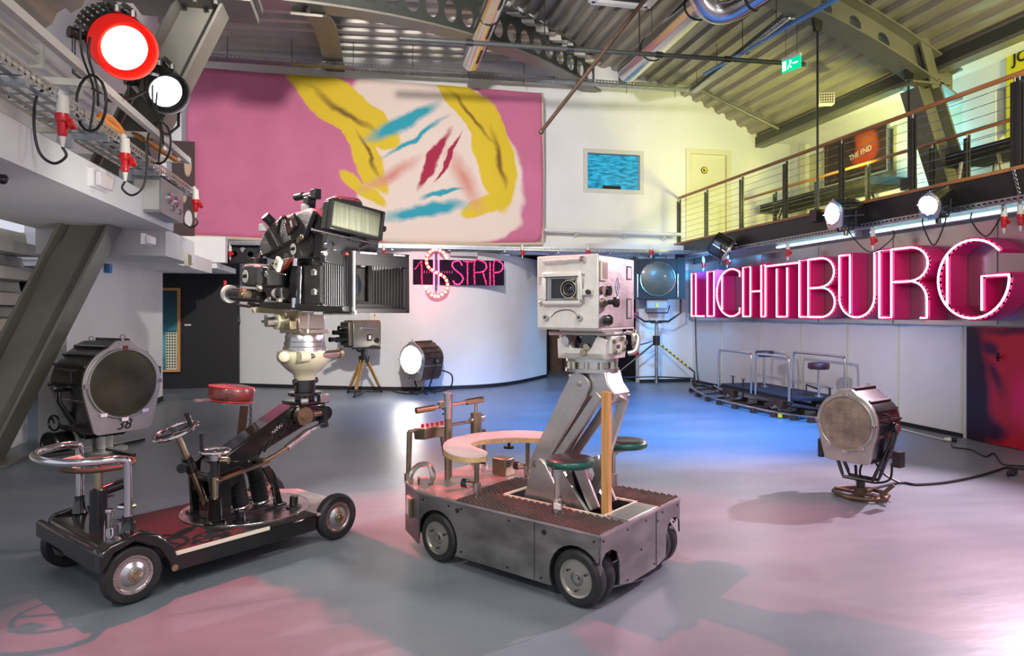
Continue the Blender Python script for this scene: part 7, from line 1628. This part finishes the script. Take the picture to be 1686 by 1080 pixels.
# ================================================================== TRACK AND PLATFORM DOLLY
q0, q1 = G(1138, 642), G(1362, 697)
T0 = G(1160, 652)
mb_pts_near = [G(u, v) for u, v in ((1139, 645), (1158, 657), (1185, 666), (1225, 676), (1275, 687), (1322, 694), (1362, 699), (1410, 703))]
mb_pts_far = [p+Vector((0.62, 0.28, 0)) for p in mb_pts_near]
tr_ = thing('dolly_track', 'curved steel dolly track with sleepers along the right wall', 'track', (mb_pts_near[3].x, mb_pts_near[3].y, 0))
def lc_(p): return Vector((p.x-tr_.location.x, p.y-tr_.location.y, p.z))
for P in (mb_pts_near, mb_pts_far):
    MB().tube([lc_(p)+Vector((0, 0, 0.075)) for p in P if p.x < 6.98], 0.016, 'steel', n=8, smooth=5).build('rail', tr_)
Qn, Qf = spline(mb_pts_near, 3), spline(mb_pts_far, 3)
for i in range(0, len(Qn), 2):
    a, b = lc_(Qn[i]), lc_(Qf[i])
    if Qf[i].x > 6.9: b = a+(b-a)*0.5
    sl = MB().bar(a+Vector((0, 0, 0.03)), b+Vector((0, 0, 0.03)), 0.05, 0.03, 'dark_steel_paint').build('sleeper', tr_)
    MB().cbox(a+Vector((0, 0, 0.035)), (0.09, 0.07, 0.06), 'rust_brown').build('rail_clamp', sl)
    MB().cbox(b+Vector((0, 0, 0.035)), (0.09, 0.07, 0.06), 'rust_brown').build('rail_clamp', sl)
MB().cbox(lc_(G(1283, 688))+Vector((-0.02, -0.05, 0.04)), (0.06, 0.03, 0.05), 'yellow').build('yellow_wedge', tr_)
# platform
pc = Vector((6.02, 9.4, 0)); 
c0, c1, c2 = G(1184, 632, 0.30), G(1306, 657, 0.30), G(1398, 652, 0.30)
ax_ = Vector((c1.x-c0.x, c1.y-c0.y, 0)); Lx = ax_.length; ang = math.degrees(math.atan2(ax_.y, ax_.x))
PD = thing('platform_dolly', 'flat black platform dolly with chrome hoop rails and two stools on the track', 'platform dolly', (c0.x, c0.y, 0), ang)
Wy = 0.80
# local: x along near edge from far end to near end, y to the right-hand wall (positive)
def P_(x, y, z): return (x, y, z)
MB().prism([(0.0, 0.06), (0.06, 0.0), (Lx-0.12, 0.0), (Lx, 0.12), (Lx, Wy-0.12), (Lx-0.12, Wy), (0.06, Wy), (0, Wy-0.06)], 0.265, 0.31, 'black_dull').build('platform', PD, 0.006)
MB().box((0.0, 0.0, 0.24), (Lx-0.05, 0.03, 0.262), 'rust_brown').build('edge_rail', PD)
for x, y in ((0.28, 0.05), (Lx-0.45, 0.05), (0.28, Wy-0.08), (Lx-0.4, Wy-0.08)):
    bg_ = MB().prism([(-0.18, 0.25), (0.18, 0.25), (0.16, 0.12), (0.10, 0.10), (0.04, 0.16), (-0.04, 0.16), (-0.08, 0.10), (-0.16, 0.14)], -0.05, 0.05, 'rust_brown', Matrix.Translation((x, y, 0)), plane='xz').build('bogie', PD, 0.01)
    for dx in (-0.1, 0.1): MB().cyl((x+dx, y-0.035, 0.148), (x+dx, y+0.035, 0.148), 0.055, 'grey_plastic', n=24).build('bogie_wheel', bg_)
def hoop(a, b, h, name='hoop_rail'):
    a, b = Vector(a), Vector(b); d = (b-a).normalized()*0.10; up = Vector((0, 0, 1))
    MB().tube([a, a+up*(h-0.1), a+up*(h-0.03)+d*0.3, a+up*h+d, b+up*h-d, b+up*(h-0.03)-d*0.3, b+up*(h-0.1), b], 0.019, 'chrome', n=12, smooth=4).build(name, PD)
hz = 0.26
HH = 0.62
hoop((0.03, -0.02, hz), (Lx*0.50, -0.02, hz), HH); hoop((Lx*0.56, -0.02, hz), (Lx*0.97, -0.02, hz), HH); hoop((0.03, Wy+0.02, hz), (Lx*0.36, Wy+0.02, hz), HH-0.04)
hoop((Lx*0.42, Wy+0.02, hz), (Lx*1.0, Wy+0.02, hz), HH)
for (u, v, m_, dz) in ((1259, 582, 'black_leather', 0), (1348, 602, 'maroon_leather', 0)):
    s_ = Fr(c0.x, c0.y, ang); p = s_.y_(u, v, 0.42 if m_ == 'black_leather' else 0.45); x, y, z = p
    st = MB().lathe([(0.13, -0.05), (0.145, -0.03), (0.145, 0.03), (0.13, 0.045), (0, 0.05)], (x, y, z), (0, 0, 1), m_, 32).build('stool_seat', PD, ang=50)
    MB().cyl((x, y, 0.31), (x, y, z-0.05), 0.02, 'chrome').cyl((x, y, 0.31), (x, y, 0.33), 0.06, 'steel').build('stool_post', PD)
    if m_ != 'black_leather': MB().tube([(x, y, 0.42), (x-0.14, y-0.1, 0.47), (x-0.14, y-0.1, 0.33)], 0.016, 'black_metal').build('bent_bracket', PD)
for x, y in ((0.1, 0.2), (0.6, 0.1), (Lx-0.15, 0.06), (Lx-0.1, Wy-0.15)):
    MB().cyl((x, y, 0.12), (x, y, 0.44), 0.014, 'black_metal').cyl((x-0.06, y, 0.44), (x+0.06, y, 0.44), 0.012, 'steel').build('levelling_jack', PD)
MB().tube([(0.25, 0.45, 0.31), (0.25, 0.45, 0.35), (0.35, 0.45, 0.35), (0.35, 0.45, 0.31)], 0.01, 'steel').build('lashing_handle', PD)

# ================================================================== FLOOR CABLES
pts = [(1480, 797), (1510, 800), (1560, 796), (1610, 786), (1640, 777), (1660, 772), (1700, 776)]
P = [G(u, v)+Vector((0, 0, 0.012)) for u, v in [(1424, 742), (1440, 783)] ]
P = [Vector((3.98, 4.93, 0.24)), Vector((4.08, 4.98, 0.03))]+[G(u, v)+Vector((0, 0, 0.012)) for u, v in pts]
tag(MB().tube(P, 0.011, 'cable_black', n=8, smooth=8).build('power_cable'), 'thick black cable from the standing floor lamp towards the red panel', 'cable')
P = [G(u, v)+Vector((0, 0, 0.01)) for u, v in ((1566, 733), (1572, 738), (1600, 742), (1622, 753), (1636, 748), (1650, 765), (1672, 768), (1690, 769))]
tag(MB().tube(P, 0.008, 'cable_black', n=8, smooth=8).build('power_cable'), 'thin wavy black cable between the white socket and the flat black plug', 'cable')
P = [G(u, v)+Vector((0, 0, 0.01)) for u, v in ((1420, 700), (1470, 705), (1520, 717), (1560, 727))]
tag(MB().tube(P, 0.008, 'cable_white', n=8, smooth=8).build('extension_cable'), 'thin white cable lying along the right wall', 'cable')
a = G(1562, 727); t = thing('cable_socket', 'white and black cable socket lying on the floor left of the red panel', 'socket', a, -30)
MB().cyl((-0.05, 0, 0.026), (0.02, 0, 0.026), 0.014, 'plug_white', r1=0.026).build('socket_body', t); MB().cyl((0.025, 0, 0.026), (0.08, 0, 0.026), 0.026, 'cable_black').build('plug', t)
a = G(1667, 781); t = thing('cable_coupler', 'flat black cable plug lying on the floor at the right edge', 'plug', a, -60)
MB().box((-0.03, -0.09, 0), (0.03, 0.03, 0.04), 'cable_black').build('casing', t, 0.008); MB().box((-0.025, 0.03, 0.005), (0.025, 0.09, 0.035), 'black_dull').build('contact_end', t, 0.004)
MB().tube([(0, -0.09, 0.02), (0.0, -0.16, 0.012)], 0.01, 'cable_black').build('cable_end', t)
a = G(672, 650); tag(MB().tube([G(645, 642)+Vector((0, -0.2, 0.01)), G(660, 648)+Vector((0, 0, 0.01)), G(690, 650)+Vector((0, 0, 0.01))], 0.012, 'cable_black', smooth=5).build('floor_cable'), 'black cable on the floor between the wooden tripod and lamp 212', 'cable')
